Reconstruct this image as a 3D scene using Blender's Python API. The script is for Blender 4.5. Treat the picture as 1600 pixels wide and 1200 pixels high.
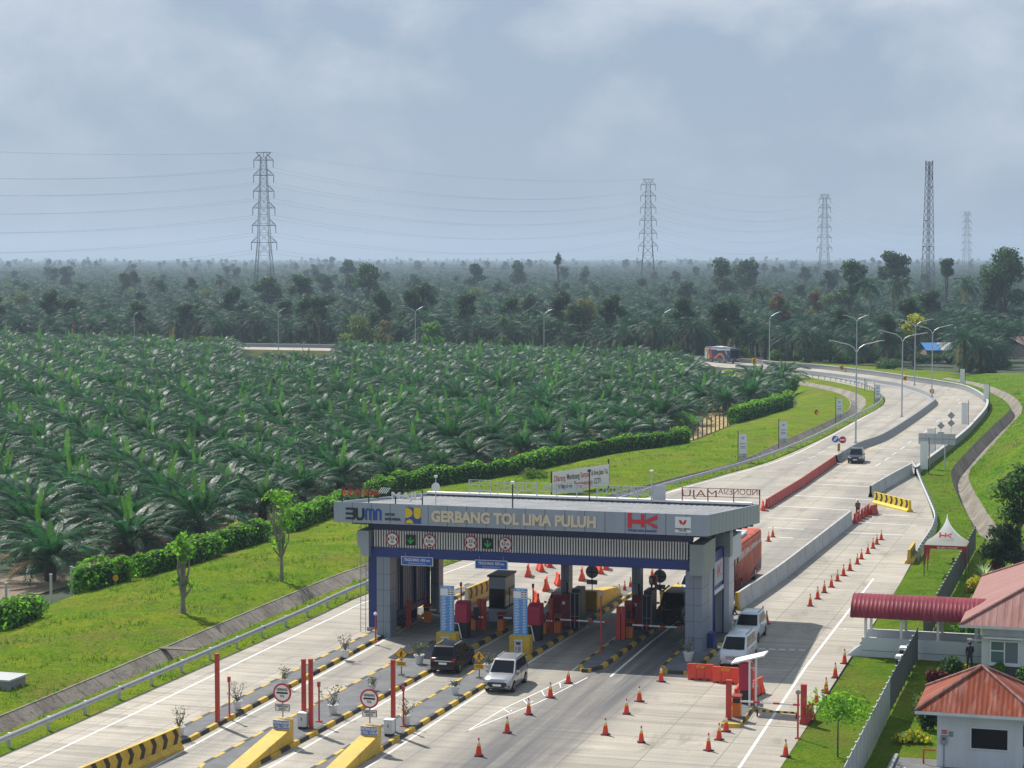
import bpy, bmesh, math, random
from mathutils import Vector, Matrix, noise
R = math.radians
random.seed(11)
scn = bpy.context.scene
col = scn.collection
for _o in list(bpy.data.objects):
    bpy.data.objects.remove(_o)

# ------------------------------------------------------------------ camera
FPX = 3235.0            # focal length in pixels of the 1600 px wide photograph
HZ = 400.0              # horizon row
EYE = 25.0              # drone height above the plaza
PITCH = math.atan((600 - HZ) / FPX)
cam = bpy.data.cameras.new('camera')
cam.sensor_width = 36.0
cam.lens = FPX / 1600 * 36.0
cam.clip_start = 1.0
cam.clip_end = 30000.0
co = bpy.data.objects.new('camera', cam)
co.location = (0, 0, EYE)
co.rotation_euler = (R(90) - PITCH, 0, 0)
col.objects.link(co)
scn.camera = co

# ------------------------------------------------------------------ light
SUN_AZ = math.atan2(-0.56, 0.83)     # sun stands ahead and to the left of the camera
SUN_EL = R(49)
w = bpy.data.worlds.new("World")
scn.world = w
w.use_nodes = True
nt = w.node_tree
nt.nodes.clear()
N = nt.nodes.new
sky = N('ShaderNodeTexSky')
sky.sky_type = 'NISHITA'
sky.sun_disc = False
sky.sun_elevation = SUN_EL
sky.sun_rotation = SUN_AZ
sky.air_density = 1.3
sky.dust_density = 1.0
sky.ozone_density = 1.5
tc = N('ShaderNodeTexCoord')
mp = N('ShaderNodeMapping')
mp.inputs['Scale'].default_value = (11.0, 11.0, 17.0)
mp.inputs['Location'].default_value = (2.3, 0.4, 0.35)
n1 = N('ShaderNodeTexNoise')
n1.inputs['Scale'].default_value = 1.0
n1.inputs['Detail'].default_value = 6.0
n1.inputs['Roughness'].default_value = 0.52
n1.inputs['Distortion'].default_value = 0.15
rp = N('ShaderNodeValToRGB')
rp.color_ramp.elements[0].position = 0.42
rp.color_ramp.elements[0].color = (0, 0, 0, 1)
rp.color_ramp.elements[1].position = 0.70
rp.color_ramp.elements[1].color = (1, 1, 1, 1)
cloud = N('ShaderNodeRGB')
cloud.outputs[0].default_value = (6.1, 6.45, 6.95, 1)
veil = N('ShaderNodeRGB')
veil.outputs[0].default_value = (2.72, 3.48, 4.62, 1)
mixv = N('ShaderNodeMixRGB')
mixv.inputs[0].default_value = 0.93
mix = N('ShaderNodeMixRGB')
bg = N('ShaderNodeBackground')
bg.inputs['Strength'].default_value = 0.105
out = N('ShaderNodeOutputWorld')
K = nt.links.new
K(tc.outputs['Generated'], mp.inputs['Vector'])
K(mp.outputs[0], n1.inputs['Vector'])
K(n1.outputs['Fac'], rp.inputs[0])
K(sky.outputs[0], mixv.inputs[1])
K(veil.outputs[0], mixv.inputs[2])
K(mixv.outputs[0], mix.inputs[1])
K(cloud.outputs[0], mix.inputs[2])
cm = N('ShaderNodeMath'); cm.operation = 'MULTIPLY'; cm.inputs[1].default_value = 0.66
sepw = N('ShaderNodeSeparateXYZ'); K(tc.outputs['Generated'], sepw.inputs[0])
lowf = N('ShaderNodeMapRange'); lowf.inputs['From Min'].default_value = 0.012; lowf.inputs['From Max'].default_value = 0.10
lowf.inputs['To Min'].default_value = 0.18
K(sepw.outputs['Z'], lowf.inputs['Value'])          # clouds thin out towards the horizon
cw = N('ShaderNodeMath'); cw.operation = 'MULTIPLY'
K(rp.outputs[0], cw.inputs[0]); K(lowf.outputs[0], cw.inputs[1])
K(cw.outputs[0], cm.inputs[0])
K(cm.outputs[0], mix.inputs[0])
K(mix.outputs[0], bg.inputs[0])
K(bg.outputs[0], out.inputs[0])

sl = bpy.data.lights.new('sun', 'SUN')
sl.energy = 5.0
sl.angle = R(0.7)
sl.color = (1.0, 0.95, 0.87)
so = bpy.data.objects.new('sun', sl)
sd = Vector((math.sin(SUN_AZ) * math.cos(SUN_EL), math.cos(SUN_AZ) * math.cos(SUN_EL), math.sin(SUN_EL)))
so.rotation_euler = sd.to_track_quat('Z', 'Y').to_euler()
so.location = (-60, 150, 120)
col.objects.link(so)

scn.view_settings.view_transform = 'Standard'
scn.view_settings.look = 'None'
scn.view_settings.exposure = 0.26
scn.view_settings.gamma = 1.0
cy = scn.cycles
DENOISE = True
cy.max_bounces = 6
cy.diffuse_bounces = 2
cy.glossy_bounces = 2
cy.transmission_bounces = 3
cy.transparent_max_bounces = 6
cy.volume_bounces = 0
try:
    cy.use_denoising = DENOISE
    cy.denoiser = 'OPENIMAGEDENOISE'
    cy.denoising_prefilter = 'NONE'
except Exception:
    pass

# ------------------------------------------------------------------ coordinates
_cp, _sp = math.cos(PITCH), math.sin(PITCH)
def at(px, py, z=0.0):
    """The point of the plane at height z that is seen at a pixel of the 1600 x 1200 photograph."""
    a = (px - 800) / FPX
    b = (600 - py) / FPX
    t = (z - EYE) / (-_sp + b * _cp)
    return Vector((a * t, (_cp + b * _sp) * t, z))
ROADA = R(16.6)
UX = Vector((math.cos(ROADA), -math.sin(ROADA), 0))   # along the toll gate's front
VY = Vector((math.sin(ROADA), math.cos(ROADA), 0))    # along the lanes, away
GO = at(589, 996)                                     # foot of the gate's first column
def W(x, y, z=0.0):
    p = GO + UX * x + VY * y
    return Vector((p.x, p.y, z))
def loc(p):
    d = Vector((p[0] - GO.x, p[1] - GO.y, 0))
    return d.dot(UX), d.dot(VY)
def pts(lst, z=0.0):
    """('l', x, y) are plaza coordinates, ('w', x, y) world, (px, py) pixels on the plane z."""
    o = []
    for q in lst:
        if q[0] == 'l': o.append(W(q[1], q[2], z))
        elif q[0] == 'w': o.append(Vector((q[1], q[2], z)))
        else: o.append(at(q[0], q[1], z))
    return o
def smooth(P, step=2.0):
    """Catmull-Rom through P, sampled about every step metres."""
    Q = [P[0] * 2 - P[1]] + list(P) + [P[-1] * 2 - P[-2]]
    o = []
    for i in range(1, len(Q) - 2):
        a, b, c, d = Q[i - 1:i + 3]
        n = max(1, int((c - b).length / step))
        for k in range(n):
            t = k / n
            o.append(0.5 * ((2 * b) + (c - a) * t + (2 * a - 5 * b + 4 * c - d) * t * t + (3 * b - a - 3 * c + d) * t ** 3))
    o.append(P[-1].copy())
    return o
def resample(P, n):
    L = [0.0]
    for a, b in zip(P, P[1:]): L.append(L[-1] + (b - a).length)
    o, j = [], 0
    for k in range(n):
        s = L[-1] * k / (n - 1)
        while j < len(P) - 2 and L[j + 1] < s: j += 1
        t = (s - L[j]) / max(1e-9, L[j + 1] - L[j])
        o.append(P[j].lerp(P[j + 1], min(1, max(0, t))))
    return o
def spaced(P, step):
    tot = sum((b - a).length for a, b in zip(P, P[1:]))
    return resample(P, max(2, int(round(tot / step)) + 1))

# ------------------------------------------------------------------ materials
MATS = {}
def mat(name, rgb, rough=0.6, metal=0.0, spec=0.5, var=0.0, scale=4.0, bump=0.0, bscale=30.0, dirt=None, dscale=0.7, damt=0.5, rand=0.0, emit=0.0, coat=0.0, trans=0.0, stretch=None):
    """A principled surface whose colour drifts with noise (var), carries dirt blotches and a fine bump."""
    if name in MATS: return MATS[name]
    m = bpy.data.materials.new(name)
    m.use_nodes = True
    t = m.node_tree
    b = t.nodes['Principled BSDF']
    b.inputs['Roughness'].default_value = rough
    b.inputs['Metallic'].default_value = metal
    b.inputs['Specular IOR Level'].default_value = spec
    if coat: b.inputs['Coat Weight'].default_value = coat
    if trans: b.inputs['Transmission Weight'].default_value = trans
    c = tuple(rgb) + (1,)
    b.inputs['Base Color'].default_value = c
    src = None
    tcn = t.nodes.new('ShaderNodeTexCoord')
    vec = tcn.outputs['Object']
    if stretch:
        mpn = t.nodes.new('ShaderNodeMapping')
        mpn.inputs['Scale'].default_value = stretch
        t.links.new(vec, mpn.inputs[0]); vec = mpn.outputs[0]
    def noisen(s, d=4.0, r=0.55):
        n = t.nodes.new('ShaderNodeTexNoise')
        n.inputs['Scale'].default_value = s; n.inputs['Detail'].default_value = d; n.inputs['Roughness'].default_value = r
        t.links.new(vec, n.inputs['Vector'])
        return n.outputs['Fac']
    if var or rand:
        h = t.nodes.new('ShaderNodeHueSaturation')
        h.inputs['Color'].default_value = c
        mr = t.nodes.new('ShaderNodeMapRange')
        mr.inputs['From Min'].default_value = 0.3; mr.inputs['From Max'].default_value = 0.7
        mr.inputs['To Min'].default_value = 1 - var; mr.inputs['To Max'].default_value = 1 + var
        t.links.new(noisen(scale), mr.inputs['Value'])
        val = mr.outputs[0]
        if rand:
            oi = t.nodes.new('ShaderNodeObjectInfo')
            m2 = t.nodes.new('ShaderNodeMapRange')
            m2.inputs['To Min'].default_value = 1 - rand; m2.inputs['To Max'].default_value = 1 + rand
            t.links.new(oi.outputs['Random'], m2.inputs['Value'])
            mm = t.nodes.new('ShaderNodeMath'); mm.operation = 'MULTIPLY'
            t.links.new(val, mm.inputs[0]); t.links.new(m2.outputs[0], mm.inputs[1]); val = mm.outputs[0]
        t.links.new(val, h.inputs['Value'])
        src = h.outputs[0]
    if dirt:
        rr = t.nodes.new('ShaderNodeValToRGB')
        rr.color_ramp.elements[0].position = 0.45; rr.color_ramp.elements[1].position = 0.7
        t.links.new(noisen(dscale, 6.0, 0.65), rr.inputs[0])
        ml = t.nodes.new('ShaderNodeMath'); ml.operation = 'MULTIPLY'; ml.inputs[1].default_value = damt
        t.links.new(rr.outputs[0], ml.inputs[0])
        mx = t.nodes.new('ShaderNodeMixRGB')
        t.links.new(ml.outputs[0], mx.inputs[0])
        if src: t.links.new(src, mx.inputs[1])
        else: mx.inputs[1].default_value = c
        mx.inputs[2].default_value = tuple(dirt) + (1,)
        src = mx.outputs[0]
    if src: t.links.new(src, b.inputs['Base Color'])
    if bump:
        bn = t.nodes.new('ShaderNodeBump')
        bn.inputs['Strength'].default_value = bump
        bn.inputs['Distance'].default_value = 0.05
        t.links.new(noisen(bscale), bn.inputs['Height'])
        t.links.new(bn.outputs[0], b.inputs['Normal'])
    if emit:
        b.inputs['Emission Color'].default_value = c
        b.inputs['Emission Strength'].default_value = emit
    MATS[name] = m
    return m
M = lambda n: MATS[n]
mat('steel', (.42, .44, .47), .38, .75, var=.06, dirt=(.25, .22, .19), damt=.25)
mat('galv', (.46, .49, .53), .45, .35, var=.08, scale=2)
mat('pylon_steel', (.09, .095, .10), .8, 0.0)
mat('black', (.018, .018, .02), .5, var=.1)
mat('rubber', (.02, .02, .021), .85, bump=.2)
mat('kerb_black', (.032, .032, .03), .75, var=.2, dirt=(.12, .11, .09), damt=.45, dscale=2)
mat('kerb_yellow', (.60, .38, .02), .65, var=.12, dirt=(.16, .12, .06), damt=.55, dscale=1.6)
mat('yellow', (.62, .40, .035), .6, var=.10, dirt=(.24, .16, .06), damt=.5, dscale=1.1)
mat('bright_yellow', (.74, .53, .02), .5, var=.06, dirt=(.35, .25, .06), damt=.2)
mat('red', (.50, .04, .025), .5, var=.15, dirt=(.30, .09, .06), damt=.5, dscale=1.5)
mat('dark_red', (.26, .02, .025), .5, var=.08)
mat('crimson', (.40, .02, .06), .55, var=.1, bump=.3, bscale=6)
mat('orange_red', (.74, .07, .028), .5, var=.1, rand=.12, dirt=(.35, .06, .04), damt=.25)
mat('barrier_red', (.42, .028, .022), .55, var=.1, rand=.1, dirt=(.25, .05, .045), damt=.3)
mat('cone_red', (.72, .045, .02), .5, var=.06, rand=.08)
mat('cone_yellow', (.85, .50, .02), .5)
mat('orange', (.62, .17, .02), .5, var=.08)
mat('white', (.78, .78, .77), .55, var=.03, dirt=(.5, .48, .44), damt=.2)
mat('wall_white', (.66, .68, .70), .8, var=.05, scale=.6, dirt=(.42, .42, .40), damt=.45, dscale=.8, stretch=(1.5, 1.5, .3))
mat('cool_white', (.60, .65, .68), .8, var=.04, scale=.5, dirt=(.45, .49, .50), damt=.35, dscale=.4)
mat('pot_white', (.7, .7, .68), .6, dirt=(.35, .32, .28), damt=.3, dscale=3)
mat('grey', (.30, .31, .32), .6, var=.06)
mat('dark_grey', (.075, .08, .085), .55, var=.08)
mat('sign_back', (.30, .32, .335), .6, .0, var=.06)
mat('board_grey', (.48, .50, .52), .55, .0, var=.05)
mat('panel_grey', (.33, .385, .45), .42, .15, var=.07, scale=.8, dirt=(.17, .185, .20), damt=.42, dscale=.8, stretch=(1.6, 1.6, .22))
mat('panel_grey_shaded', (.235, .28, .335), .45, .1, var=.07, scale=.8, dirt=(.14, .155, .17), damt=.4, dscale=.8, stretch=(1.6, 1.6, .22))  # cladding grey for the gate columns, their shade darkened into the colour
mat('panel_green', (.27, .325, .32), .42, .25, var=.05, scale=.8)
mat('blue_dark', (.022, .032, .12), .45, var=.08)
mat('blue', (.018, .040, .20), .45, var=.06)
mat('sign_blue', (.025, .12, .48), .4)
mat('sky_blue', (.13, .36, .66), .45, var=.03)
mat('sign_red', (.56, .02, .035), .4)
mat('sign_white', (.80, .80, .80), .4)
mat('sign_yellow', (.78, .40, .01), .4)
mat('sign_black', (.012, .012, .014), .5)
mat('letter_cream', (.72, .60, .42), .5)
mat('letter_red', (.62, .03, .04), .4)
mat('logo_blue', (.02, .07, .30), .4)
mat('glass', (.012, .014, .018), .08, 0, .13)
mat('glass_blue', (.10, .16, .19), .1, 0, .6)
mat('island_top', (.12, .125, .13), .85, var=.1, scale=1.2, bump=.3, dirt=(.23, .22, .21), damt=.35, dscale=.6)
mat('wall_concrete', (.46, .47, .47), .85, var=.07, scale=.5, bump=.25, dirt=(.27, .27, .26), damt=.4, dscale=.6)
mat('median_concrete', (.27, .28, .29), .85, var=.08, scale=.4, bump=.25, dirt=(.18, .18, .18), damt=.4, dscale=.4)
mat('paint_white', (.70, .70, .68), .7, var=.06, dirt=(.42, .40, .37), damt=.45, dscale=1.2)
mat('paint_yellow', (.64, .47, .18), .7, var=.06)
mat('bark', (.115, .09, .065), .9, var=.3, scale=3, bump=.6, bscale=9)
mat('pale_bark', (.22, .20, .17), .9, var=.25, scale=2, bump=.5, bscale=8)
mat('palm_trunk', (.075, .058, .042), .95, var=.35, scale=3, bump=.8, bscale=6)
mat('skin', (.22, .11, .07), .6)
mat('cloth_black', (.018, .019, .024), .8)
mat('cloth_dark', (.05, .055, .065), .8)
mat('cloth_white', (.68, .68, .67), .8)
mat('cloth_brown', (.14, .06, .045), .8)
mat('hair', (.012, .010, .009), .5)
mat('mesh_grey', (.115, .125, .13), .6, .2, var=.06)
mat('timber', (.16, .13, .10), .85, var=.2, bump=.4)
mat('soil_brown', (.20, .15, .10), .95, var=.25)
mat('tail_red', (.40, .01, .015), .2)
mat('lamp_clear', (.62, .66, .7), .12, 0, .8)
mat('tyre', (.016, .016, .017), .9)
mat('rim', (.32, .33, .34), .35, .7)
mat('red_roof', (.26, .033, .045), .38, .1, var=.10, scale=.8, dirt=(.33, .10, .11), damt=.3, dscale=.5)

# ------------------------------------------------------------------ mesh helpers
class MB:
    def __init__(s): s.v, s.f, s.mi, s.ms = [], [], [], []
    def m(s, n):
        if n not in s.ms: s.ms.append(n)
        return s.ms.index(n)
    def face(s, P, n):
        b = len(s.v)
        s.v += [tuple(p) for p in P]
        s.f.append(tuple(range(b, b + len(P)))); s.mi.append(s.m(n))
        return s
    def add(s, V, F, n):
        b = len(s.v); i = s.m(n)
        s.v += [tuple(p) for p in V]
        for q in F: s.f.append(tuple(b + k for k in q)); s.mi.append(i)
        return s
    def box(s, x0, x1, y0, y1, z0, z1, n, X=None):
        V = [Vector(p) for p in ((x0, y0, z0), (x1, y0, z0), (x1, y1, z0), (x0, y1, z0), (x0, y0, z1), (x1, y0, z1), (x1, y1, z1), (x0, y1, z1))]
        if X: V = [X @ p for p in V]
        return s.add(V, [(0, 3, 2, 1), (4, 5, 6, 7), (0, 1, 5, 4), (1, 2, 6, 5), (2, 3, 7, 6), (3, 0, 4, 7)], n)
    def prism(s, poly, a0, a1, n, axis='x', X=None):
        """poly in the other two axes, extruded along axis from a0 to a1."""
        def P(q, a):
            p = {'x': (a, q[0], q[1]), 'y': (q[0], a, q[1]), 'z': (q[0], q[1], a)}[axis]
            return X @ Vector(p) if X else Vector(p)
        k = len(poly)
        V = [P(q, a0) for q in poly] + [P(q, a1) for q in poly]
        F = [tuple(range(k))[::-1], tuple(range(k, 2 * k))] + [(i, (i + 1) % k, k + (i + 1) % k, k + i) for i in range(k)]
        return s.add(V, F, n)
    def loft(s, rows, n, ring=False, caps=False):
        b = len(s.v); i = s.m(n); k = len(rows[0])
        for r in rows: s.v += [tuple(p) for p in r]
        for a in range(len(rows) - 1):
            for c in range(k if ring else k - 1):
                d = (c + 1) % k
                s.f.append((b + a * k + c, b + a * k + d, b + (a + 1) * k + d, b + (a + 1) * k + c)); s.mi.append(i)
        if caps:
            s.f.append(tuple(b + c for c in range(k))[::-1]); s.mi.append(i)
            s.f.append(tuple(b + (len(rows) - 1) * k + c for c in range(k))); s.mi.append(i)
        return s
    def tube(s, P, r, n, k=6, caps=True):
        P = [Vector(p) for p in P]
        rr = r if isinstance(r, (list, tuple)) else [r] * len(P)
        rows = []
        prev = None
        for j, p in enumerate(P):
            t = (P[min(j + 1, len(P) - 1)] - P[max(j - 1, 0)]).normalized()
            if prev is None or abs(prev.dot(t)) > .95:
                prev = Vector((0, 0, 1)) if abs(t.z) < .9 else Vector((1, 0, 0))
            a = (prev - t * prev.dot(t)).normalized(); prev = a
            b2 = t.cross(a)
            rows.append([p + (a * math.cos(2 * math.pi * c / k) + b2 * math.sin(2 * math.pi * c / k)) * rr[j] for c in range(k)])
        return s.loft(rows, n, True, caps)
    def lathe(s, prof, n, k=14, c=(0, 0, 0), sq=1.0):
        rows = [[Vector((c[0] + r * math.cos(2 * math.pi * a / k), c[1] + sq * r * math.sin(2 * math.pi * a / k), c[2] + z)) for a in range(k)] for r, z in prof]
        return s.loft(rows, n, True, True)
    def disc(s, c, r, n, k=24, y=0.0, th=0.0):
        """A disc facing -y."""
        V = [(c[0] + r * math.cos(2 * math.pi * a / k), y, c[1] + r * math.sin(2 * math.pi * a / k)) for a in range(k)]
        if th: return s.prism([(p[0], p[2]) for p in V], y, y + th, n, 'y')
        return s.face(V, n)
    def strip(s, path, prof, n, closed=False):
        """Sweep profile (offset to the right, z) along a level path."""
        rows = []
        for j, p in enumerate(path):
            t = path[min(j + 1, len(path) - 1)] - path[max(j - 1, 0)]
            t.z = 0; t.normalize()
            r = Vector((t.y, -t.x, 0))
            rows.append([Vector((p.x, p.y, p.z + z)) + r * o for o, z in prof])
        return s.loft(rows, n, closed, closed)
    def build(s, name, parent=None, loc=None, rz=0.0, smooth=None, recalc=True, bevel=0.0):
        me = bpy.data.meshes.new(name)
        me.from_pydata(s.v, [], s.f)
        for n in s.ms: me.materials.append(MATS[n])
        me.polygons.foreach_set('material_index', s.mi)
        if recalc and len(s.f) < 30000:
            bm = bmesh.new(); bm.from_mesh(me)
            if smooth is not None: bmesh.ops.remove_doubles(bm, verts=bm.verts, dist=1e-4)
            bmesh.ops.recalc_face_normals(bm, faces=bm.faces)
            bm.to_mesh(me); bm.free()
        if smooth is not None:
            me.shade_smooth()
            if smooth < 180: me.set_sharp_from_angle(angle=R(smooth))
        me.update()
        o = bpy.data.objects.new(name, me)
        col.objects.link(o)
        if parent: o.parent = parent
        if loc is not None: o.location = loc
        o.rotation_euler.z = rz
        if bevel:
            md = o.modifiers.new('edge', 'BEVEL'); md.width = bevel; md.segments = 2; md.limit_method = 'ANGLE'; md.angle_limit = R(35)
        return o
def tag(o, label=None, cat=None, group=None, kind=None):
    if label: o['label'] = label
    if cat: o['category'] = cat
    if group: o['group'] = group
    if kind: o['kind'] = kind
    return o
def thing(name, label, cat, loc=(0, 0, 0), rz=0.0, group=None):
    o = bpy.data.objects.new(name, None)
    o.empty_display_size = .3
    col.objects.link(o)
    o.location = loc; o.rotation_euler.z = rz
    return tag(o, label, cat, group)
KIDS = {}
def kids(o): return [c for c in bpy.data.objects if c.parent == o]
def dup(root, loc, rz, label=None, group=None):
    def cp(o, par):
        c = o.copy(); col.objects.link(c); c.parent = par
        ch = KIDS.get(o.name)
        if ch is None: ch = KIDS[o.name] = kids(o)
        KIDS[c.name] = [cp(k, c) for k in ch]
        return c
    r = cp(root, None)
    r.location = loc; r.rotation_euler.z = rz
    if label: r['label'] = label
    if group: r['group'] = group
    return r
def struct(o): return tag(o, kind='structure')
_tc = {}
def text(s, size, m, name='lettering', parent=None, loc=(0, 0, 0), rot=(R(90), 0, 0), ext=.01, bold=0.0, align='CENTER', sx=1.0, mirror=False):
    """Raised lettering; by default upright and facing -y."""
    cu = bpy.data.curves.new('t', 'FONT')
    cu.body = s; cu.size = size; cu.extrude = ext; cu.offset = bold * size; cu.align_x = align; cu.align_y = 'CENTER'; cu.resolution_u = 3
    o = bpy.data.objects.new('t', cu); col.objects.link(o)
    me = bpy.data.meshes.new_from_object(o.evaluated_get(bpy.context.evaluated_depsgraph_get()))
    bpy.data.objects.remove(o); bpy.data.curves.remove(cu)
    me.transform(Matrix.Scale(-sx if mirror else sx, 4, (1, 0, 0)))
    me.materials.clear(); me.materials.append(MATS[m])
    for p in me.polygons: p.material_index = 0
    me.name = name
    o = bpy.data.objects.new(name, me); col.objects.link(o)
    o.parent = parent; o.location = loc; o.rotation_euler = rot
    return o
def ribbon(mb, path, width, y0, y1, m):
    """A flat stroke of given width along a 2-D (x, z) path, extruded from y0 to y1."""
    P = [Vector((p[0], p[1])) for p in path]
    L, Rr = [], []
    for j, p in enumerate(P):
        t = (P[min(j + 1, len(P) - 1)] - P[max(j - 1, 0)]).normalized()
        n = Vector((-t.y, t.x)) * width / 2
        if 0 < j < len(P) - 1:
            t1 = (p - P[j - 1]).normalized(); t2 = (P[j + 1] - p).normalized()
            n *= 1 / max(.6, math.sqrt((1 + t1.dot(t2)) / 2))
        L.append(p + n); Rr.append(p - n)
    for j in range(len(P) - 1):
        mb.prism([L[j], L[j + 1], Rr[j + 1], Rr[j]], y0, y1, m, 'y')
def arc(cx, cz, r, a0, a1, n=10):
    return [(cx + r * math.cos(R(a0 + (a1 - a0) * k / n)), cz + r * math.sin(R(a0 + (a1 - a0) * k / n))) for k in range(n + 1)]
GA = -ROADA      # heading of the gate's own axes
# ------------------------------------------------------------------ ground materials
def nodes_mat(name):
    m = bpy.data.materials.new(name); m.use_nodes = True
    MATS[name] = m
    t = m.node_tree
    b = t.nodes['Principled BSDF']
    def nd(ty, **kw):
        n = t.nodes.new(ty)
        for k, v in kw.items():
            if k in n.inputs.keys() if isinstance(k, str) else False: n.inputs[k].default_value = v
            else: setattr(n, k, v)
        return n
    tcn = nd('ShaderNodeTexCoord')
    def mapv(scale, rot=0.0, off=(0, 0, 0)):
        n = nd('ShaderNodeMapping')
        n.inputs['Scale'].default_value = scale; n.inputs['Rotation'].default_value = (0, 0, rot); n.inputs['Location'].default_value = off
        t.links.new(tcn.outputs['Object'], n.inputs[0]); return n.outputs[0]
    def nz(vec, s, d=5.0, r=0.55):
        n = nd('ShaderNodeTexNoise'); n.inputs['Scale'].default_value = s; n.inputs['Detail'].default_value = d; n.inputs['Roughness'].default_value = r
        t.links.new(vec, n.inputs['Vector']); return n.outputs['Fac']
    def ramp(fac, stops):
        n = nd('ShaderNodeValToRGB'); e = n.color_ramp.elements
        while len(e) < len(stops): e.new(.5)
        for k, (p, c) in enumerate(stops):
            e[k].position = p; e[k].color = (c if isinstance(c, tuple) else (c, c, c)) + (1,)
        t.links.new(fac, n.inputs[0]); return n.outputs[0]
    def mixc(f, a, c, ty='MIX'):
        n = nd('ShaderNodeMixRGB'); n.blend_type = ty
        for k, v in ((0, f), (1, a), (2, c)):
            if isinstance(v, (int, float)): n.inputs[k].default_value = v
            elif isinstance(v, tuple): n.inputs[k].default_value = v + (1,)
            else: t.links.new(v, n.inputs[k])
        return n.outputs[0]
    def mth(op, a, c=None, d=None):
        n = nd('ShaderNodeMath'); n.operation = op
        for k, v in enumerate((a, c, d)):
            if v is None: continue
            if isinstance(v, (int, float)): n.inputs[k].default_value = v
            else: t.links.new(v, n.inputs[k])
        return n.outputs[0]
    def sep(vec):
        n = nd('ShaderNodeSeparateXYZ'); t.links.new(vec, n.inputs[0]); return n.outputs
    def bump(h, s, dist=.05):
        n = nd('ShaderNodeBump'); n.inputs['Strength'].default_value = s; n.inputs['Distance'].default_value = dist
        t.links.new(h, n.inputs['Height']); t.links.new(n.outputs[0], b.inputs['Normal'])
    def setc(c): t.links.new(c, b.inputs['Base Color'])
    return b, tcn, mapv, nz, ramp, mixc, mth, sep, bump, setc

# concrete road, in plaza coordinates (x across the lanes, y along them)
b, tcn, mapv, nz, ramp, mixc, mth, sep, bump, setc = nodes_mat('road_concrete')
b.inputs['Roughness'].default_value = .8
o1 = mapv((1, 1, 1))
X, Y, Z = sep(o1)
c = mixc(nz(mapv((.12, .9, 1)), 1.0, 6, .6), (.365, .32, .25), (.49, .45, .38))
c = mixc(mth('MULTIPLY', ramp(nz(mapv((.05, 1.1, 1)), 1.4, 5, .7), [(.46, 0.0), (.64, 1.0)]), .75), c, (.215, .195, .155))
c = mixc(mth('MULTIPLY', ramp(nz(o1, .09, 4, .6), [(.40, 0.0), (.62, 1.0)]), .55), c, (.27, .245, .205))
fine = nz(o1, 9.0, 4, .7)
c = mixc(.22, c, ramp(fine, [(.3, .12), (.7, .85)]), 'OVERLAY')
wn = MATS['road_concrete'].node_tree.nodes.new('ShaderNodeTexWhiteNoise'); wn.noise_dimensions = '2D'
cbn = MATS['road_concrete'].node_tree.nodes.new('ShaderNodeCombineXYZ')
_l = MATS['road_concrete'].node_tree.links.new
_l(mth('FLOOR', mth('ADD', mth('DIVIDE', X, 3.7), .5)), cbn.inputs[0]); _l(mth('FLOOR', mth('ADD', mth('DIVIDE', Y, 5.0), .5)), cbn.inputs[1]); _l(cbn.outputs[0], wn.inputs['Vector'])
c = mixc(.30, c, ramp(wn.outputs['Value'], [(0.0, .34), (1.0, .62)]), 'OVERLAY')      # every slab was cast with its own tone
stn = ramp(nz(mapv((.5, .14, 1), 0, (3, 9, 0)), 1.1, 7, .7), [(.54, 0.0), (.70, 1.0)])
c = mixc(mth('MULTIPLY', stn, .62), c, (.14, .125, .10))
# slab joints every 5 m and every 3.6 m
def line(v, step, wd):
    fr = mth('FRACT', mth('DIVIDE', v, step))
    return mth('LESS_THAN', mth('ABSOLUTE', mth('SUBTRACT', fr, .5)), wd / step)
jt = mth('MAXIMUM', line(Y, 5.0, .045), line(X, 3.7, .035))
c = mixc(mth('MULTIPLY', jt, .55), c, (.12, .115, .10))
# tyre wear: dark band of the busy lane, fainter tracks in the others
def band(cx, hw, soft, k=0.0):
    d = mth('ABSOLUTE', mth('SUBTRACT', mth('SUBTRACT', X, cx), mth('MULTIPLY', Y, k)))
    n = nd_map(d, hw + soft, hw - soft)
    return n
def nd_map(v, a, e):
    n = MATS['road_concrete'].node_tree.nodes.new('ShaderNodeMapRange')
    n.interpolation_type = 'SMOOTHSTEP'
    n.inputs['From Min'].default_value = a; n.inputs['From Max'].default_value = e
    MATS['road_concrete'].node_tree.links.new(v, n.inputs['Value'])
    return n.outputs[0]
wear = ramp(nz(mapv((1.6, .05, 1)), 1.0, 5, .6), [(.25, .45), (.65, 1.0)])
near = nd_map(Y, 30.0, 2.0)
dk = mth('MULTIPLY', mth('MULTIPLY', band(18.6, 2.6, 1.3, .035), wear), mth('ADD', mth('MULTIPLY', near, .60), .40))
c = mixc(dk, c, (.085, .084, .088))
far = nd_map(Y, 8.0, 26.0)
for cx, hw, am in ((9.0, .55, .5), (7.9, .4, .32), (13.0, .55, .45), (14.6, .4, .36), (2.1, .8, .5), (-2.6, .6, .2), (25.2, .5, .16), (27.0, .5, .16)):
    c = mixc(mth('MULTIPLY', mth('MULTIPLY', band(cx, hw, .5), wear), am), c, (.15, .145, .14))
for cx, am in ((19.0, .30), (21.6, .25), (4.0, .2), (6.5, .22), (10.5, .22)):
    c = mixc(mth('MULTIPLY', mth('MULTIPLY', mth('MULTIPLY', band(cx, .9, .8), wear), am), far), c, (.20, .195, .19))
setc(c)
bump(fine, .12)

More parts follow.
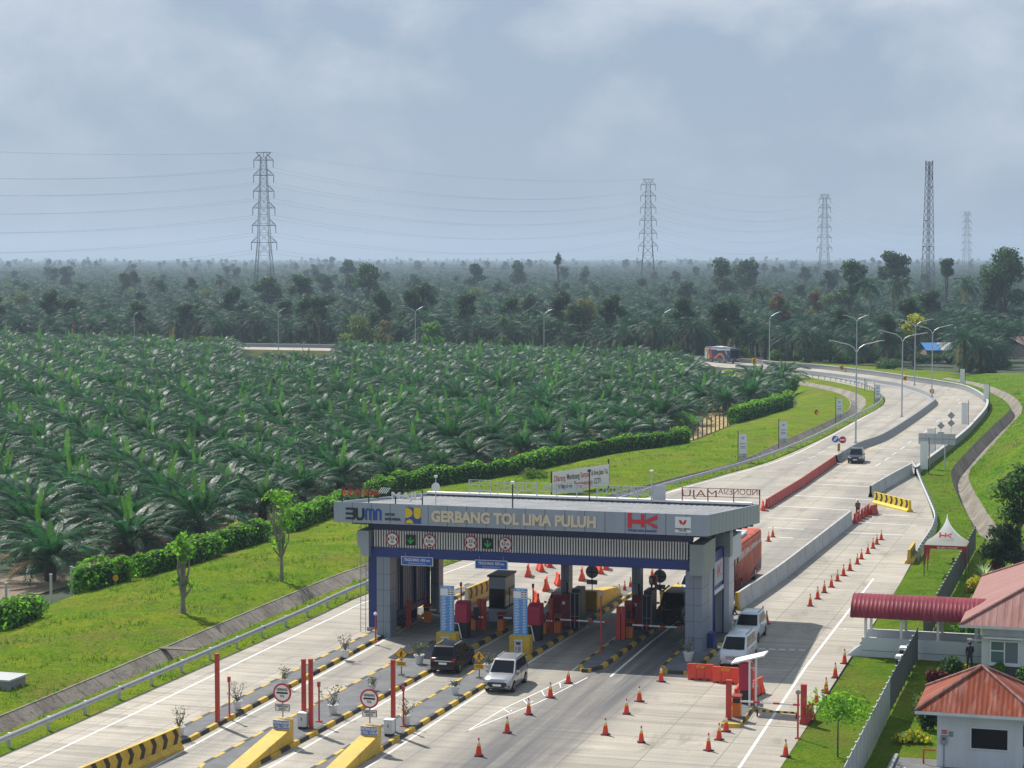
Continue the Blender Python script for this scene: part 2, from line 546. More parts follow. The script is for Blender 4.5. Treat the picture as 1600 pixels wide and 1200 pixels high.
def grass_mat(name, c1, c2, c3, brown, bamt):
    b, tcn, mapv, nz, ramp, mixc, mth, sep, bump, setc = nodes_mat(name)
    b.inputs['Roughness'].default_value = .9
    b.inputs['Specular IOR Level'].default_value = .02
    o = mapv((1, 1, 1))
    c = mixc(ramp(nz(o, .16, 6, .6), [(.38, 0.0), (.62, 1.0)]), c1, c2)
    c = mixc(mth('MULTIPLY', ramp(nz(o, .55, 5, .65), [(.48, 0.0), (.66, 1.0)]), .7), c, c3)
    c = mixc(mth('MULTIPLY', ramp(nz(mapv((1, 1, 1), 0, (31, 7, 0)), .11, 6, .65), [(.50, 0.0), (.68, 1.0)]), bamt), c, brown)
    c = mixc(mth('MULTIPLY', ramp(nz(o, 2.6, 4, .6), [(.40, 0.0), (.75, 1.0)]), .35), c, (.035, .075, .012))
    f = nz(o, 7.0, 4, .75)
    c = mixc(.55, c, ramp(f, [(.25, .12), (.75, .88)]), 'OVERLAY')
    setc(c)
    bump(nz(o, 3.2, 6, .75), .9, .25)
grass_mat('verge_grass', (.120, .205, .012), (.200, .240, .016), (.060, .140, .018), (.200, .145, .05), .65)
grass_mat('bank_grass', (.085, .190, .012), (.155, .230, .016), (.040, .105, .014), (.165, .130, .045), .75)
grass_mat('lawn_grass', (.090, .175, .012), (.140, .210, .014), (.050, .115, .012), (.19, .14, .04), .45)
# plantation floor: dead fronds, bare soil and low weeds
b, tcn, mapv, nz, ramp, mixc, mth, sep, bump, setc = nodes_mat('plantation_floor')
b.inputs['Roughness'].default_value = .95
o = mapv((1, 1, 1))
c = mixc(ramp(nz(o, .25, 6, .6), [(.50, 0.0), (.70, 1.0)]), (.025, .050, .014), (.080, .066, .040))
c = mixc(.5, c, ramp(nz(o, 3.0, 5, .75), [(.25, .1), (.75, .9)]), 'OVERLAY')
setc(c); bump(nz(o, 2.5, 5, .7), .8, .2)
# stained ditch lining with cross joints
b, tcn, mapv, nz, ramp, mixc, mth, sep, bump, setc = nodes_mat('ditch_lining')
b.inputs['Roughness'].default_value = .9
o = mapv((1, 1, 1))
c = mixc(ramp(nz(o, .35, 6, .65), [(.35, 0.0), (.65, 1.0)]), (.17, .145, .115), (.30, .265, .215))
c = mixc(mth('MULTIPLY', ramp(nz(mapv((1.2, 1.2, .15)), 2.2, 5, .7), [(.5, 0.0), (.68, 1.0)]), .75), c, (.075, .068, .055))
Xd, Yd, Zd = sep(o)
frd = mth('FRACT', mth('DIVIDE', mth('ADD', Yd, mth('MULTIPLY', Xd, .18)), 2.4))
c = mixc(mth('MULTIPLY', mth('LESS_THAN', frd, .055), .55), c, (.06, .055, .045))
setc(c); bump(nz(o, 5.0, 5, .7), .5, .1)

# ------------------------------------------------------------------ ground sheet
g = MB()
g.face([(-9000, -400, -1.5), (9000, -400, -1.5), (9000, 14000, -1.5), (-9000, 14000, -1.5)], 'plantation_floor')
struct(g.build('ground'))

# ------------------------------------------------------------------ road
LE = pts([('l', -6.8, -70), ('l', -6.8, -28), ('l', -6.8, -2), (575, 927), ('l', -5.2, 36), ('l', -2.8, 60), (1035, 769), (1120, 745), (1207, 720), (1290, 683), (1340, 655), (1370, 640),
          (1383, 627), (1378, 617), (1350, 607), (1300, 596), (1250, 587.5), (1200, 580.5), (1150, 576), ('w', 32, 492), ('w', -10, 524), ('w', -47, 546), ('w', -110, 566), ('w', -220, 588), ('w', -420, 610)])
RE = pts([('l', 31.2, -70), ('l', 31.0, -28), ('l', 30.7, 0), (1398, 925), (1421, 885), (1434, 864), (1454, 830), (1458, 810), (1450, 783), (1437, 752), (1430, 742), ('l', 24.2, 122.5), ('l', 25.4, 157.5), ('l', 25.6, 182),
          ('l', 25.2, 216), ('l', 23.2, 239), ('l', 18, 266.5), ('l', 11.8, 281.5), ('l', 5.6, 293), ('l', -.9, 305.5), ('l', -8, 317.5), ('l', -18.5, 332.5), ('l', -31, 344), ('l', -39, 354), ('w', 36, 508), ('w', -6, 541), ('w', -45, 562), ('w', -109, 583), ('w', -218, 606), ('w', -418, 629)])
LEs, REs = smooth(LE, 3), smooth(RE, 3)
def tolocal(P): return [(loc(p)[0], loc(p)[1], p.z) for p in P]
rd = MB()
rd.face(tolocal(LEs + REs[::-1]), 'road_concrete')
struct(rd.build('road', loc=GO, rz=GA))
# edge drop under the slab so that the embankment closes
ed = MB()
for P in (LEs, REs):
    ed.loft([[p for p in P], [p - Vector((0, 0, 1.6)) for p in P]], 'median_concrete')
struct(ed.build('road_edge'))

# ------------------------------------------------------------------ verges and ditches
def station_rows(stations, zs):
    """stations: one tuple of points per station; gives smoothed lines, one per column."""
    lines = []
    for k in range(len(stations[0])):
        lines.append([Vector((s[k][0], s[k][1], zs[k] if not callable(zs[k]) else zs[k](j))) for j, s in enumerate(stations)])
    return lines
def cat(lines, n=7):
    """Catmull-Rom all lines with equal parameters."""
    o = []
    for P in lines:
        Q = [P[0] * 2 - P[1]] + P + [P[-1] * 2 - P[-2]]
        L = []
        for i in range(1, len(Q) - 2):
            a, b_, c_, d = Q[i - 1:i + 3]
            for k in range(n):
                t = k / n
                L.append(0.5 * ((2 * b_) + (c_ - a) * t + (2 * a - 5 * b_ + 4 * c_ - d) * t * t + (3 * b_ - a - 3 * c_ + d) * t ** 3))
        L.append(P[-1]); o.append(L)
    return o
def q(e, z):
    return pts([e], z)[0]
LV = [(('l', -6.8, -70), ('l', -11.9, -70), ('l', -27, -70)), (('l', -6.8, -28), ('l', -11.9, -27), ('l', -27, -25)), (('l', -6.8, -2), (240, 1018), (0, 985)), ((575, 927), (455, 927), (130, 925)),
      (('l', -5.2, 36), (570, 883), (300, 880)), (('l', -2.8, 60), ('l', -8.2, 62), (430, 840)), ((1035, 769), ('l', -4.6, 88), (620, 770)), ((1120, 745), (1060, 745), (800, 742)),
      ((1207, 720), (1150, 722), (960, 709)), ((1290, 683), (1215, 693), (1072, 692)), ((1340, 655), (1310, 650), (1145, 664)), ((1370, 640), (1325, 640), (1220, 642)), ((1383, 627), (1328, 628), (1252, 629)),
      ((1378, 617), (1315, 617), (1247, 617)), ((1350, 607), (1285, 608), (1228, 607)), ((1300, 596), (1240, 600), (1195, 600)), ((1250, 587.5), (1200, 593), (1150, 593)), ((1200, 580.5), (1150, 586), (1100, 587)), ((1150, 576), (1100, 581), (1050, 583))]
LVp = [(q(a, 0), q(b_, -.12), q(c_, -.8)) for a, b_, c_ in LV]
le, fa, he = cat(station_rows(LVp, [-.015, -.12, -.8]))
def mixl(A, B, t, z): return [Vector((a.x + (b_.x - a.x) * t, a.y + (b_.y - a.y) * t, z)) for a, b_ in zip(A, B)]
near_lip = mixl(fa, le, .46, -.06)
bottom = mixl(fa, le, .22, -.95)
bottom2 = mixl(fa, le, .30, -.95)
far_in = mixl(fa, le, .03, -.10)
def wavy(P, amp, sc):
    return [Vector((p.x, p.y, p.z + amp * noise.noise(Vector((p.x, p.y, 0)) * sc))) for p in P]
vg = MB()
vg.loft([le, mixl(le, near_lip, .5, -.03), near_lip], 'verge_grass')
rows = [fa]
for k in range(1, 9):
    t = k / 9
    rows.append(wavy([Vector((a.x + (h.x - a.x) * t, a.y + (h.y - a.y) * t, -.1 + .25 * math.sin(t * 3.1) - .7 * t ** 2)) for a, h in zip(fa, he)], .18, .22))
rows.append(he)
rows.append([Vector((h.x + (h.x - a.x) * .12, h.y + (h.y - a.y) * .12, -1.6)) for a, h in zip(fa, he)])
rows_v = rows[:9] + [he]
vg.loft(rows, 'verge_grass')
struct(vg.build('verge_grass_ground', smooth=180))
dl = MB()
dl.loft([near_lip, bottom2, bottom, far_in, [p + Vector((0, 0, .03)) for p in far_in], [p + Vector((0, 0, .03)) for p in fa], fa], 'ditch_lining')
struct(dl.build('drainage_ditch_ground'))

RV = [(('l', 5.6, 293), (1470, 591), (1482, 590)), (('l', 18, 266.5), (1522, 602), (1536, 600)), (('l', 23.2, 239), (1556, 617), (1576, 615)), (('l', 25.2, 222), (1573, 628), (1594, 630)), (('l', 25.6, 205), (1577, 640), (1596, 644)),
      (('l', 25.5, 180), (1553, 663), (1576, 667)), (('l', 25.4, 157.5), (1530, 685), (1554, 692)), (('l', 24.6, 135), (1508, 708), (1531, 717)), ((1432, 745), (1489, 730), (1515, 737)), ((1440, 764), (1487, 748), (1517, 757)),
      ((1455, 795), (1498, 778), (1541, 798)), ((1458, 815), (1513, 805), (1560, 824)), ((1449, 840), (1527, 832), (1580, 848)), ((1434, 866), ('l', 37.5, 52), ('l', 40.5, 54)), ((1398, 925), ('l', 39, 30), ('l', 42, 30)),
      (('l', 30.8, 5), ('l', 39.5, 5), ('l', 43, 5)), (('l', 31.0, -28), ('l', 40, -28), ('l', 44, -28)), (('l', 31.2, -70), ('l', 41, -70), ('l', 45, -70))]
RVp = [(q(a, 0), q(b_, 0), q(c_, 0)) for a, b_, c_ in RV]
dep = lambda j: -1.35 if 1 < j < 13 else (-.5 if j in (1, 13) else -.02)
re_, ll = cat(station_rows([(s[0], s[1]) for s in RVp], [-.015, -.05]))
bot_st = [(s[1].lerp(s[2], .30), s[1].lerp(s[2], .56), s[2]) for s in RVp]
b1, b2_, rl = cat(station_rows(bot_st, [dep, dep, -.02]))
hgt = [.6, .9, 1.3, 1.6, 2.2, 3.0, 3.4, 3.6, 3.8, 3.6, 3.0, 2.4, 1.6, .6, .05, .02, .02, .02]
hl = []
def outward(j): 
    d = RVp[j][2] - RVp[j][0]; d.z = 0
    return d.normalized() if j > 3 else (UX * .8 + VY * .6)
for k, (off, f) in enumerate(((2.0, .12), (5.0, .55), (9, 1.0), (22, 1.25), (60, 1.1))):
    hl.append([RVp[j][2] + outward(j) * off + Vector((0, 0, hgt[j] * f)) for j in range(len(RVp))])
hl = cat([[Vector(p) for p in L] for L in hl])
vr = MB()
vr.loft([re_] + [wavy(mixl(re_, ll, k / 5, -.02 - .03 * k / 5), .06, .3) for k in range(1, 5)] + [ll], 'lawn_grass')
struct(vr.build('lawn_ground', smooth=180))
vh = MB()
vh.loft([rl] + [wavy(h, .25, .15) for h in hl], 'bank_grass')
struct(vh.build('grassy_hill', smooth=180))
dr = MB()
dr.loft([ll, b1, b2_, rl], 'ditch_lining')
struct(dr.build('storm_drain_ground'))

# far verge beyond the outer parapet, up to the wood
fv = MB()
F0 = [p for p in REs if p.y > 330]
F0 = F0[[i for i, p in enumerate(F0) if loc(p)[1] > 285][0]:]
rows = [[Vector((p.x, p.y, -.02)) for p in F0]]
for dd, zz in ((4, -.1), (12, -.5), (24, -1.0), (40, -1.7)):
    L = []
    for j, p in enumerate(F0):
        t = F0[min(j + 1, len(F0) - 1)] - F0[max(j - 1, 0)]; t.normalize()
        L.append(Vector((p.x + t.y * dd, p.y - t.x * dd, zz)))
    rows.append(wavy(L, .25, .1))
fv.loft(rows, 'verge_grass')
struct(fv.build('far_verge_ground', smooth=180))
fn = MB()
F1 = [p for p in LEs if p.y > 470]
rows = []
for dd, zz in ((0, -.02), (3, -.1), (12, -1.7)):
    L = []
    for j, p in enumerate(F1):
        t = F1[min(j + 1, len(F1) - 1)] - F1[max(j - 1, 0)]; t.normalize()
        L.append(Vector((p.x - t.y * dd, p.y + t.x * dd, zz)))
    rows.append(L)
grass_mat('dry_grass', (.075, .085, .028), (.11, .095, .04), (.05, .07, .018), (.15, .105, .055), .6)
fn.loft(rows, 'dry_grass')
struct(fn.build('embankment_ground', smooth=180))

# ------------------------------------------------------------------ painted markings (4 mm sheets)
def stripe(mb, P, wd, z=.006, m='paint_white'):
    P = [Vector((p[0], p[1], z)) for p in P]
    mb.strip(P, [(-wd / 2, 0), (wd / 2, 0)], m)
mk = MB()
stripe(mk, smooth([W(-4.55, -62), W(-4.7, -33), W(-5.5, 3.8), W(-5.3, 18)] + [p.lerp(r_, .045) for p, r_ in ((at(890, 822), at(1240, 822)), (at(1035, 769), at(1310, 769)), (at(1207, 720), at(1420, 722)), (at(1290, 683), at(1370, 690)), (at(1340, 655), at(1440, 660)), (at(1372, 637), at(1450, 640)))]), .15)
stripe(mk, [W(29.2, -62), W(29.07, -27.6), W(28.45, -1.5), W(28.3, 34.4)], .16)
stripe(mk, [at(1320, 983), at(1321, 982)], .1)
# lines beside the island kerbs
stripe(mk, [W(1.55, -36), W(1.25, -21), W(.85, -3), W(.5, 12)], .14)
stripe(mk, [W(7.0, -36), W(7.25, -21), W(7.6, -3), W(8.0, 10)], .14)
stripe(mk, [W(11.55, -36), W(11.7, -19), W(11.95, -3), W(12.3, 8)], .14)
stripe(mk, [W(17.75, -8), W(17.6, 4), W(17.7, 12)], .14)
stripe(mk, [W(15.1, -7), W(15.0, 4), W(15.0, 12)], .14)
# chevron gore before the fourth island
stripe(mk, [W(15.5, -8.6), W(14.2, -18), W(13.9, -24)], .09)
stripe(mk, [W(16.5, -8.6), W(15.6, -16), W(13.9, -24)], .09)
for k in range(4):
    stripe(mk, [W(15.3 - .35 * k, -10.5 - 2.6 * k), W(15.75 - .3 * k, -11.9 - 2.4 * k), W(16.2 - .5 * k, -10.6 - 2.6 * k)], .10)
# rumble bars across the entry carriageway
for a, e in (((1200, 824), (1256, 827)), ((1206, 839), (1239, 840.5)), ((1200, 809), (1279, 812)), ((1206, 790), (1327, 797)), ((1239, 774), (1362, 781)), ((1267, 756), (1375, 761)), ((1300, 737), (1397, 742)), ((1352, 719), (1425, 722)),
             ((1366, 700), (1435, 703.5)), ((1399, 683), (1437, 684)), ((1424, 666), (1487, 668)), ((1450, 650), (1502, 650.5)), ((1471, 634.5), (1530, 633.5)), ((1469, 620), (1520, 619.5)), ((1449, 607), (1483, 606)), ((1339, 816), (1432, 821)), ((1321, 832), (1412, 836)), ((1346, 803), (1420, 806))):
    stripe(mk, [at(*a), at(*e)], .28)
for a in ((1372, 726), (1386, 717), (1397, 709), (1410, 700), (1421, 691), (1446, 674.5), (1465, 658), (1483, 641), (1499, 629.5), (1497, 625), (1478, 612), (1448, 603)):
    p = at(*a); stripe(mk, [p - VY * 1.8 - UX * .1, p + VY * 1.8 + UX * .1], .14)
# exit carriageway dashes
for a in ((1251.5, 723), (1268, 714.5), (1284, 706), (1299, 698), (1330, 683.5), (1349, 672), (1360, 664.5), (1378, 655), (1391, 650), (1413, 632), (1415, 623)):
    p = at(*a); stripe(mk, [p - VY * 1.5 - UX * .25, p + VY * 1.5 + UX * .25], .14)
for a in ((1196, 957), (1206, 957.5), (1216, 958)):
    pass
for k in range(5):
    p = at(1191 + 15.5 * k, 1014 + .4 * k); stripe(mk, [p - UX * .2, p + UX * .2], .3)
struct(mk.build('road_marking_lines'))
my = MB()
MEDB = pts([(1310, 726), (1345, 706), (1380, 687), (1420, 663), (1455, 638), (1463, 628)])
stripe(my, smooth([p + UX * .55 for p in MEDB]), .16, m='paint_yellow')
struct(my.build('yellow_edge_lines'))
# ------------------------------------------------------------------ toll gate
def vert(px, py, y0):
    """Where a pixel's sight line meets the upright plane y = y0 of the plaza: (x, z)."""
    a = (px - 800) / FPX; b_ = (600 - py) / FPX
    d = Vector((a, _cp + b_ * _sp, -_sp + b_ * _cp))
    t = (y0 + GO.dot(VY)) / d.dot(VY)
    p = d * t
    return (p - Vector((GO.x, GO.y, 0))).dot(UX), EYE + p.z
b, tcn, mapv, nz, ramp, mixc, mth, sep, bump, setc = nodes_mat('roof_sheet')
b.inputs['Roughness'].default_value = .55
o = mapv((1, 1, 1))
c = mixc(ramp(nz(o, .5, 6, .65), [(.35, 0.0), (.65, 1.0)]), (.235, .235, .235), (.36, .36, .355))
c = mixc(mth('MULTIPLY', ramp(nz(mapv((1.5, .3, 1)), 1.4, 5, .7), [(.5, 0.0), (.7, 1.0)]), .5), c, (.16, .145, .13))
Xr, Yr, Zr = sep(o)
frr = mth('FRACT', mth('DIVIDE', Xr, .25))
c = mixc(mth('MULTIPLY', mth('LESS_THAN', frr, .3), .35), c, (.12, .12, .12))
setc(c)
gate = thing('toll_gate', 'wide grey and blue toll gate with slatted front band and raised gate name', 'toll gate', GO, GA)
XL, XR, YF, YB = -2.2, 22.35, -2.0, 17.0
zt = lambda y: 9.12 - (y - YF) * 1.52 / 19.0
m = MB()
def wallq(x0, y0, x1, y1, th_x, th_y, h=1.32):
    a, b_ = (x0, y0), (x1, y1)
    V = []
    for (x, y) in (a, b_):
        for dx, dy in ((0, 0), (th_x, th_y)):
            V += [(x + dx, y + dy, zt(y + dy) - h), (x + dx, y + dy, zt(y + dy))]
    m.add(V, [(0, 4, 5, 1), (2, 3, 7, 6), (1, 5, 7, 3), (0, 2, 6, 4), (0, 1, 3, 2), (4, 6, 7, 5)], 'panel_grey')
wallq(XL, YF, XR, YF, 0, .14)
wallq(XR, YF + .145, XR, YB - .145, -.14, 0)
wallq(XL, YF + .145, XL, YB - .145, .14, 0)
wallq(XL, YB, XR, YB, 0, -.14)
for k in range(1, 19):
    x = XL + k * (XR - XL) / 19
    m.box(x - .018, x + .018, YF - .004, YF, zt(YF) - 1.32, zt(YF) + .002, 'dark_grey')
for k in range(1, 15):
    y = YF + k * 19 / 15
    m.box(XR, XR + .004, y - .02, y + .02, zt(y) - 1.31, zt(y), 'dark_grey')
m.build('fascia', gate)
m = MB()
rows = []
for y in (YF + .15, 3.0, 6.0, 9, 12, YB - .15):
    r = []
    n = 118
    for k in range(n + 1):
        x = XL + .15 + (XR - XL - .3) * k / n
        r.append((x, y, zt(y) - .22 + (.05 if k % 2 else 0) + .03 * noise.noise(Vector((x * .6, y * .6, 0)))))
    rows.append(r)
m.loft(rows, 'roof_sheet')
m.build('roof', gate)
m = MB()
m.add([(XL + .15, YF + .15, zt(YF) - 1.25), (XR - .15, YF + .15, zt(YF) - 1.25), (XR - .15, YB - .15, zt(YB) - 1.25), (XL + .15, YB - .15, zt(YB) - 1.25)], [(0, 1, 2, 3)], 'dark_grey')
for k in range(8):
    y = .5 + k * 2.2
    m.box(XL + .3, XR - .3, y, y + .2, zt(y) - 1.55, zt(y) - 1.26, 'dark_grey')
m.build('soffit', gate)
m = MB(); m.box(XL, XR - .5, YB - .6, YB + .06, zt(YB) + .0, zt(YB) + .14, 'white'); m.build('ridge_flashing', gate)
# header: blue band, slatted band, blue beam
m = MB(); m.box(-.30, 20.95, .12, .8, 7.12, 7.80, 'blue_dark'); m.build('upper_band', gate)
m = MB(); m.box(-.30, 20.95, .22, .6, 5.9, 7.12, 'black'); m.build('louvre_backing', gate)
m = MB()
ns = 118
for k in range(ns):
    x = -.18 + k * (21.0) / ns
    m.box(x, x + .088, .02, .10, 5.98, 7.12, 'white')
m.box(-.28, 20.93, .11, .14, 6.08, 6.12, 'grey'); m.box(-.28, 20.93, .11, .14, 6.98, 7.02, 'grey')
m.build('louvre_slat', gate)
m = MB(); m.box(-.33, 20.95, -.08, .75, 5.36, 5.97, 'blue'); m.build('beam', gate)
# columns
def column(nm, x0, x1, y0, y1, z1, mt='panel_grey_shaded', seams=True):
    m = MB()
    m.box(x0, x1, y0, y1, 0, z1, mt)
    if seams:
        z = 1.05
        while z < z1 - .3:
            m.box(x0 - .004, x1 + .004, y0 - .004, y1 + .004, z, z + .025, 'dark_grey'); z += 1.05
        xm = (x0 + x1) / 2
        m.box(xm - .012, xm + .012, y0 - .003, y0, 0.1, z1, 'dark_grey')
    return m.build(nm, gate)
column('column', 0.0, .92, 0, 1.25, 5.36)
column('column', 20.6, 21.65, 0.0, 2.5, 5.3)
column('column', 10.55, 11.1, 7.2, 8.2, 6.6)
column('column', 15.45, 16.0, 7.2, 8.2, 6.6)
column('column', .45, 1.05, 9.6, 10.6, 6.5)
m = MB(); m.box(-1.4, -.45, 2.2, 8.5, 0, 7.3, 'blue'); m.box(-1.5, -.42, 2.1, 8.6, 0, .25, 'grey'); m.build('side_pier', gate)
m = MB()
m.prism([(-.75, 5.42), (-.34, 5.42), (-.34, 7.1), (-1.15, 7.1), (-1.15, 6.3)], -.55, 3.0, 'panel_grey', 'y'); m.build('column_cap', gate)
m = MB(); m.box(20.96, 21.85, -.5, 3.3, 5.1, 7.05, 'panel_green')
for k in range(6): m.box(21.85, 21.855, -.2 + k * .6, -.17 + k * .6, 5.1, 7.05, 'dark_grey')
m.build('column_cap', gate)
# left side screens
for y0, y1 in ((1.5, 3.9), (4.2, 6.6), (6.9, 9.3)):
    m = MB()
    m.box(.16, .22, y0 + .1, y1 - .1, 1.25, 5.2, 'blue_dark')
    for k in range(6):
        y = y0 + .1 + k * (y1 - y0 - .2) / 5
        m.box(.22, .235, y - .03, y + .03, 1.25, 5.2, 'white')
    for k in range(26):
        z = 1.3 + k * .15
        m.box(.222, .24, y0 + .12, y1 - .12, z, z + .05, 'sign_back')
    m.build('screen_panel', gate)
for y in (1.3, 3.95, 6.65, 9.35):
    m = MB(); m.box(.02, .42, y, y + .24, 0.15, 5.35, 'blue_dark'); m.build('screen_post', gate)
m = MB(); m.box(.04, .40, 1.54, 9.35, .85, 1.25, 'blue_dark'); m.build('screen_rail', gate)
# right side wall
m = MB(); m.box(21.3, 21.62, 2.5, 3.75, .15, 5.1, 'panel_grey'); m.box(21.3, 21.62, 3.75, 7.3, 3.35, 5.9, 'blue'); m.build('side_wall', gate)
m = MB(); m.box(21.62, 21.68, 3.75, 3.95, .15, 5.4, 'blue'); m.box(21.62, 21.68, 7.0, 7.25, .15, 5.9, 'blue_dark'); m.box(21.62, 21.7, 3.95, 7.0, 3.2, 3.45, 'white'); m.build('door_surround', gate)
m = MB(); m.box(20.9, 20.95, 3.75, 7.3, .15, 3.35, 'blue_dark'); m.box(20.96, 21.3, 6.2, 6.3, .15, 3.3, 'blue'); m.build('door_recess', gate)
m = MB(); m.box(21.62, 21.67, 4.1, 6.85, 3.75, 5.25, 'board_grey'); po = m.build('side_poster', gate)
m = MB()
for yy in (4.9, 5.35): m.box(21.672, 21.68, yy, yy + .14, 4.2, 5.0, 'letter_red')
m.box(21.673, 21.681, 4.75, 5.9, 4.5, 4.64, 'letter_red')
m.prism([(5.45, 4.62), (6.05, 5.0), (6.2, 5.0), (5.62, 4.56), (6.2, 4.2), (6.02, 4.2)], 21.672, 21.682, 'letter_red', 'x')
m.build('logo', po)
m = MB(); m.box(21.64, 22.05, 1.7, 2.6, .15, 1.1, 'blue'); m.build('electrical_box', gate)
m = MB(); m.box(21.05, 22.0, 7.4, 9.1, .15, 4.75, 'wall_white'); m.box(21.05, 22.0, 7.4, 11.8, 4.751, 6.35, 'wall_white'); m.box(21.0, 22.06, 7.35, 8.3, 5.2, 6.9, 'panel_green')
for z in (1.2, 2.3, 3.4, 4.5): m.box(22.0, 22.004, 7.4, 9.1, z, z + .03, 'grey')
m.build('rear_column', gate)
m = MB(); m.box(20.96, 21.04, 3.4, 11.6, 5.95, 7.0, 'blue_dark'); m.build('side_beam', gate)
# fascia writing -------------------------------------------------------------
def ftext(s, x0px, x1px, ypx, capm, mt, bold, y0=YF - .005, ext=.03, nm='lettering', par=None):
    xa, za = vert(x0px, ypx, y0); xb, zb = vert(x1px, ypx, y0)
    xm, zm = vert((x0px + x1px) / 2, ypx, y0)
    o = text(s, capm / .70, mt, nm, par or gate, (xm, y0, zm), bold=bold, ext=ext)
    wdt = o.dimensions.x
    o.data.transform(Matrix.Scale((xb - xa) / max(wdt, 1e-3), 4, (1, 0, 0)))
    return o
ftext('GERBANG TOL LIMA PULUH', 673, 930, 812, .66, 'letter_cream', .045, ext=.07, nm='gate_lettering')
def bumn():
    m = MB()
    x, z = vert(540, 802, YF)
    y0, y1 = YF - .05, YF
    s = .0415                       # metres per photo pixel there
    P = lambda a: [(x + (u_ - 540) * s, z - (v_ - 802) * s) for u_, v_ in a]
    for yy in (794.5, 802, 809.5): ribbon(m, P([(540.5, yy), (554, yy)]), .13, y0, y1, 'sign_black')
    ribbon(m, P([(554, 793), (555, 797), (554, 802), (555, 806), (554, 811)]), .12, y0, y1, 'sign_black')
    ribbon(m, P([(558.5, 793), (558.5, 806), (561, 810), (567, 810), (569.5, 806), (569.5, 793)]), .15, y0, y1, 'sign_black')
    ribbon(m, P([(574, 811), (574, 797), (576, 794.5), (579, 794.5), (581, 797), (581, 811)]), .13, y0, y1, 'logo_blue')
    ribbon(m, P([(581, 797), (583, 794.5), (585, 794.5), (587, 797), (587, 811)]), .13, y0, y1, 'logo_blue')
    ribbon(m, P([(591, 811), (591, 797), (593, 794.5), (596, 794.5), (598, 797), (598, 811)]), .13, y0, y1, 'logo_blue')
    m.build('logo', gate)
bumn()
ftext('UNTUK', 601.5, 617, 804, .16, 'sign_black', .02)
ftext('INDONESIA', 601.5, 626, 811.5, .16, 'sign_black', .02)
m = MB()
x0, z1 = vert(633.5, 792.5, YF); x1, z0 = vert(658, 818.5, YF)
m.box(x0, x1, YF - .03, YF, z0, z1, 'logo_blue')
s = (x1 - x0)
cpt = lambda u_, v_: (x0 + u_ * s, z0 + v_ * (z1 - z0))
m.prism([cpt(.0, 1), cpt(0, .33)] + [cpt(.0 + .47 * math.cos(a), .66 + .33 * math.sin(a)) for a in [math.pi * (-.5 + k / 10) for k in range(11)]], YF - .05, YF - .03, 'bright_yellow', 'y')
m.prism([cpt(.55, 1), cpt(.55, .55)] + [cpt(.775 + .225 * math.cos(a), .55 + .25 * math.sin(a)) for a in [math.pi * (1 + k / 10) for k in range(11)]] + [cpt(1.0, 1)], YF - .05, YF - .03, 'bright_yellow', 'y')
m.prism([cpt(.05, .02)] + [cpt(.28 + .23 * math.cos(a), .02 + .24 * math.sin(a)) for a in [math.pi * (1 - k / 10) for k in range(11)]], YF - .05, YF - .03, 'bright_yellow', 'y')
m.build('logo', gate)
def hk(par, x, z, s, y0, y1, mt, nm='logo', X=None):
    """The two-letter emblem: two uprights on a long bar, arms of the K to the right (unit square)."""
    m = MB()
    Q = lambda u_, v_: (x + u_ * s, z + v_ * s * .52)
    m.prism([Q(.0, 0), Q(.13, 0), Q(.13, 1), Q(.0, 1)], y0, y1, mt, 'y')
    m.prism([Q(.13, .30), Q(.45, .30), Q(.45, .55), Q(.13, .55)], y0, y1, mt, 'y')
    m.prism([Q(.45, .08), Q(.56, .08), Q(.56, .92), Q(.45, .92)], y0, y1, mt, 'y')
    m.prism([Q(.56, .36), Q(.66, .36), Q(1.0, .62), Q(1.0, .90), Q(.56, .52)], y0, y1, mt, 'y')
    m.prism([Q(.66, .36), Q(.80, .36), Q(1.0, .22), Q(1.0, .04), Q(.9, .06)], y0, y1, mt, 'y')
    return m.build(nm, par)
xh, zh = vert(981, 825, YF)
hk(gate, xh, zh, vert(1027, 825, YF)[0] - xh, YF - .06, YF, 'letter_red')
ftext('HUTAMA KARYA TOLLROAD', 981, 1026, 829.5, .13, 'logo_blue', .02)
m = MB()
x0, z1 = vert(1055, 807, YF); x1, z0 = vert(1079.5, 832.5, YF)
m.box(x0, x1, YF - .03, YF, z0, z1, 'sign_white')
pl = m.build('emblem_plate', gate)
m = MB()
xc, zc = (x0 + x1) / 2, z0 + (z1 - z0) * .58
m.prism([(xc, zc - .12), (xc + .16, zc - .02), (xc + .24, zc + .22), (xc + .10, zc + .2), (xc, zc + .04)], YF - .04, YF - .03, 'letter_red', 'y')
m.prism([(xc - .02, zc - .10), (xc - .02, zc + .05), (xc - .12, zc + .2), (xc - .26, zc + .22), (xc - .2, zc)], YF - .04, YF - .03, 'letter_red', 'y')
m.build('emblem', pl)
text('KARNA BERTIA', .14, 'sign_black', 'lettering', pl, (xc, YF - .035, z0 + .22), bold=.03)
text('INDONESIA', .09, 'sign_black', 'lettering', pl, (xc, YF - .035, z0 + .10), bold=.03)

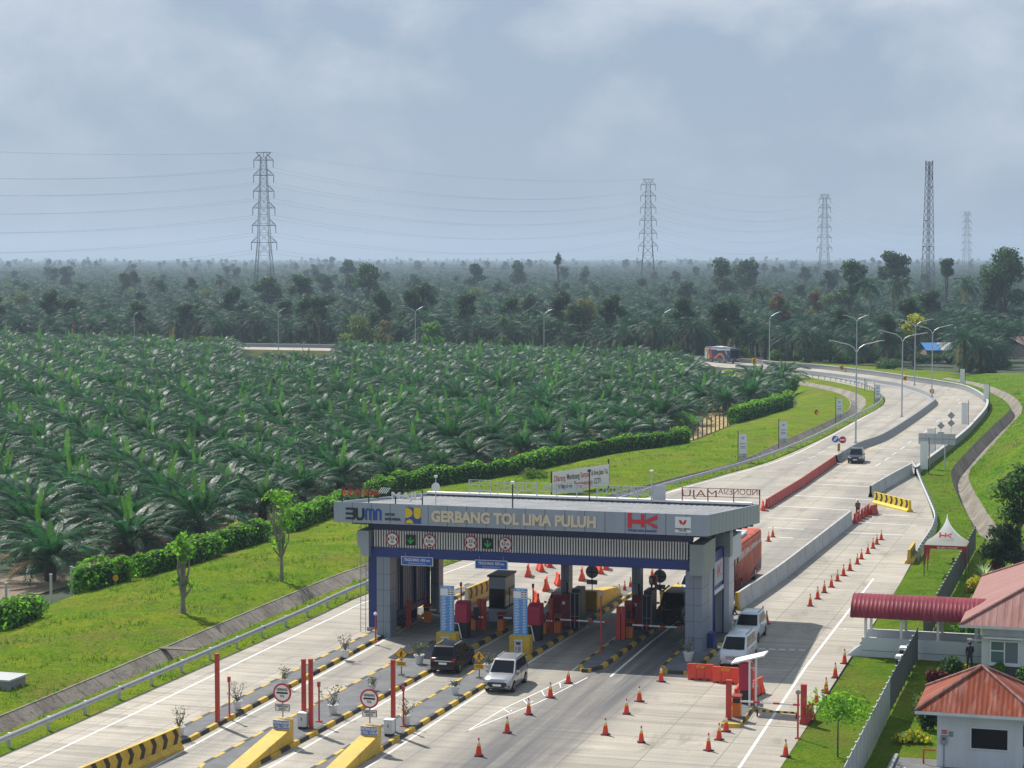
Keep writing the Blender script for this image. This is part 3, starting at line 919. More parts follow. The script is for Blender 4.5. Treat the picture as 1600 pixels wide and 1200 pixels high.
# limit signs and lane signals fixed to the slats: things of their own
def gloc(px, py, y0):
    x, z = vert(px, py, y0); return W(x, y0, z)
def limit_sign(px, py, txt, label, tall):
    t = thing('clearance_sign', label, 'road sign', gloc(px, py, -.06), GA, 'clearance signs over the lanes')
    m = MB(); m.disc((0, 0), .45, 'sign_red', 28, 0, .05); m.build('sign_rim', t)
    m = MB(); m.disc((0, 0), .375, 'sign_white', 28, -.006)
    m.build('sign_face', t)
    m = MB()
    a = .36
    for s in (-1, 1):
        m = MB()
        if tall: m.face([(-.17, -.010, s * .30), (.17, -.010, s * .30), (0, -.010, s * .15)], 'sign_black')
        else: m.face([(s * .33, -.010, .18), (s * .33, -.010, -.18), (s * .20, -.010, 0)], 'sign_black')
        m.build('sign_arrow', t)
    if tall: text(txt, .27, 'sign_black', 'lettering', t, (0, -.012, 0), bold=.015, sx=.85)
    else:
        text(txt.split()[0], .27, 'sign_black', 'lettering', t, (0, -.012, .09), bold=.015, sx=.85)
        text('m', .27, 'sign_black', 'lettering', t, (0, -.012, -.15), bold=.015, sx=.85)
limit_sign(613, 842.5, '3,5 m', 'red ringed width limit sign reading 3,5 m', False)
limit_sign(671, 845.5, '4,2 m', 'red ringed 4,2 m height sign between the two width limit signs', True)
limit_sign(735.5, 848, '2,5 m', 'red ringed width limit sign reading 2,5 m', False)
limit_sign(789.5, 850, '4,2 m', 'red ringed 4,2 m height sign just beyond the 2,5 m sign', True)
mat('led_green', (.015, .30, .06), .4, emit=.22)
for px, py, lb in ((641.5, 844, 'green arrow lane signal beside the 3,5 m sign'), (762, 849.5, 'green arrow lane signal beside the 2,5 m sign')):
    t = thing('lane_signal', lb, 'lane signal', gloc(px, py, -.05), GA, 'green arrow lane signals')
    m = MB(); m.box(-.34, .34, 0, .05, -.34, .34, 'sign_black'); m.build('case', t)
    m = MB(); ribbon(m, [(0, .22), (0, -.2)], .07, -.012, -.004, 'led_green')
    ribbon(m, [(-.2, .03), (0, -.2), (.2, .03)], .08, -.016, -.008, 'led_green'); m.build('arrow', t)
for px, py, lb in ((651.5, 877, 'blue height board hanging over the first lane, nearer the side screens'), (767.5, 882.5, 'blue height board hanging over the second lane, above the booth')):
    t = thing('height_board', lb, 'sign board', gloc(px, py, -.15), GA, 'blue maximum height boards')
    m = MB(); m.box(-1.10, 1.10, .01, .05, -.29, .29, 'sign_white'); m.build('board_frame', t)
    m = MB(); m.box(-1.05, 1.05, 0, .012, -.25, .25, 'sign_blue'); m.build('panel', t)
    text('TINGGI MAKS. 4200 mm', .27, 'sign_white', 'lettering', t, (0, -.006, .07), bold=.012, sx=.62)
    text('TINGGI KENDARAAN MAKS. 4,2 m', .10, 'sign_white', 'lettering', t, (0, -.006, -.15), sx=.8)
    for x in (-.8, .8): MB().tube([(x, .03, .29), (x, .03, .55)], .02, 'grey').build('hanger', t)
# rooftop signs, seen from behind on the rear edge
def roof_sign(nm, label, px0, px1, pyb, y0, rows, hgt, frame_m, nposts, dz=0.0):
    xa, za = vert(px0, pyb, y0); xb, zb = vert(px1, pyb, y0)
    t = thing(nm, label, 'rooftop sign', W(xa, y0, zt(y0)), GA)
    Lx = xb - xa
    for k in range(nposts):
        x = Lx * k / (nposts - 1); MB().box(x - .035, x + .035, -.03, .03, -.02, hgt, frame_m).build('frame_post', t)
    m = MB()
    for z in (hgt - .04, hgt - .62): m.box(.036, Lx - .036, -.02, .02, z, z + .04, frame_m)
    m.build('frame_rail', t)
    for s, u0, u1, zc, cap, mt, mir in rows:
        o = text(s, cap / .7, mt, 'lettering', t, (Lx * (u0 + u1) / 2, -.05, zc), bold=-.008 if mir else .012, ext=.02, mirror=mir)
        o.data.transform(Matrix.Scale(Lx * (u1 - u0) / max(.01, o.dimensions.x), 4, (1, 0, 0)))
    return t
t = roof_sign('rooftop_sign', 'rooftop frame with red INDONESIA and white MAJU letters beside the disc antenna', 535, 660, 786, -1.4, [('INDONESIA', .0, .47, .62, .42, 'red', False), ('MAJU', .62, 1.0, .50, .44, 'white', False)], .92, 'black', 4)
m = MB()
for k in range(5):
    ribbon(m, [(2.45 + k * .14, .62), (2.75 + k * .14, 1.0)], .06, -.03, .0, 'white')
m.build('ray_emblem', t)
roof_sign('rooftop_sign', 'dark rooftop frame with reversed INDONESIA MAJU letters above the bus lane', 1066, 1187, 785, 16.6, [('MAJU', .0, .45, .62, .5, 'dark_red', True), ('INDONESIA', .47, 1.0, .82, .42, 'dark_red', True)], 1.05, 'dark_red', 4)
roof_sign('rooftop_sign', 'long silver rooftop frame with the reversed gate name in front of the banner', 777, 1028, 774, 16.6, [('GERBANG TOL LIMA PULUH', .04, .95, .70, .55, 'galv', True)], 1.0, 'galv', 9)
xa, za = vert(733, 767, 16.6)
t = thing('roof_lattice', 'empty silver lattice frame on the rear roof edge', 'rooftop frame', W(xa, 16.6, zt(16.6)), GA)
for x in (0, .8, 1.62): MB().box(x - .03, x + .03, -.03, .03, 0, 1.1, 'galv').build('frame_post', t)
m = MB()
for z in (.3, .7, 1.06): m.box(.03, 1.6, -.02, .02, z, z + .04, 'galv')
m.tube([(0, 0, 1.05), (.8, 0, .55)], .02, 'galv'); m.build('frame_rail', t)
# roof poles
def on_roof(px, y0):
    x, z = vert(px, 790, y0); return W(x, y0, zt(y0) - .2)
t = thing('disc_antenna', 'white round disc antenna on a pole at the front roof edge', 'antenna', on_roof(681, -1.2), GA)
m = MB(); m.tube([(0, 0, 0), (0, 0, 1.95)], .03, 'galv'); m.build('pole', t)
m = MB(); m.disc((0, 1.35), .27, 'white', 24, -.06, .08); m.build('dish', t)
m = MB(); m.box(-.09, .09, -.09, .09, 1.95, 2.1, 'white'); m.build('camera_head', t)
for px, y0, h, lb, pan in ((801, -1.2, 1.75, 'dark camera pole on the front roof edge above the gate name', 0), (921, 16.4, 2.2, 'dark camera pole standing in front of the white banner', 0)):
    t = thing('camera_pole', lb, 'camera pole', on_roof(px, y0), GA, 'rooftop camera poles')
    m = MB(); m.tube([(0, 0, 0), (0, 0, h)], .045, 'black'); m.build('pole', t)
    m = MB(); m.box(-.1, .1, -.2, .1, h - .05, h + .12, 'white' if px < 900 else 'black'); m.build('camera_head', t)
t = thing('lamp_pole', 'slim rooftop lamp pole with a grey panel at the rear edge', 'lamp pole', on_roof(1018, 16.4), GA)
m = MB(); m.tube([(0, 0, 0), (0, 0, 2.3)], .045, 'galv'); m.build('pole', t)
m = MB(); m.box(-.10, .12, -.25, .1, 2.3, 2.4, 'white'); m.build('lamp_head', t)
m = MB(); m.box(.05, 1.0, .06, .11, .25, 1.3, 'board_grey'); m.build('panel', t)
t = thing('ladder', 'thin steel ladder standing against the blue pier of the gate', 'ladder', W(-1.75, 1.6, 0), GA)
for x in (0, .36): MB().tube([(x, 0, 0), (x, .15, 7.6)], .022, 'grey', 5).build('rail', t)
for k in range(24): MB().tube([(0, .006 * k, .3 + k * .3), (.36, .006 * k, .3 + k * .3)], .014, 'grey', 4).build('rung', t)

# ------------------------------------------------------------------ traffic islands
def island(label, lx, rx, y0, y1, group='kerbed traffic islands', nose=0.0, painted_to=None):
    """lx, rx: x of the left and right kerb at y0 and y1."""
    t = thing('traffic_island', label, 'traffic island', GO, GA, group)
    h = .2
    def X(l, y): return l[0] + (l[1] - l[0]) * (y - y0) / (y1 - y0)
    n = max(2, int((y1 - y0) / 1.15))
    kb = .26
    m = MB()
    tops = MB()
    L, Rr = [], []
    for k in range(n + 1):
        y = y0 + (y1 - y0) * k / n
        sh = nose if k == 0 else 0
        L.append((X(lx, y) + sh, y)); Rr.append((X(rx, y) - sh, y))
    for k in range(n):
        for side, P, sg in ((0, L, 1), (1, Rr, -1)):
            a, b_ = P[k], P[k + 1]
            mt = ('kerb_yellow', 'kerb_black')[(k + side) % 2]
            V = []
            for (x, y) in (a, b_):
                V += [(x, y, 0), (x + sg * .06, y, h), (x + sg * kb, y, h), (x + sg * kb, y, 0)]
            m.add(V, [(0, 4, 5, 1), (1, 5, 6, 2), (0, 1, 2, 3), (4, 7, 6, 5)], mt)
    # nose kerbs
    a, b_ = L[0], Rr[0]
    mid = ((a[0] + b_[0]) / 2, a[1] - nose * .9)
    for (p, q_), mt in zip(((a, (a[0] * .6 + mid[0] * .4, a[1] - nose * .7)), ((a[0] * .6 + mid[0] * .4, a[1] - nose * .7), (b_[0] * .6 + mid[0] * .4, b_[1] - nose * .7)), ((b_[0] * .6 + mid[0] * .4, b_[1] - nose * .7), b_)), ('kerb_yellow', 'kerb_black', 'kerb_yellow')):
        V = []
        for (x, y) in (p, q_): V += [(x, y, 0), (x, y + .03, h), (x, y + kb, h)]
        m.add(V, [(0, 3, 4, 1), (1, 4, 5, 2)], mt)
    m.build('kerb', t)
    tops.face([(x + kb, y, h - .012) for x, y in L] + [(x - kb, y, h - .012) for x, y in Rr[::-1]], 'island_top')
    tops.face([(L[0][0] + .05, L[0][1] + .01, h - .016), (Rr[0][0] - .05, Rr[0][1] + .01, h - .016), (b_[0] * .6 + mid[0] * .4, b_[1] - nose * .6, h - .016), (a[0] * .6 + mid[0] * .4, a[1] - nose * .6, h - .016)], 'island_top')
    tops.build('island_top', t)
    return t
island('kerbed island under the first gate column with the row of potted shrubs', (-.75, -.9), (1.0, .15), -31.3, 22, nose=.3)
island('kerbed island with the yellow ramp and the paired red posts', (3.7, 4.3), (6.35, 7.8), -36, 13, nose=.3)
island('kerbed island with the yellow ramp and the single red post', (9.15, 10.0), (11.0, 12.3), -36, 24, nose=.3)
island('short nosed island carrying the red lane machines at the middle column', (15.15, 15.3), (16.75, 17.4), -6.9, 26, nose=.45)
island('kerbed island under the last gate column with one potted plant', (20.1, 19.9), (22.5, 22.2), -5.9, 12, nose=.4)
# barrier machine island on the bypass lane
pa = [at(1126, 1137), at(1156, 1138), at(1183, 1101), at(1155, 1092)]
t = thing('traffic_island', 'small yellow edged island under the white solar canopy', 'traffic island', (0, 0, 0), 0, 'kerbed traffic islands')
m = MB()
for k in range(4):
    a, b_ = pa[k], pa[(k + 1) % 4]
    n = 1 if k in (0, 2) else 6
    for j in range(n):
        p, q_ = a.lerp(b_, j / n), a.lerp(b_, (j + 1) / n)
        ce = (pa[0] + pa[2]) / 2
        m.add([p, q_, q_.lerp(ce, .03) + Vector((0, 0, .2)), p.lerp(ce, .03) + Vector((0, 0, .2)), q_.lerp(ce, .16) + Vector((0, 0, .2)), p.lerp(ce, .16) + Vector((0, 0, .2))], [(0, 1, 2, 3), (3, 2, 4, 5)], ('kerb_yellow', 'kerb_black')[j % 2])
m.build('kerb', t)
m = MB(); ce = (pa[0] + pa[2]) / 2
m.face([p.lerp(ce, .1) + Vector((0, 0, .188)) for p in pa], 'island_top'); m.build('island_top', t)
# ------------------------------------------------------------------ long barriers and rails
JERSEY = [(-.32, 0), (-.30, .10), (-.14, .32), (-.09, .92), (.09, .92), (.14, .32), (.30, .10), (.32, 0)]
MED = smooth(pts([(1306, 723), (1341, 702)], 0) + pts([(1378, 678), (1418, 654), (1452, 630.5), (1460, 622.5), (1455, 616), (1440, 609), (1410, 600), (1380, 595), (1337, 588.5), (1300, 583.5), (1240, 576.5), (1200, 573), (1150, 569.5)], .9), 3)
MED = [Vector((p.x, p.y, 0)) for p in MED]
o = MB().strip(MED, [(x * 1.6, z) for x, z in JERSEY], 'median_concrete').build('median_barrier')
tag(o, 'long grey concrete median wall curving away between the two carriageways', 'concrete barrier')
OUT = smooth(pts([('l', 23.9, 112)], 0) + pts([('l', 24.3, 125), ('l', 25.3, 157.5), ('l', 25.5, 182), ('l', 25.1, 216), ('l', 23.1, 239), ('l', 18, 266), ('l', 11.7, 281), ('l', 5.5, 292.4), ('l', -1, 304.8), ('l', -8.1, 316.8), ('l', -18.6, 331.8), ('l', -31, 343.3), ('l', -39, 353.2), ('w', 34, 508), ('w', -6, 540.2), ('w', -45, 561), ('w', -109, 582)], 0), 3)
par = thing('road_parapet', 'concrete parapet with a pale top rail round the outside of the bend', 'parapet')
MB().strip([p + Vector((0, 0, -.3)) for p in OUT], [(-.12, 0), (-.1, 1.15), (.12, 1.15), (.14, 0)], 'median_concrete').build('parapet_wall', par)
MB().strip([p + Vector((0, 0, .86)) for p in OUT], [(-.16, 0), (-.16, .14), (.2, .14), (.2, 0)], 'wall_concrete').build('parapet_cap', par)
def guard_rail(label, P, face, step=4.0, two=True, h=.78, reflect=True):
    """W-beam on posts; face = side (+1 right, -1 left of the path) that looks at the road."""
    t = thing('guard_rail', label, 'guard rail')
    w_ = [(0, 0), (.06, .04), (.06, .10), (0, .15), (.06, .20), (.06, .27), (0, .31), (-.02, .31), (-.02, 0)]
    MB().strip([p + Vector((0, 0, h - .31)) for p in P], [(face * x, z) for x, z in w_], 'galv').build('beam', t)
    S = spaced(P, step)
    def side(j):
        d = S[min(j + 1, len(S) - 1)] - S[max(j - 1, 0)]; d.normalize()
        return Vector((d.y, -d.x, 0)) * -face, d
    near = sorted(range(len(S)), key=lambda j: (S[j] - Vector((0, 0, 0))).length)
    rest = MB(); nr = 0
    for rank, j in enumerate(near):
        n_, d = side(j)
        X = Matrix(((n_.x, d.x, 0, S[j].x), (n_.y, d.y, 0, S[j].y), (0, 0, 1, S[j].z), (0, 0, 0, 1)))
        m = MB() if rank < 90 else rest
        m.box(.10, .22, -.08, .08, -.2, h - .02, 'galv', X)
        m.box(.022, .10, -.10, .10, h - .34, h - .02, 'galv', X)
        if rank < 90: m.build('post', t)
        else: nr += 1
    if nr: tag(rest.build('post', t), kind='stuff')
    if reflect:
        for j in range(2, len(S) - 1, 5):
            if (S[j] - Vector((0, 0, 0))).length > 330: continue
            n_, d = side(j)
            X = Matrix(((n_.x, d.x, 0, S[j].x), (n_.y, d.y, 0, S[j].y), (0, 0, 1, S[j].z), (0, 0, 0, 1)))
            MB().box(-.10, -.07, -.07, .07, h - .22, h - .10, 'sign_red', X).build('reflector', t)
    return t
GL = pts([('l', -7.25, -70), ('l', -7.2, -29), ('l', -7.15, 2.6), ('l', -7.3, 17.5)] + [('l', -5.6, 37), ('l', -3.4, 60), ('l', -1.0, 84.5), ('l', 1.9, 104), ('l', 4.7, 125), ('l', 6.4, 159), ('l', 6.8, 192), ('l', 7.3, 213), ('l', 6.5, 232), ('l', 4.0, 249)])
guard_rail('long silver crash barrier along the left verge beside the drainage ditch', [Vector((p.x, p.y, 0)) for p in smooth(GL, 3)], 1)
GL2 = [Vector((p.x, p.y, 0)) for p in smooth(pts([('l', 4.0, 250.5), ('l', -2.0, 272), ('l', -9.5, 289), ('l', -20, 306)], 0), 3)]
guard_rail('short crash barrier round the inside of the bend with pale posts', GL2, 1, 3.0, reflect=False)
GR = [Vector((p.x, p.y, 0)) for p in smooth(pts([(1425, 721), (1430, 727), (1439, 750), (1451, 777), (1460, 799), (1461, 806), (1455, 825), (1439, 849), (1432, 861)], .75), 2)]
guard_rail('white topped crash barrier curving behind the yellow chevron blocks', GR[::-1], -1, 2.0, reflect=False)
def wall(label, P, h=1.22, endm=None):
    t = thing('concrete_wall', label, 'concrete wall', (0, 0, 0), 0, None)
    MB().strip(P, [(-.26, 0), (-.11, .5), (-.09, h), (.09, h), (.11, .5), (.26, 0)], 'wall_concrete').build('wall_body', t)
    S = spaced(P, 4.0)
    m = MB()
    for j in range(1, len(S) - 1):
        d = S[j + 1] - S[j - 1]; d.normalize(); n_ = Vector((d.y, -d.x, 0))
        X = Matrix(((n_.x, d.x, 0, S[j].x), (n_.y, d.y, 0, S[j].y), (0, 0, 1, 0), (0, 0, 0, 1)))
        m.prism([(-.265, 0.001), (-.115, .5), (-.094, h + .004), (.094, h + .004), (.115, .5), (.265, 0.001)], -.02, .02, 'dark_grey', 'y', X)
    m.build('joint', t)
    if endm:
        d = P[1] - P[0]; d.normalize(); n_ = Vector((d.y, -d.x, 0))
        X = Matrix(((n_.x, d.x, 0, P[0].x), (n_.y, d.y, 0, P[0].y), (0, 0, 1, 0), (0, 0, 0, 1)))
        MB().prism([(-.29, 0), (-.13, .5), (-.11, h + .02), (.11, h + .02), (.13, .5), (.29, 0)], -.05, .35, endm, 'y', X).build('painted_end', t)
    return t
wall('long pale concrete wall with a yellow end beside the orange bus', smooth([at(1151, 953), W(21.4, 30), W(21.8, 45), at(1329, 818)], 2), endm='yellow')
wall('shorter pale concrete wall behind the yellow chevron blocks', smooth([at(1360, 777), W(22.2, 100), at(1424, 740)], 2))

# ------------------------------------------------------------------ yellow chevron blocks
def chevron_block(label, p0, p1, side, group='yellow chevron barriers', h=1.15, nseg=2, white_end=False, point=1):
    """Jersey barrier from p0 to p1; chevrons on the given side (+1 right of p0->p1)."""
    d = p1 - p0; Lg = d.length; d = d.normalized(); n_ = Vector((d.y, -d.x, 0)) * side
    X = Matrix(((n_.x, d.x, 0, p0.x), (n_.y, d.y, 0, p0.y), (0, 0, 1, 0), (0, 0, 0, 1)))
    mt = 'bright_yellow' if 'bright' in label else 'yellow'
    t = thing('chevron_barrier', label, 'barrier', (0, 0, 0), 0, group)
    prof = [(-.34, 0), (-.34, .12), (-.15, .34), (-.10, h), (.10, h), (.15, .34), (.34, .12), (.34, 0)]
    for k in range(nseg):
        m = MB(); m.prism(prof, Lg * k / nseg + .02, Lg * (k + 1) / nseg - .02, mt, 'y', X); m.build('segment', t)
    nc = max(2, int(round(Lg / 1.05)))
    for k in range(nc):
        y = (k + .5) * Lg / nc
        f = lambda dy, z: X @ Vector((.157 - .05 * (z - .34) / (h - .34) + .004, y + dy * point, z))
        za, zb_, zm = .36, h - .02, (.36 + h) / 2
        m = MB()
        m.face([f(-.26, za), f(.12, za), f(.36, zm), f(-.02, zm)], 'sign_black'); m.face([f(-.02, zm), f(.36, zm), f(.12, zb_), f(-.26, zb_)], 'sign_black')
        m.build('chevron', t)
    if white_end:
        m = MB(); m.prism(prof, -.03, .015, 'white', 'y', X); m.build('white_end', t)
    return t
chevron_block('weathered yellow chevron block at the head of the potted island', at(279, 1170), W(.35, -41.5), -1, nseg=2, point=-1)
chevron_block('bright yellow chevron blocks set across the closed ramp', at(1367, 786), at(1422, 800), 1, nseg=2)
chevron_block('yellow chevron block seen through the gate behind the dark booth', at(729, 944), at(778, 923), 1, nseg=1, white_end=True)
chevron_block('yellow block seen end on beside the red topped tent', at(1420, 881), at(1428, 868), 1, nseg=1)
# ------------------------------------------------------------------ plastic water barriers
def water_barrier(mt, label, L_=1.5, h=.95):
    t = thing('water_barrier', label, 'barrier')
    m = MB()
    prof = [(-.24, 0), (-.22, .16), (-.12, .42), (-.07, .62), (-.075, h), (.075, h), (.07, .62), (.12, .42), (.22, .16), (.24, 0)]
    m.prism(prof, -L_ / 2, -L_ / 2 + .5, mt, 'x'); m.prism([(y * .8, z) for y, z in prof], -L_ / 2 + .5, L_ / 2 - .5, mt, 'x'); m.prism(prof, L_ / 2 - .5, L_ / 2, mt, 'x')
    m.build('shell', t, bevel=.03)
    m = MB()
    for x in (-.45, 0, .45): m.box(x - .10, x + .10, -.247, .247, .0, .10, 'black')
    m.build('foot_slot', t)
    m = MB()
    m.box(-L_ / 2 - .06, -L_ / 2, -.05, .05, .5, h - .05, mt); m.box(L_ / 2, L_ / 2 + .06, -.05, .05, .5, h - .05, mt); m.build('hinge_lug', t)
    return t
wb_red = water_barrier('barrier_red', 'dark red plastic barrier in the long tight row between the carriageways')
wb_or = water_barrier('orange_red', 'orange red plastic barrier with pale letters beside the nose of the last island')
first = {'red': wb_red, 'or': wb_or}; used = set()
def barrier(kind, p, rz, label, group=None):
    r = first[kind]
    if kind not in used:
        used.add(kind); r.location = p; r.rotation_euler.z = rz; r['label'] = label
        if group: r['group'] = group
        return r
    c = dup(r, p, rz, label, group)
    if not group and 'group' in c: del c['group']
    return c
row = spaced([at(1197, 795), at(1250, 762), at(1305, 724)], 1.62)
for a, b_ in zip(row, row[1:]):
    d = b_ - a
    barrier('red', (a + b_) / 2, math.atan2(d.y, d.x), 'dark red plastic barrier in the long tight row between the carriageways', 'red barriers in the long row')
for k, (px, py) in enumerate(((1336, 817), (1341.5, 813.5), (1347, 810), (1352, 806.5), (1356.5, 803))):
    barrier('red', at(px, py), R(76), ('red barrier nearest the end of the pale wall', 'red barrier second from the pale wall', 'red barrier in the middle of the short oblique row', 'red barrier second from the far end of the oblique row', 'red barrier at the far end of the short oblique row')[k], 'red barriers closing the ramp')
barrier('red', at(1365, 804), GA + R(75), 'red barrier standing alone before the bright yellow chevron blocks', 'red barriers closing the ramp')
for k, (px, py, a) in enumerate(((825, 900, 70), (844, 892, 72), (857, 885, 75), (909, 906, 60), (936, 895, 62), (947, 889, 70), (872, 914, 55), (853, 922, 50), (838, 945, 62), (1192, 797, 60))):
    barrier('or', at(px, py), R(80 + (a * 7) % 23), ('orange barrier beyond the booth, nearest the blue board', 'orange barrier beyond the booth, under the blue beam', 'orange barrier half cut by the beam above the shaded car', 'orange barrier left of the grey round sign back', 'orange barrier just right of the grey round sign back', 'orange barrier farthest off, cut by the blue beam', 'orange barrier by the roof of the shaded car', 'orange barrier just left of the shaded car', 'orange barrier behind the second blue tariff board', 'orange barrier at the near end of the long red row')[k], 'orange barriers beyond the gate')
ob = barrier('or', at(1095, 1062), GA + R(2), 'orange barrier touching the yellow nose of the last island', 'orange barriers by the bypass lane')
ob2 = barrier('or', at(1134, 1067), GA + R(-2), 'orange barrier in front of the parked white van', 'orange barriers by the bypass lane')
for px, py, a, lb in ((1168, 1075, 70, 'orange barrier behind the crimson machine'), (1183, 1086, 78, 'orange barrier at the outer end by the solar canopy'), (1176, 1096, 100, 'orange barrier beside the canopy leg'), (1152, 1098, 92, 'orange barrier behind the orange boom cabinet')):
    barrier('or', at(px, py), GA + R(a), lb, 'orange barriers by the bypass lane')
barrier('red', at(1262, 1128), GA + R(80), 'red barrier leaning on the red post at the lawn edge', 'red barriers closing the ramp')
for o_ in (ob, ob2):
    tx = text('STOP', .22, 'cone_yellow', 'lettering', o_, (0, -.085, .78), bold=.02)
# ------------------------------------------------------------------ cones
def cone():
    t = thing('traffic_cone', 'orange traffic cone', 'traffic cone')
    MB().box(-.21, .21, -.21, .21, 0, .05, 'rubber').build('base', t)
    def seg(a, b_, mt, nm):
        r = lambda z: .165 - (z - .05) * .155
        MB().lathe([(r(a), a), (r(b_), b_)], mt, 14).build(nm, t, smooth=40)
    seg(.05, .50, 'cone_red', 'body'); seg(.50, .63, 'cone_yellow', 'band'); seg(.63, .78, 'sign_white', 'band')
    seg(.78, .90, 'cone_red', 'tip')
    return t
cone0 = cone(); cone_used = []
def put_cone(px, py, label, group):
    p = at(px, py)
    if not cone_used:
        cone_used.append(1); cone0.location = p; cone0['label'] = label; cone0['group'] = group; return
    c_ = dup(cone0, p, random.uniform(0, 6.28), label, group)
    c_.scale = (random.uniform(.96, 1.04),) * 2 + (random.uniform(.95, 1.04),)
ORD = ['first', 'second', 'third', 'fourth', 'fifth', 'sixth', 'seventh', 'eighth', 'ninth', 'tenth', 'eleventh', 'twelfth', 'last']
for k, q_ in enumerate(((1266, 947), (1277.5, 936), (1288, 926), (1299, 917.5), (1308.5, 908), (1318, 899.5), (1328, 891.5), (1339.5, 881.5), (1346, 873.5), (1356, 865), (1364, 857), (1370, 850.5), (1377, 843.5))):
    put_cone(q_[0], q_[1], f'{ORD[k]} orange cone, counted from the red canopy, in the diagonal row beside the pale wall', 'cones in the diagonal row')
for k, q_ in enumerate(((748, 1181), (792.5, 1145), (826, 1116.5), (860, 1090), (888, 1067.5))):
    put_cone(q_[0], q_[1], f'{("nearest", "second", "middle", "fourth", "farthest")[k]} orange cone on the painted gore beside the silver car', 'cones on the gore')
for q_, lb in (((946, 1148), 'orange cone at the near end of the dark lane edge'), ((979, 1115.5), 'orange cone second along the dark lane edge'), ((999, 1096), 'orange cone third along the dark lane edge'), ((1033, 1065), 'orange cone right before the nose of the last island'),
               ((1002, 1160), 'orange cone standing alone in the empty bay'), ((1107, 1173), 'orange cone nearest of three before the canopy island'), ((1123.5, 1156), 'orange cone in the middle of three before the canopy island'), ((1134.5, 1143), 'orange cone touching the canopy island'),
               ((1227.5, 1182), 'orange cone at the lawn edge nearest the viewer'), ((1275.5, 1101), 'orange cone half hidden behind the young tree'), ((1290.7, 1083), 'orange cone at the lawn edge beyond the young tree'), ((1305, 1059), 'orange cone midway along the lawn edge'), ((1319.5, 1037), 'orange cone at the lawn edge beside the white ramp')):
    put_cone(q_[0], q_[1], lb, 'cones near the bypass lane')
for q_, lb in (((1207.5, 839), 'orange cone beyond the bus, farther from the gate'), ((1200.7, 846), 'orange cone beyond the bus, nearer the gate'), ((967.5, 931), 'orange cone beside the far yellow ramp'), ((976, 926), 'orange cone second from the far yellow ramp'), ((985, 920.5), 'orange cone third from the far yellow ramp'),
               ((1019, 902), 'orange cone seen left of the second round sign back'), ((1031, 893), 'orange cone cut by the beam above the second round sign back'), ((1192, 968), 'orange cone tucked behind the far white car'), ((1198, 975), 'orange cone at the tail of the far white car')):
    put_cone(q_[0], q_[1], lb, 'cones beyond the gate')
# ------------------------------------------------------------------ street lamps
def lamp(px, base_y, top_y, label, z0=0.0, arms=((-2.9, .55), (2.9, .55)), rz=0.0):
    p = at(px, base_y, z0)
    t = thing('street_lamp', label, 'street lamp', p, rz, 'street lamps along the highway')
    h = (base_y - top_y) / FPX * (p.y * _cp + (EYE - z0) * _sp)
    MB().tube([(0, 0, 0), (0, 0, h * .5), (0, 0, h)], [.12, .10, .075], 'galv', 8).build('pole', t)
    for ax, az in arms:
        s = 1 if ax > 0 else -1
        MB().tube([(0, 0, h - .05), (.35 * s, 0, h + az * .9), (1.0 * s, 0, h + az * 1.6), (ax, 0, h + az * 2.4)], .06, 'galv', 6).build('arm', t)
        m = MB(); m.box(min(ax, ax + .55 * s), max(ax, ax + .55 * s), -.12, .12, h + az * 2.4 - .02, h + az * 2.4 + .10, 'galv'); m.build('lamp_head', t)
    MB().box(-.2, .2, -.2, .2, -.02, .14, 'grey').build('base', t)
    return t
lamp(1337, 692, 550, 'tall double armed lamp rising from the median nearest the dark car', arms=((-3.0, .6), (3.0, .6)), z0=.9)
lamp(1409, 651, 533, 'double armed lamp in the middle of the median', arms=((-3.1, .65), (3.2, .5)), z0=.9)
lamp(1456, 620, 521, 'double armed lamp on the turn of the median beside the chevron sign', arms=((-2.9, .6), (2.9, .6)), z0=.9)
lamp(1429, 602, 511, 'double armed lamp on the outer carriageway of the bend', arms=((-2.9, .6), (2.9, .6)), z0=.9)
lamp(1338, 588, 502, 'far lamp standing in line behind the nearest median lamp', arms=((-2.3, .5), (1.9, .5)), z0=.9)
lamp(1202, 573, 498, 'lamp above the road behind the blue coach', arms=((2.0, .6),), z0=.9)
lamp(1036, 548, 492, 'lamp among the palms just before the blue coach', arms=((2.0, .6),), z0=0)
for px, by, ty, lb, ar in ((850, 548, 492, 'lamp beside the brown fallen fronds', ((-1.6, .5), (2.0, .6))), (649, 549, 488, 'lamp left of the bright green tree', ((-1.7, .5), (2.0, .6))), (435, 549, 490, 'lamp above the pale strip of far road', ((-1.2, .4), (1.6, .6))), (210, 548, 493, 'farthest lamp, half sunk among the palms', ((1.2, .5),))):
    lamp(px, by, ty, lb, arms=ar)
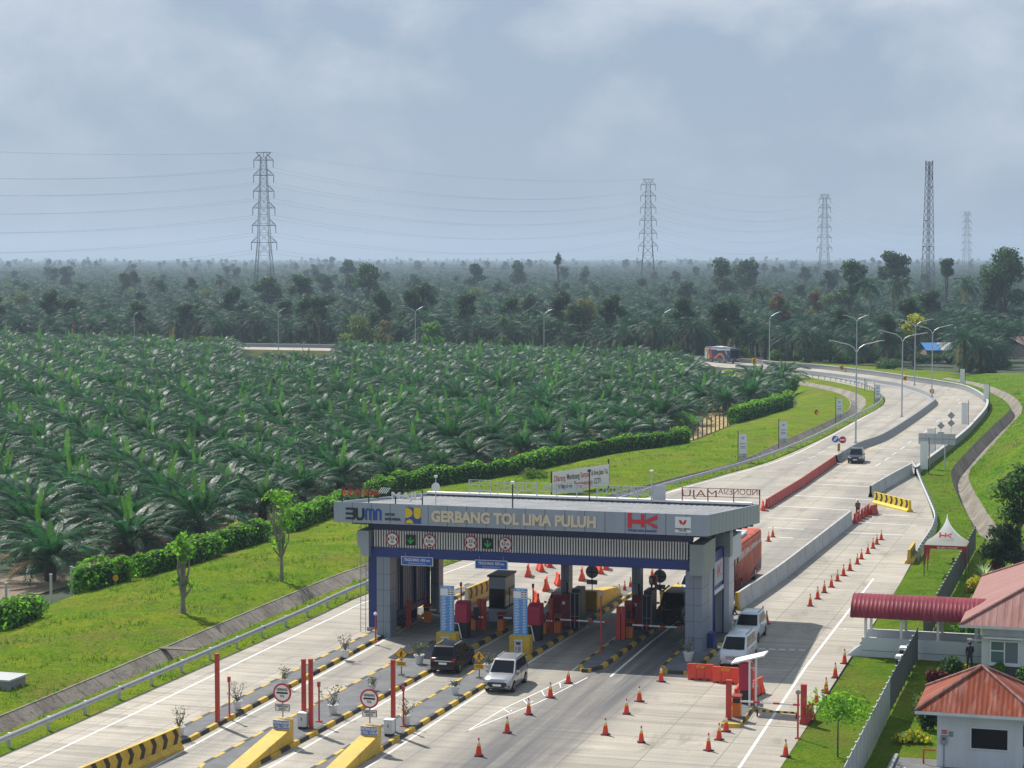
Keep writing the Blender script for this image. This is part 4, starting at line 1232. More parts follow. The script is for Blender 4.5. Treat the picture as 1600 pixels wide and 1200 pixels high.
# ------------------------------------------------------------------ banners, boards and road signs
b, tcn, mapv, nz, ramp, mixc, mth, sep, bump, setc = nodes_mat('banner_print')
b.inputs['Roughness'].default_value = .6
Xb, Yb, Zb = sep(mapv((1, 1, 1)))
ph = ramp(nz(mapv((3, 3, 3)), 1.6, 4, .6), [(.35, (.12, .13, .16)), (.5, (.42, .40, .42)), (.7, (.7, .7, .72))])
c = mixc(mth('LESS_THAN', Zb, 1.35), (.72, .74, .78), ph)
setc(c)
def flag_banner(px, py, hpx, wpx, left_pole, label, z0=0.0, printed=True):
    p = at(px, py, z0)
    s = (p.y * _cp + EYE * _sp) / FPX
    h, wd = hpx * s, wpx * s
    t = thing('vertical_banner', label, 'banner', p, GA * .5, 'vertical banners along the verges')
    MB().tube([(0, 0, 0), (0, 0, h * 1.12 + .5)], .045, 'black', 6).build('pole', t)
    x0, x1 = ((.10, .10 + wd) if left_pole else (-.10 - wd, -.10))
    m = MB(); m.box(x0, x1, -.012, .012, .5, .5 + h, 'banner_print' if printed else 'sign_white'); pn = m.build('panel', t)
    m = MB()
    for z in (.5, .5 + h * .36, .5 + h * .68, .5 + h):
        m.box(min(0, x0), max(0, x1), .013, .04, z - .02, z + .02, 'black')
    m.build('crossbar', t)
    if printed:
        for k, (tz, tx) in enumerate(((.86, .4), (.80, .3), (.62, .7), (.52, .6), (.46, .65))):
            m = MB(); m.box((x0 + x1) / 2 - wd * tx / 2, (x0 + x1) / 2 + wd * tx / 2, -.016, -.012, .5 + h * tz, .5 + h * tz + .07, 'logo_blue'); m.build('print_line', pn)
    return t
flag_banner(1153, 726, 42, 12.5, True, 'printed vertical banner nearest the gate on the left verge', -.3)
flag_banner(1216.5, 701, 37, 12, True, 'printed vertical banner second on the left verge', -.3)
flag_banner(1305.5, 661, 33, 9.5, True, 'printed vertical banner before the bend of the ditch', -.3)
flag_banner(1366, 634, 28, 8, True, 'printed vertical banner inside the tip of the bend', -.2)
flag_banner(1451, 740, 44, 12, False, 'back of the vertical banner nearest the white topped rail', 0, False)
flag_banner(1461, 714, 20, 8, False, 'back of the small banner under the big grey board', 0, False)
flag_banner(1513, 668, 33, 9.5, False, 'back of the vertical banner beside the diamond signs', 0, False)
flag_banner(1546, 632, 27, 8.5, False, 'back of the vertical banner next to the drain tip', 0, False)
flag_banner(1508, 604, 23.5, 7, False, 'back of the farthest vertical banner on the bend', 0, False)
flag_banner(1461, 689, 13, 11, False, 'back of the small white banner left of the lone diamond sign', 0, False)
flag_banner(1351, 611, 14, 3, True, 'thin bare pole with a narrow strip inside the bend', 0, False)
# big direction board seen from the back
p = at(1466, 732)
t = thing('direction_board', 'wide grey back of a direction board on two posts by the drain', 'road sign', p, GA)
s = (p.y) / FPX
for x in (-18 * s, 6 * s): MB().tube([(x + 4 * s, 0, 0), (x + 4 * s, 0, 50 * s)], .07, 'galv', 6).build('post', t)
MB().box(-31 * s, 26 * s, -.1, -.04, 38 * s, 55 * s, 'board_grey').build('panel', t)
m = MB(); m.box(-31 * s, 26 * s, -.14, -.1, 46 * s, 47 * s, 'sign_back')
for x in (-20, -6, 6, 16): m.box(x * s, x * s + .05, -.13, -.1, 38 * s, 55 * s, 'sign_back')
m.build('stiffener', t)
def diamond(px, py, levels, label, mt='sign_back', r_px=6, rz=0.0, zz=0.0, extra=None):
    p = at(px, py, zz); s = p.y / FPX
    t = thing('diamond_sign', label, 'road sign', p, GA + rz)
    MB().tube([(0, .05, 0), (0, .05, (max(levels) + r_px) * s)], .04, 'galv', 6).build('pole', t)
    for lv in levels:
        r = r_px * s
        m = MB(); m.prism([(-r, lv * s), (0, lv * s - r), (r, lv * s), (0, lv * s + r)], -.02, .02, mt, 'y'); m.build('plate', t)
    if extra: extra(t, s)
    return t
diamond(1470, 692, (27,), 'single grey diamond sign back with a small plate under it', extra=lambda t, s: MB().box(-5 * s, 5 * s, -.02, .02, 13 * s, 17 * s, 'sign_back').build('sub_plate', t))
diamond(1486, 679, (18, 30), 'pair of grey diamond sign backs one above the other')
diamond(1275.5, 653, (9,), 'small orange curve warning sign on the grassy bank', 'sign_yellow', 5, extra=lambda t, s: MB().prism([(-.25, 9 * s - .3), (-.05, 9 * s - .3), (-.05, 9 * s + .1), (.3, 9 * s + .35), (-.1, 9 * s + .4)], -.03, -.021, 'sign_black', 'y').build('arrow', t), zz=-.4)
def bend_chevron(px, py, label, z0=.9):
    p = at(px, py, z0); s = p.y / FPX
    t = thing('bend_marker', label, 'road sign', p, 0, 'black and orange bend markers')
    r = 3.6 * s
    MB().tube([(0, .06, -1.2), (0, .06, r)], .04, 'galv', 6).build('post', t)
    MB().box(-r, r, -.02, .02, -r, r, 'sign_yellow').build('plate', t)
    m = MB(); ribbon(m, [(r * .55, r * .75), (-r * .35, 0), (r * .55, -r * .75)], r * .5, -.03, -.021, 'sign_black'); m.build('chevron', t)
for px, py, lb in ((1315, 574.5, 'orange bend marker at the middle of the far parapet'), (1414, 591, 'orange bend marker beside the middle median lamp'), (1456, 611.5, 'orange bend marker on the turn of the median'), (1178.5, 563, 'orange bend marker nearest the blue coach')):
    bend_chevron(px, py, lb)
# keep left / no entry pair at the median nose
p = at(1310.5, 716); s = p.y / FPX
t = thing('median_sign', 'blue arrow disc and red no entry disc on the striped post at the median nose', 'road sign', p, GA * .6)
MB().tube([(0, .06, 0), (0, .06, 30 * s)], .045, 'sign_back', 6).build('pole', t)
m = MB(); m.box(-2 * s, 2 * s, -.02, .02, 11 * s, 23 * s, 'sign_yellow'); st = m.build('striped_plate', t)
m = MB()
for k in range(3): m.prism([(-2 * s, (12 + 3.6 * k) * s), (2 * s, (14 + 3.6 * k) * s), (2 * s, (15.8 + 3.6 * k) * s), (-2 * s, (13.8 + 3.6 * k) * s)], -.03, -.021, 'sign_black', 'y')
m.build('stripe', st)
m = MB(); m.disc((-5.6 * s, 30 * s), 5.4 * s, 'sign_blue', 24, -.02, .03); d1 = m.build('blue_disc', t)
m = MB(); ribbon(m, [(-2.8 * s, 33 * s), (-7.0 * s, 28.4 * s)], .22, -.03, -.021, 'sign_white'); m.prism([(-8.6 * s, 26.8 * s), (-7.9 * s, 30.6 * s), (-4.6 * s, 27.3 * s)], -.03, -.021, 'sign_white', 'y'); m.build('arrow', d1)
m = MB(); m.disc((5.8 * s, 29 * s), 5.6 * s, 'sign_red', 24, -.02, .03); d2 = m.build('red_disc', t)
MB().box(1.8 * s, 9.8 * s, -.03, -.021, 27.9 * s, 30.1 * s, 'sign_white').build('bar', d2)
# white banner on the left bank, set nearly along the road
pA, pB = at(863, 778, -.3), at(951.5, 766, -.3)
d = pB - pA; rz = math.atan2(d.y, d.x); Lb = d.length
s = (pA.y + pB.y) / 2 / FPX
t = thing('hoarding', 'white banner on dark posts warning about litter with red and black words', 'banner', pA, rz)
ht = 33 * s; z0 = 7 * s
for x in (-.05, Lb * .66, Lb + .05): MB().box(x - .05, x + .05, .04, .14, 0, z0 + ht * (1.05 if x < Lb * .9 else 1.3), 'black').build('post', t)
m = MB(); m.add([(0, 0, z0), (Lb, 0, z0 + 1.2 * s), (Lb, 0, z0 + ht + 2 * s), (0, 0, z0 + ht)], [(0, 1, 2, 3)], 'sign_white')
m.add([(0, .03, z0), (Lb, .03, z0 + 1.2 * s), (Lb, .03, z0 + ht + 2 * s), (0, .03, z0 + ht)], [(3, 2, 1, 0)], 'sign_white')
pn = m.build('sheet', t)
def btxt(st_, x, z, cap, mt, wd):
    o = text(st_, cap / .7, mt, 'lettering', pn, (x + wd / 2, -.01, z), bold=.01, ext=.004)
    o.data.transform(Matrix.Scale(wd / max(.1, o.dimensions.x), 4, (1, 0, 0)))
btxt('Dilarang', Lb * .03, z0 + ht * .66, .62, 'letter_red', Lb * .19)
btxt('Membuang', Lb * .25, z0 + ht * .68, .62, 'sign_black', Lb * .22)
btxt('Sampah', Lb * .49, z0 + ht * .70, .62, 'letter_red', Lb * .17)
btxt('di Area Jalan Tol,', Lb * .68, z0 + ht * .72, .55, 'sign_black', Lb * .30)
btxt('Wilayah ini', Lb * .10, z0 + ht * .28, .55, 'sign_black', Lb * .24)
btxt('Pengawasan', Lb * .38, z0 + ht * .30, .58, 'letter_red', Lb * .32)
btxt('CCTV', Lb * .73, z0 + ht * .31, .58, 'sign_black', Lb * .12)
# plank over the ditch and concrete chamber on the grass
p = at(273, 1016, -.1)
t = thing('ditch_plank', 'grey timber planks laid across the drainage ditch', 'planks', p, GA)
for k in range(2): MB().box(-1.15, 1.35, k * .35, k * .35 + .3, .02, .08, 'timber').build('plank', t)
p = at(8, 1076, -.1)
t = thing('concrete_chamber', 'square concrete chamber on the left grass bank', 'concrete chamber', p, GA)
MB().box(-1.3, .6, -.6, 1.3, -.3, .55, 'median_concrete').build('chamber_wall', t)
MB().box(-1.4, .7, -.7, 1.4, .55, .66, 'wall_concrete').build('lid', t)
p = at(181, 918, -.7)
t = thing('marker_sign', 'small orange marker sign before the clipped hedge', 'road sign', p, GA)
MB().tube([(0, 0, 0), (0, 0, .9)], .03, 'grey').build('post', t); MB().disc((0, .75), .25, 'sign_yellow', 18, -.04, .02).build('plate', t)
# ------------------------------------------------------------------ island furniture
IH = .19          # height of an island's top
def px_m(p): return (p.y * _cp + (EYE - p.z) * _sp) / FPX      # metres per photo pixel at a place
def ramp_block(px, py, label, sign, away=False, small=1.0):
    """Yellow crash ramp: tall end at the pixel, sloping towards the viewer (or away)."""
    p = at(px, py, IH)
    t = thing('crash_ramp', label, 'crash ramp', p, GA + (math.pi if away else 0), 'yellow crash ramps')
    wd = .95 * small; h = 1.35 * small - IH * 0
    prof = [(0, h - IH), (-.40, h - IH), (-.46, h - IH - .04), (-.46, .70), (-6.1, .03), (-6.9, -.02), (-6.9, -.18), (0, -.18)]
    if away: prof = [(0, h), (-.7, h), (-1.8, h * .85), (-6.0, .75), (-7.2, .3), (-7.2, -.18), (0, -.18)]
    MB().prism(prof, -wd, 0, 'yellow', 'x').build('ramp_body', t, bevel=.03)
    if not away:
        m = MB(); X = Matrix.Translation((-wd / 2, -.44, h - IH - .23))
        m.box(-.47, .47, -.06, -.02, -.23, .23, 'sign_white', X); m.box(-.445, .445, -.068, -.0605, -.205, .205, 'sign_blue', X)
        pn = m.build('sign_plate', t)
        for s_, z in (('PASTIKAN SALDO', .09), ('E-TOLL CUKUP', -.10)):
            o = text(s_, .21, 'sign_white', 'lettering', pn, X @ Vector((0, -.07, z)), (R(90), 0, 0), bold=.02, ext=.004)
            o.data.transform(Matrix.Scale(.88 / max(.1, o.dimensions.x), 4, (1, 0, 0)))
    return t, p
def gate_sign(px, py, label, back=False, rp=14.0, group='round toll signs'):
    """Round red ringed sign with a small board under it, on a stem; (px, py) is the stem's foot."""
    p = at(px, py, IH + 1.17) if not back else at(px, py, IH + 1.36)
    t = thing('toll_sign', label, 'road sign', p, GA, group)
    s = px_m(p)
    MB().tube([(0, .04, 0), (0, .04, 1.75)], .035, 'grey', 8).build('stem', t)
    if back:
        m = MB(); m.disc((0, 1.28), .46, 'sign_back', 28, 0, .03); m.build('disc_back', t)
        m = MB(); m.box(-.03, .03, -.05, -.001, .4, 1.6, 'black'); m.box(-.44, .44, -.03, -.001, 1.22, 1.28, 'black'); m.build('bracket', t)
        m = MB(); m.box(-.38, .38, 0, .03, .38, .70, 'sign_back'); m.build('board_back', t)
        return t
    m = MB(); m.disc((0, 1.28), .50, 'sign_red', 32, -.03, .03); m.build('sign_rim', t)
    m = MB(); m.disc((0, 1.28), .405, 'sign_white', 32, -.036); fc = m.build('sign_face', t)
    m = MB(); m.box(-.31, .31, -.046, -.038, 1.235, 1.325, 'sign_black'); m.build('bar', fc)
    text('GERBANG', .19, 'sign_black', 'lettering', fc, (0, -.04, 1.45), bold=.01, sx=.7)
    text('TOL', .17, 'sign_black', 'lettering', fc, (0, -.04, 1.11), bold=.01, sx=.8)
    m = MB(); m.box(-.40, .40, -.03, 0, .34, .70, 'sign_black'); bd = m.build('board', t)
    m = MB(); m.box(-.37, .37, -.036, -.0305, .37, .67, 'sign_white'); m.build('board_face', bd)
    text('TEMPELKAN', .15, 'sign_black', 'lettering', bd, (0, -.04, .585), bold=.012, sx=.8)
    text('KARTU', .15, 'sign_black', 'lettering', bd, (0, -.04, .445), bold=.012, sx=.8)
    return t
ramp_block(459, 1158, 'yellow crash ramp before the paired red posts', 1)
gate_sign(441.5, 1121, 'red ringed toll sign over the ramp by the paired red posts')
ramp_block(596, 1168, 'yellow crash ramp before the single red post by the silver car', 1)
gate_sign(577.5, 1130.5, 'red ringed toll sign over the ramp by the single red post')
t, p = ramp_block(912, 953, 'yellow crash ramp beyond the gate, seen from its tall end', 0, True, 1.0)
gate_sign(925, 921.5, 'grey back of the round sign on the far yellow ramp', True)
t, p = ramp_block(1031, 947, 'yellow crash ramp mostly hidden behind the dark off-road car', 0, True, .8)
gate_sign(1031, 929, 'grey back of the round sign beside the dark off-road car', True)
def red_post(px, py, h, label, wd=.21, group='square red guard posts', z=IH):
    t = thing('guard_post', label, 'post', at(px, py, z), GA, group)
    MB().box(-wd / 2, wd / 2, -wd / 2, wd / 2, 0, h, 'red').build('shaft', t, bevel=.02)
    MB().box(-wd / 2 - .01, wd / 2 + .01, -wd / 2 - .01, wd / 2 + .01, h, h + .04, 'red').build('cap', t)
    return t
for px, py, h, lb in ((340, 1128, 3.65, 'tall red square post on the potted island, nearest the left verge'), (475, 1135, 3.55, 'tall red square post, farther of the close pair'), (486, 1138, 3.65, 'tall red square post, nearer of the close pair'), (614.5, 1143, 3.75, 'tall red square post behind the grey cabinet near the silver car')):
    red_post(px, py, h, lb)
for px, py, h, lb in ((749, 983, 2.0, 'dark red post behind the black screen, left of two'), (756.5, 984, 2.0, 'dark red post just left of the dark booth, right of two'), (861, 988, 2.2, 'thick red post before the shaded car'), (966.5, 999, 2.1, 'red post on the short island, left of two'), (974, 999, 2.1, 'red post on the short island, right of two'), (639, 979, 1.75, 'red post beside the perforated side screens')):
    red_post(px, py, h, lb, .26)
red_post(1138.5, 1124, 2.1, 'red post on the small island beside the orange boom cabinet', .28)
red_post(1255.5, 1131, 2.1, 'red post at the lawn edge facing the boom', .30, z=0)
def reader_post(px, py, h, label, head='red', z=IH):
    t = thing('reader_post', label, 'post', at(px, py, z), GA, 'slim red sensor posts')
    MB().tube([(0, 0, 0), (0, 0, h)], .05, 'red', 8).build('pole', t)
    MB().box(-.14, .14, -.14, .14, 0, .05, 'red').build('foot', t)
    if head == 'white': MB().lathe([(.0, h - .02), (.12, h), (.13, h + .1), (.04, h + .2)], 'white', 10).build('sensor_head', t)
    elif head == 'round': MB().disc((0, h + .08), .13, 'grey', 16, -.06, .08).build('sensor_head', t)
    else: MB().box(-.07, .07, -.09, .05, h - .22, h + .06, 'red').build('sensor_head', t)
    return t
for px, py, h, lb, hd in ((358.5, 1119, 2.1, 'slim red post behind the red square post on the potted island', 'red'), (498.7, 1127.5, 2.1, 'slim red post beside the paired red posts', 'red'), (630.5, 1135, 2.1, 'slim red post beside the single red post', 'red'),
                          (587, 1003, 1.75, 'slim red post with a white head in front of the first gate column', 'white'), (939, 1019, 3.6, 'tall slim red post with a round reader on the short island', 'round'), (774.5, 968, 2.9, 'slim red post in front of the dark booth', 'red'),
                          (664, 963, 1.6, 'slim red post by the rear column of the side screens', 'red'), (720.5, 946, 1.6, 'slim dark pole above the first crimson machine', 'red'), (833, 946, 1.5, 'slim dark pole above the second crimson machine', 'red')):
    reader_post(px, py, h, lb, hd)
reader_post(1246.5, 1154, 2.35, 'slim red post with a round reader at the lawn edge', 'round', 0)
for px, py, lb in ((473.5, 1138, 'grey control cabinet beside the paired red posts'), (608.5, 1149, 'grey control cabinet beside the single red post')):
    t = thing('control_cabinet', lb, 'cabinet', at(px, py, IH), GA, 'grey control cabinets')
    MB().box(-.20, .20, -.2, .2, 0, .12, 'black').build('plinth', t)
    MB().box(-.23, .23, -.22, .22, .12, .82, 'wall_white').build('cabinet_body', t, bevel=.015)
    MB().box(-.26, .26, -.25, .25, .82, .86, 'wall_white').build('cabinet_roof', t)
    MB().box(-.02, .02, -.235, -.221, .45, .62, 'black').build('handle', t)
# potted desert roses
def potted(px, py, label, h=1.0, seed=0, leaves='leaf_red', s_=1.0, z=IH):
    rnd = random.Random(seed)
    t = thing('potted_plant', label, 'potted plant', at(px, py, z), rnd.uniform(0, 6), 'potted shrubs on the islands')
    MB().lathe([(.17 * s_, 0), (.25 * s_, .40 * s_), (.28 * s_, .40 * s_), (.28 * s_, .47 * s_), (.24 * s_, .47 * s_), (.23 * s_, .42 * s_), (0, .42 * s_)], 'pot_white', 18).build('pot', t, smooth=40)
    m = MB(); lf = MB()
    for k in range(6):
        a = k * 1.05 + rnd.uniform(-.3, .3); P = [Vector((0, 0, .4 * s_))]
        d = Vector((math.cos(a) * .45, math.sin(a) * .45, 1)).normalized()
        n = 4
        for j in range(n):
            d = (d + Vector((rnd.uniform(-.5, .5), rnd.uniform(-.5, .5), rnd.uniform(-.1, .3)))).normalized()
            P.append(P[-1] + d * h * .26)
        m.tube(P, [.035, .026, .018, .012, .006], 'pale_bark', 5)
        for j in range(1, len(P)):
            for _ in range(7):
                c = P[j] + Vector((rnd.gauss(0, .11), rnd.gauss(0, .11), rnd.gauss(0, .08)))
                u_ = Vector((rnd.gauss(0, 1), rnd.gauss(0, 1), rnd.gauss(0, 1))).normalized() * .055
                v_ = u_.cross(Vector((rnd.gauss(0, 1), rnd.gauss(0, 1), 1))).normalized() * .03
                lf.face([c - u_, c + v_, c + u_, c - v_], 'leaf_green' if rnd.random() < .72 else leaves)
    m.build('stem', t); lf.build('foliage', t, recalc=False)
    return t
mat('leaf_green', (.09, .13, .05), .5, var=.25, rand=.1)
mat('leaf_red', (.22, .10, .06), .5, var=.25)
mat('leaf_yellow', (.30, .26, .04), .5, var=.25)
for k, (px, py, lb, lv) in enumerate(((281, 1149, 'potted shrub on the end of the island behind the chevron block', 'leaf_yellow'), (371, 1108, 'potted shrub with red flowers beside the red square post', 'leaf_red'), (444.5, 1071, 'small potted shrub above the first round toll sign', 'leaf_red'), (540, 1027, 'potted shrub nearest the first gate column', 'leaf_red'),
                                  (520.5, 1115, 'spreading potted shrub right of the paired red posts', 'leaf_red'), (582, 1078.5, 'small yellowish potted shrub on the second island', 'leaf_yellow'), (655, 1037, 'potted shrub beside the black car', 'leaf_green'), (634, 1132.5, 'potted shrub behind the slim red post by the single red post', 'leaf_yellow'),
                                  (711, 1084.5, 'low potted shrub alone on the third island', 'leaf_green'), (764, 1049, 'potted shrub half hidden by the silver car', 'leaf_green'), (1075.5, 1032.5, 'potted plant at the foot of the last gate column', 'leaf_green'))):
    potted(px, py, lb, (1.0, 1.05, .65, 1.05, 1.1, .45, .85, .9, .35, .6, .9)[k], k, lv, (1.0, 1.0, .85, 1, 1.05, .7, 1.2, 1.1, 1.0, 1.0, 1.2)[k])
# pedestrian warning diamonds
for px, py, lb in ((627, 1054.5, 'yellow pedestrian diamond sign left of the black car'), (748.5, 1059, 'yellow pedestrian diamond sign between the black and silver cars')):
    p = at(px, py, IH); s = px_m(p)
    t = thing('warning_sign', lb, 'road sign', p, GA, 'yellow pedestrian signs')
    MB().tube([(0, .04, 0), (0, .04, 1.25)], .03, 'black', 6).build('pole', t)
    MB().box(-.17, .17, -.17, .17, 0, .03, 'black').build('foot', t)
    m = MB(); r = .40; zc = 1.25
    m.prism([(-r, zc), (0, zc - r), (r, zc), (0, zc + r)], 0, .02, 'sign_black', 'y'); pl = m.build('plate', t)
    r = .36
    MB().prism([(-r, zc), (0, zc - r), (r, zc), (0, zc + r)], -.007, -.001, 'sign_yellow', 'y').build('plate_face', pl)
    m = MB(); m.disc((.02, zc + .17), .045, 'sign_black', 12, -.012)
    ribbon(m, [(.0, zc + .12), (-.01, zc - .03)], .08, -.014, -.008, 'sign_black'); ribbon(m, [(-.01, zc - .03), (.08, zc - .22)], .05, -.014, -.008, 'sign_black'); ribbon(m, [(-.01, zc - .03), (-.09, zc - .2)], .05, -.014, -.008, 'sign_black')
    ribbon(m, [(.0, zc + .10), (.10, zc), (.13, zc + .04)], .035, -.014, -.008, 'sign_black'); ribbon(m, [(.0, zc + .10), (-.09, zc - .02)], .035, -.014, -.008, 'sign_black')
    m.build('walker_symbol', pl)
    m = MB(); m.box(-.30, .30, 0, .02, .52, .80, 'sign_yellow'); sp_ = m.build('sub_plate', t)
    m = MB()
    for z in (.62, .70): m.box(-.22, .22, -.006, -.001, z, z + .035, 'sign_black')
    m.build('print_line', sp_)
# blue tariff boards on yellow plinths
for px, py, lb in ((681.5, 1016.5, 'tall blue tariff board on a yellow plinth behind the black car'), (795.5, 1021.5, 'tall blue tariff board on a yellow plinth behind the silver car')):
    p = at(px, py, IH); s = px_m(p)
    t = thing('tariff_board', lb, 'tariff board', p, GA, 'blue tariff boards')
    wd = 1.32
    MB().box(0, wd, 0, .75, 0, 1.15, 'yellow').build('plinth', t, bevel=.02)
    m = MB(); m.box(.36, .86, -.05, 0, .18, .85, 'wall_white'); m.box(.32, .90, -.12, 0, .85, .90, 'wall_white'); cb = m.build('card_reader', t)
    m = MB(); m.box(.46, .76, -.056, -.051, .60, .78, 'dark_grey'); m.box(.42, .52, -.056, -.051, .25, .5, 'grey'); m.box(.58, .78, -.056, -.051, .22, .52, 'grey'); m.build('reader_screen', cb)
    x0 = .20; bw = .90; z0 = 1.15; bh = 2.95
    m = MB(); m.box(x0, x0 + bw, .25, .33, z0, z0 + bh, 'sky_blue'); bd = m.build('panel', t)
    m = MB(); m.box(x0 + .01, x0 + bw - .01, .242, .249, z0 + bh - .62, z0 + bh - .18, 'sign_white')
    for k in range(22):
        z = z0 + .12 + k * .098
        m.box(x0 + .05, x0 + bw - .05, .243, .249, z, z + .018, 'sign_blue')
        m.box(x0 + .08, x0 + .08 + .22 + .13 * ((k * 7) % 5) / 5, .243, .249, z + .035, z + .07, 'sign_white')
        m.box(x0 + .62, x0 + .62 + .18, .243, .249, z + .035, z + .07, 'sign_white')
    for k in range(3):
        m.box(x0 + .50, x0 + .66, .240, .2415, z0 + bh - .56 + k * .14, z0 + bh - .50 + k * .14, 'sign_black'); m.box(x0 + .70, x0 + .86, .240, .2415, z0 + bh - .56 + k * .14, z0 + bh - .50 + k * .14, 'sign_black')
    m.build('print_line', bd)
    text('TARIF TOL', .12, 'sign_white', 'lettering', bd, (x0 + bw / 2, .245, z0 + bh - .09), bold=.02)
# crimson ticket machines on stands
for px, py, lb in ((712, 997, 'crimson covered ticket machine right of the first blue board'), (825.5, 1001, 'crimson covered ticket machine right of the second blue board')):
    t = thing('ticket_machine', lb, 'ticket machine', at(px, py, IH), GA, 'crimson ticket machines')
    MB().box(.05, .75, .0, .9, 0, 1.05, 'black').build('stand', t)
    MB().prism([(-.02, 1.02), (-.02, 2.2), (.3, 2.36), (.95, 2.36), (.95, 1.02)], -.06, .78, 'crimson', 'x').build('cover', t, bevel=.04)
    m = MB(); m.tube([(-.08, -.1, 1.0), (.22, -.12, 1.0), (.45, -.16, .02)], .04, 'white', 6); m.build('bracket', t)
    m = MB(); m.tube([(.02, .4, 2.3), (.02, .4, 2.62), (-.18, .3, 2.7)], .04, 'grey', 6); m.build('hooked_pipe', t)
# booth with dark windows on the second island
bx, by_ = loc(at(764, 971, IH))
t = thing('toll_booth', 'grey toll booth with dark windows on the second island', 'toll booth', W(bx, by_, 0), GA)
MB().box(0, 1.15, 0, 2.3, IH, 1.15, 'panel_grey').build('lower_wall', t)
MB().box(.02, 1.13, .02, 2.28, 1.15, 2.45, 'glass').build('window', t)
MB().box(0, 1.15, 0, 2.3, 2.45, 3.25, 'panel_grey').build('upper_wall', t)
m = MB()
for x, y in ((0, 0), (1.07, 0), (1.07, 2.22), (0, 2.22), (1.07, 1.1)): m.box(x, x + .08, y, y + .08, 1.15, 2.45, 'dark_grey')
m.build('window_frame', t)
MB().box(-.08, 1.23, -.08, 2.38, 1.10, 1.18, 'black').build('sill', t)
MB().box(-.1, 1.25, -.1, 2.4, 3.25, 3.38, 'black').build('roof', t)
# dark red lane machines with steel stands at the middle columns
for px, py, lb, k in ((876, 980, 'dark red lane machine with steel stand behind the shaded car', 0), (988, 983, 'dark red lane machine with steel stand beside the standing attendants', 1)):
    t = thing('lane_machine', lb, 'lane machine', at(px, py, IH), GA, 'dark red lane machines')
    MB().prism([(0, .1), (0, 1.9), (.2, 2.25), (.75, 2.25), (.75, .1)], -.02, .62, 'dark_red', 'x').build('housing', t, bevel=.03)
    m = MB(); m.box(.1, .3, -.012, -.0, 1.55, 1.75, 'sign_white'); m.box(.15, .45, -.012, 0, 1.0, 1.2, 'dark_grey'); m.build('screen', t)
    m = MB()
    for x in (.70, 1.0, 1.3): m.tube([(x, -.1, 0), (x, -.1, 2.4)], .035, 'grey', 5)
    m.build('stand_post', t)
    m = MB()
    for z in (.8, 2.35): m.tube([(.7, -.1, z), (1.3, -.1, z)], .03, 'grey', 5)
    m.build('stand_rail', t)
    MB().box(.75, 1.3, .05, 1.6, 0, 2.6, 'black').build('equipment_box', t)
    m = MB(); m.box(.3, .42, .3, .42, 2.25, 3.0, 'black'); m.build('signal_stem', t)
t = thing('lane_camera', 'camera head and folded arm on a stem beside the dark off-road car', 'camera', at(1018, 975, IH), GA)
MB().tube([(0, 0, 0), (0, 0, 2.7)], .07, 'dark_grey', 8).build('pole', t)
m = MB(); m.box(-.1, .35, -.2, .2, 2.7, 3.3, 'dark_red'); m.box(-.14, .1, -.25, -.2, 2.8, 3.2, 'sign_white'); m.build('camera_head', t)
m = MB(); m.tube([(.2, 0, 2.5), (.8, -.1, 2.3), (1.25, -.1, 2.7)], .07, 'grey', 6); m.build('arm', t)
# boom gates
def boom(px, py, label, L_, mt='orange', z=IH, dirn=1, striped=True, screen=False, ang=0.0):
    t = thing('boom_gate', label, 'boom gate', at(px, py, z), GA, 'orange boom gates')
    MB().box(-.22, .22, -.2, .25, 0, 1.08, mt).build('cabinet', t, bevel=.02)
    MB().prism([(-.24, 1.08), (-.24, 1.14), (.28, 1.2), (.28, 1.08)], -.26, .26, 'dark_red' if mt == 'orange' else mt, 'x').build('cabinet_lid', t)
    n = 9
    am = MB()
    for k in range(n):
        a, b_ = dirn * (.24 + L_ * k / n), dirn * (.24 + L_ * (k + 1) / n)
        am.box(min(a, b_), max(a, b_), -.29, -.25, .86 - .002 * k, .96 - .002 * k, ('sign_white', 'sign_white', 'sign_red')[k % 3] if striped else 'sign_white')
    am.box(-.15, .24, -.30, -.2, .80, 1.02, 'black')
    am.build('arm', t)
    return t
boom(739.5, 983.5, 'orange boom cabinet behind the black screen', .6)
boom(871.5, 988, 'boom gate lowered from the thick red post across the third lane', 3.4)
boom(984, 996.5, 'boom gate lowered before the dark off-road car', 3.3)
boom(849, 989.5, 'orange cabinet left of the thick red post', .5)
boom(783, 985, 'boom gate arm seen between the booth and the second blue board', 2.6)
boom(668, 972, 'boom gate arm starting at the side screens', 2.2)
boom(1151, 1119.5, 'boom gate lowered across the bypass lane from the canopy island', 3.2)
for px, py, lb, w_, h in ((870, 972, 'red cabinet behind the thick red post', .7, 1.9), (981.5, 984, 'red cabinet just right of the paired red posts', .55, 1.9)):
    t = thing('red_cabinet', lb, 'cabinet', at(px, py, IH), GA, 'red lane cabinets')
    MB().box(-w_ / 2, w_ / 2, 0, .6, 0, h, 'red').build('cabinet_body', t, bevel=.03); MB().box(-w_ / 2 + .05, w_ / 2 - .05, -.012, -.001, .6, h - .2, 'dark_red').build('door', t)
t = thing('lane_screen', 'black display screen on a thin post before the dark red posts', 'display screen', at(744, 985, IH), GA)
MB().tube([(0, .02, 0), (0, .02, .75)], .03, 'black', 6).build('pole', t); MB().box(-.18, .18, -.03, .03, .70, 1.55, 'black').build('screen', t)
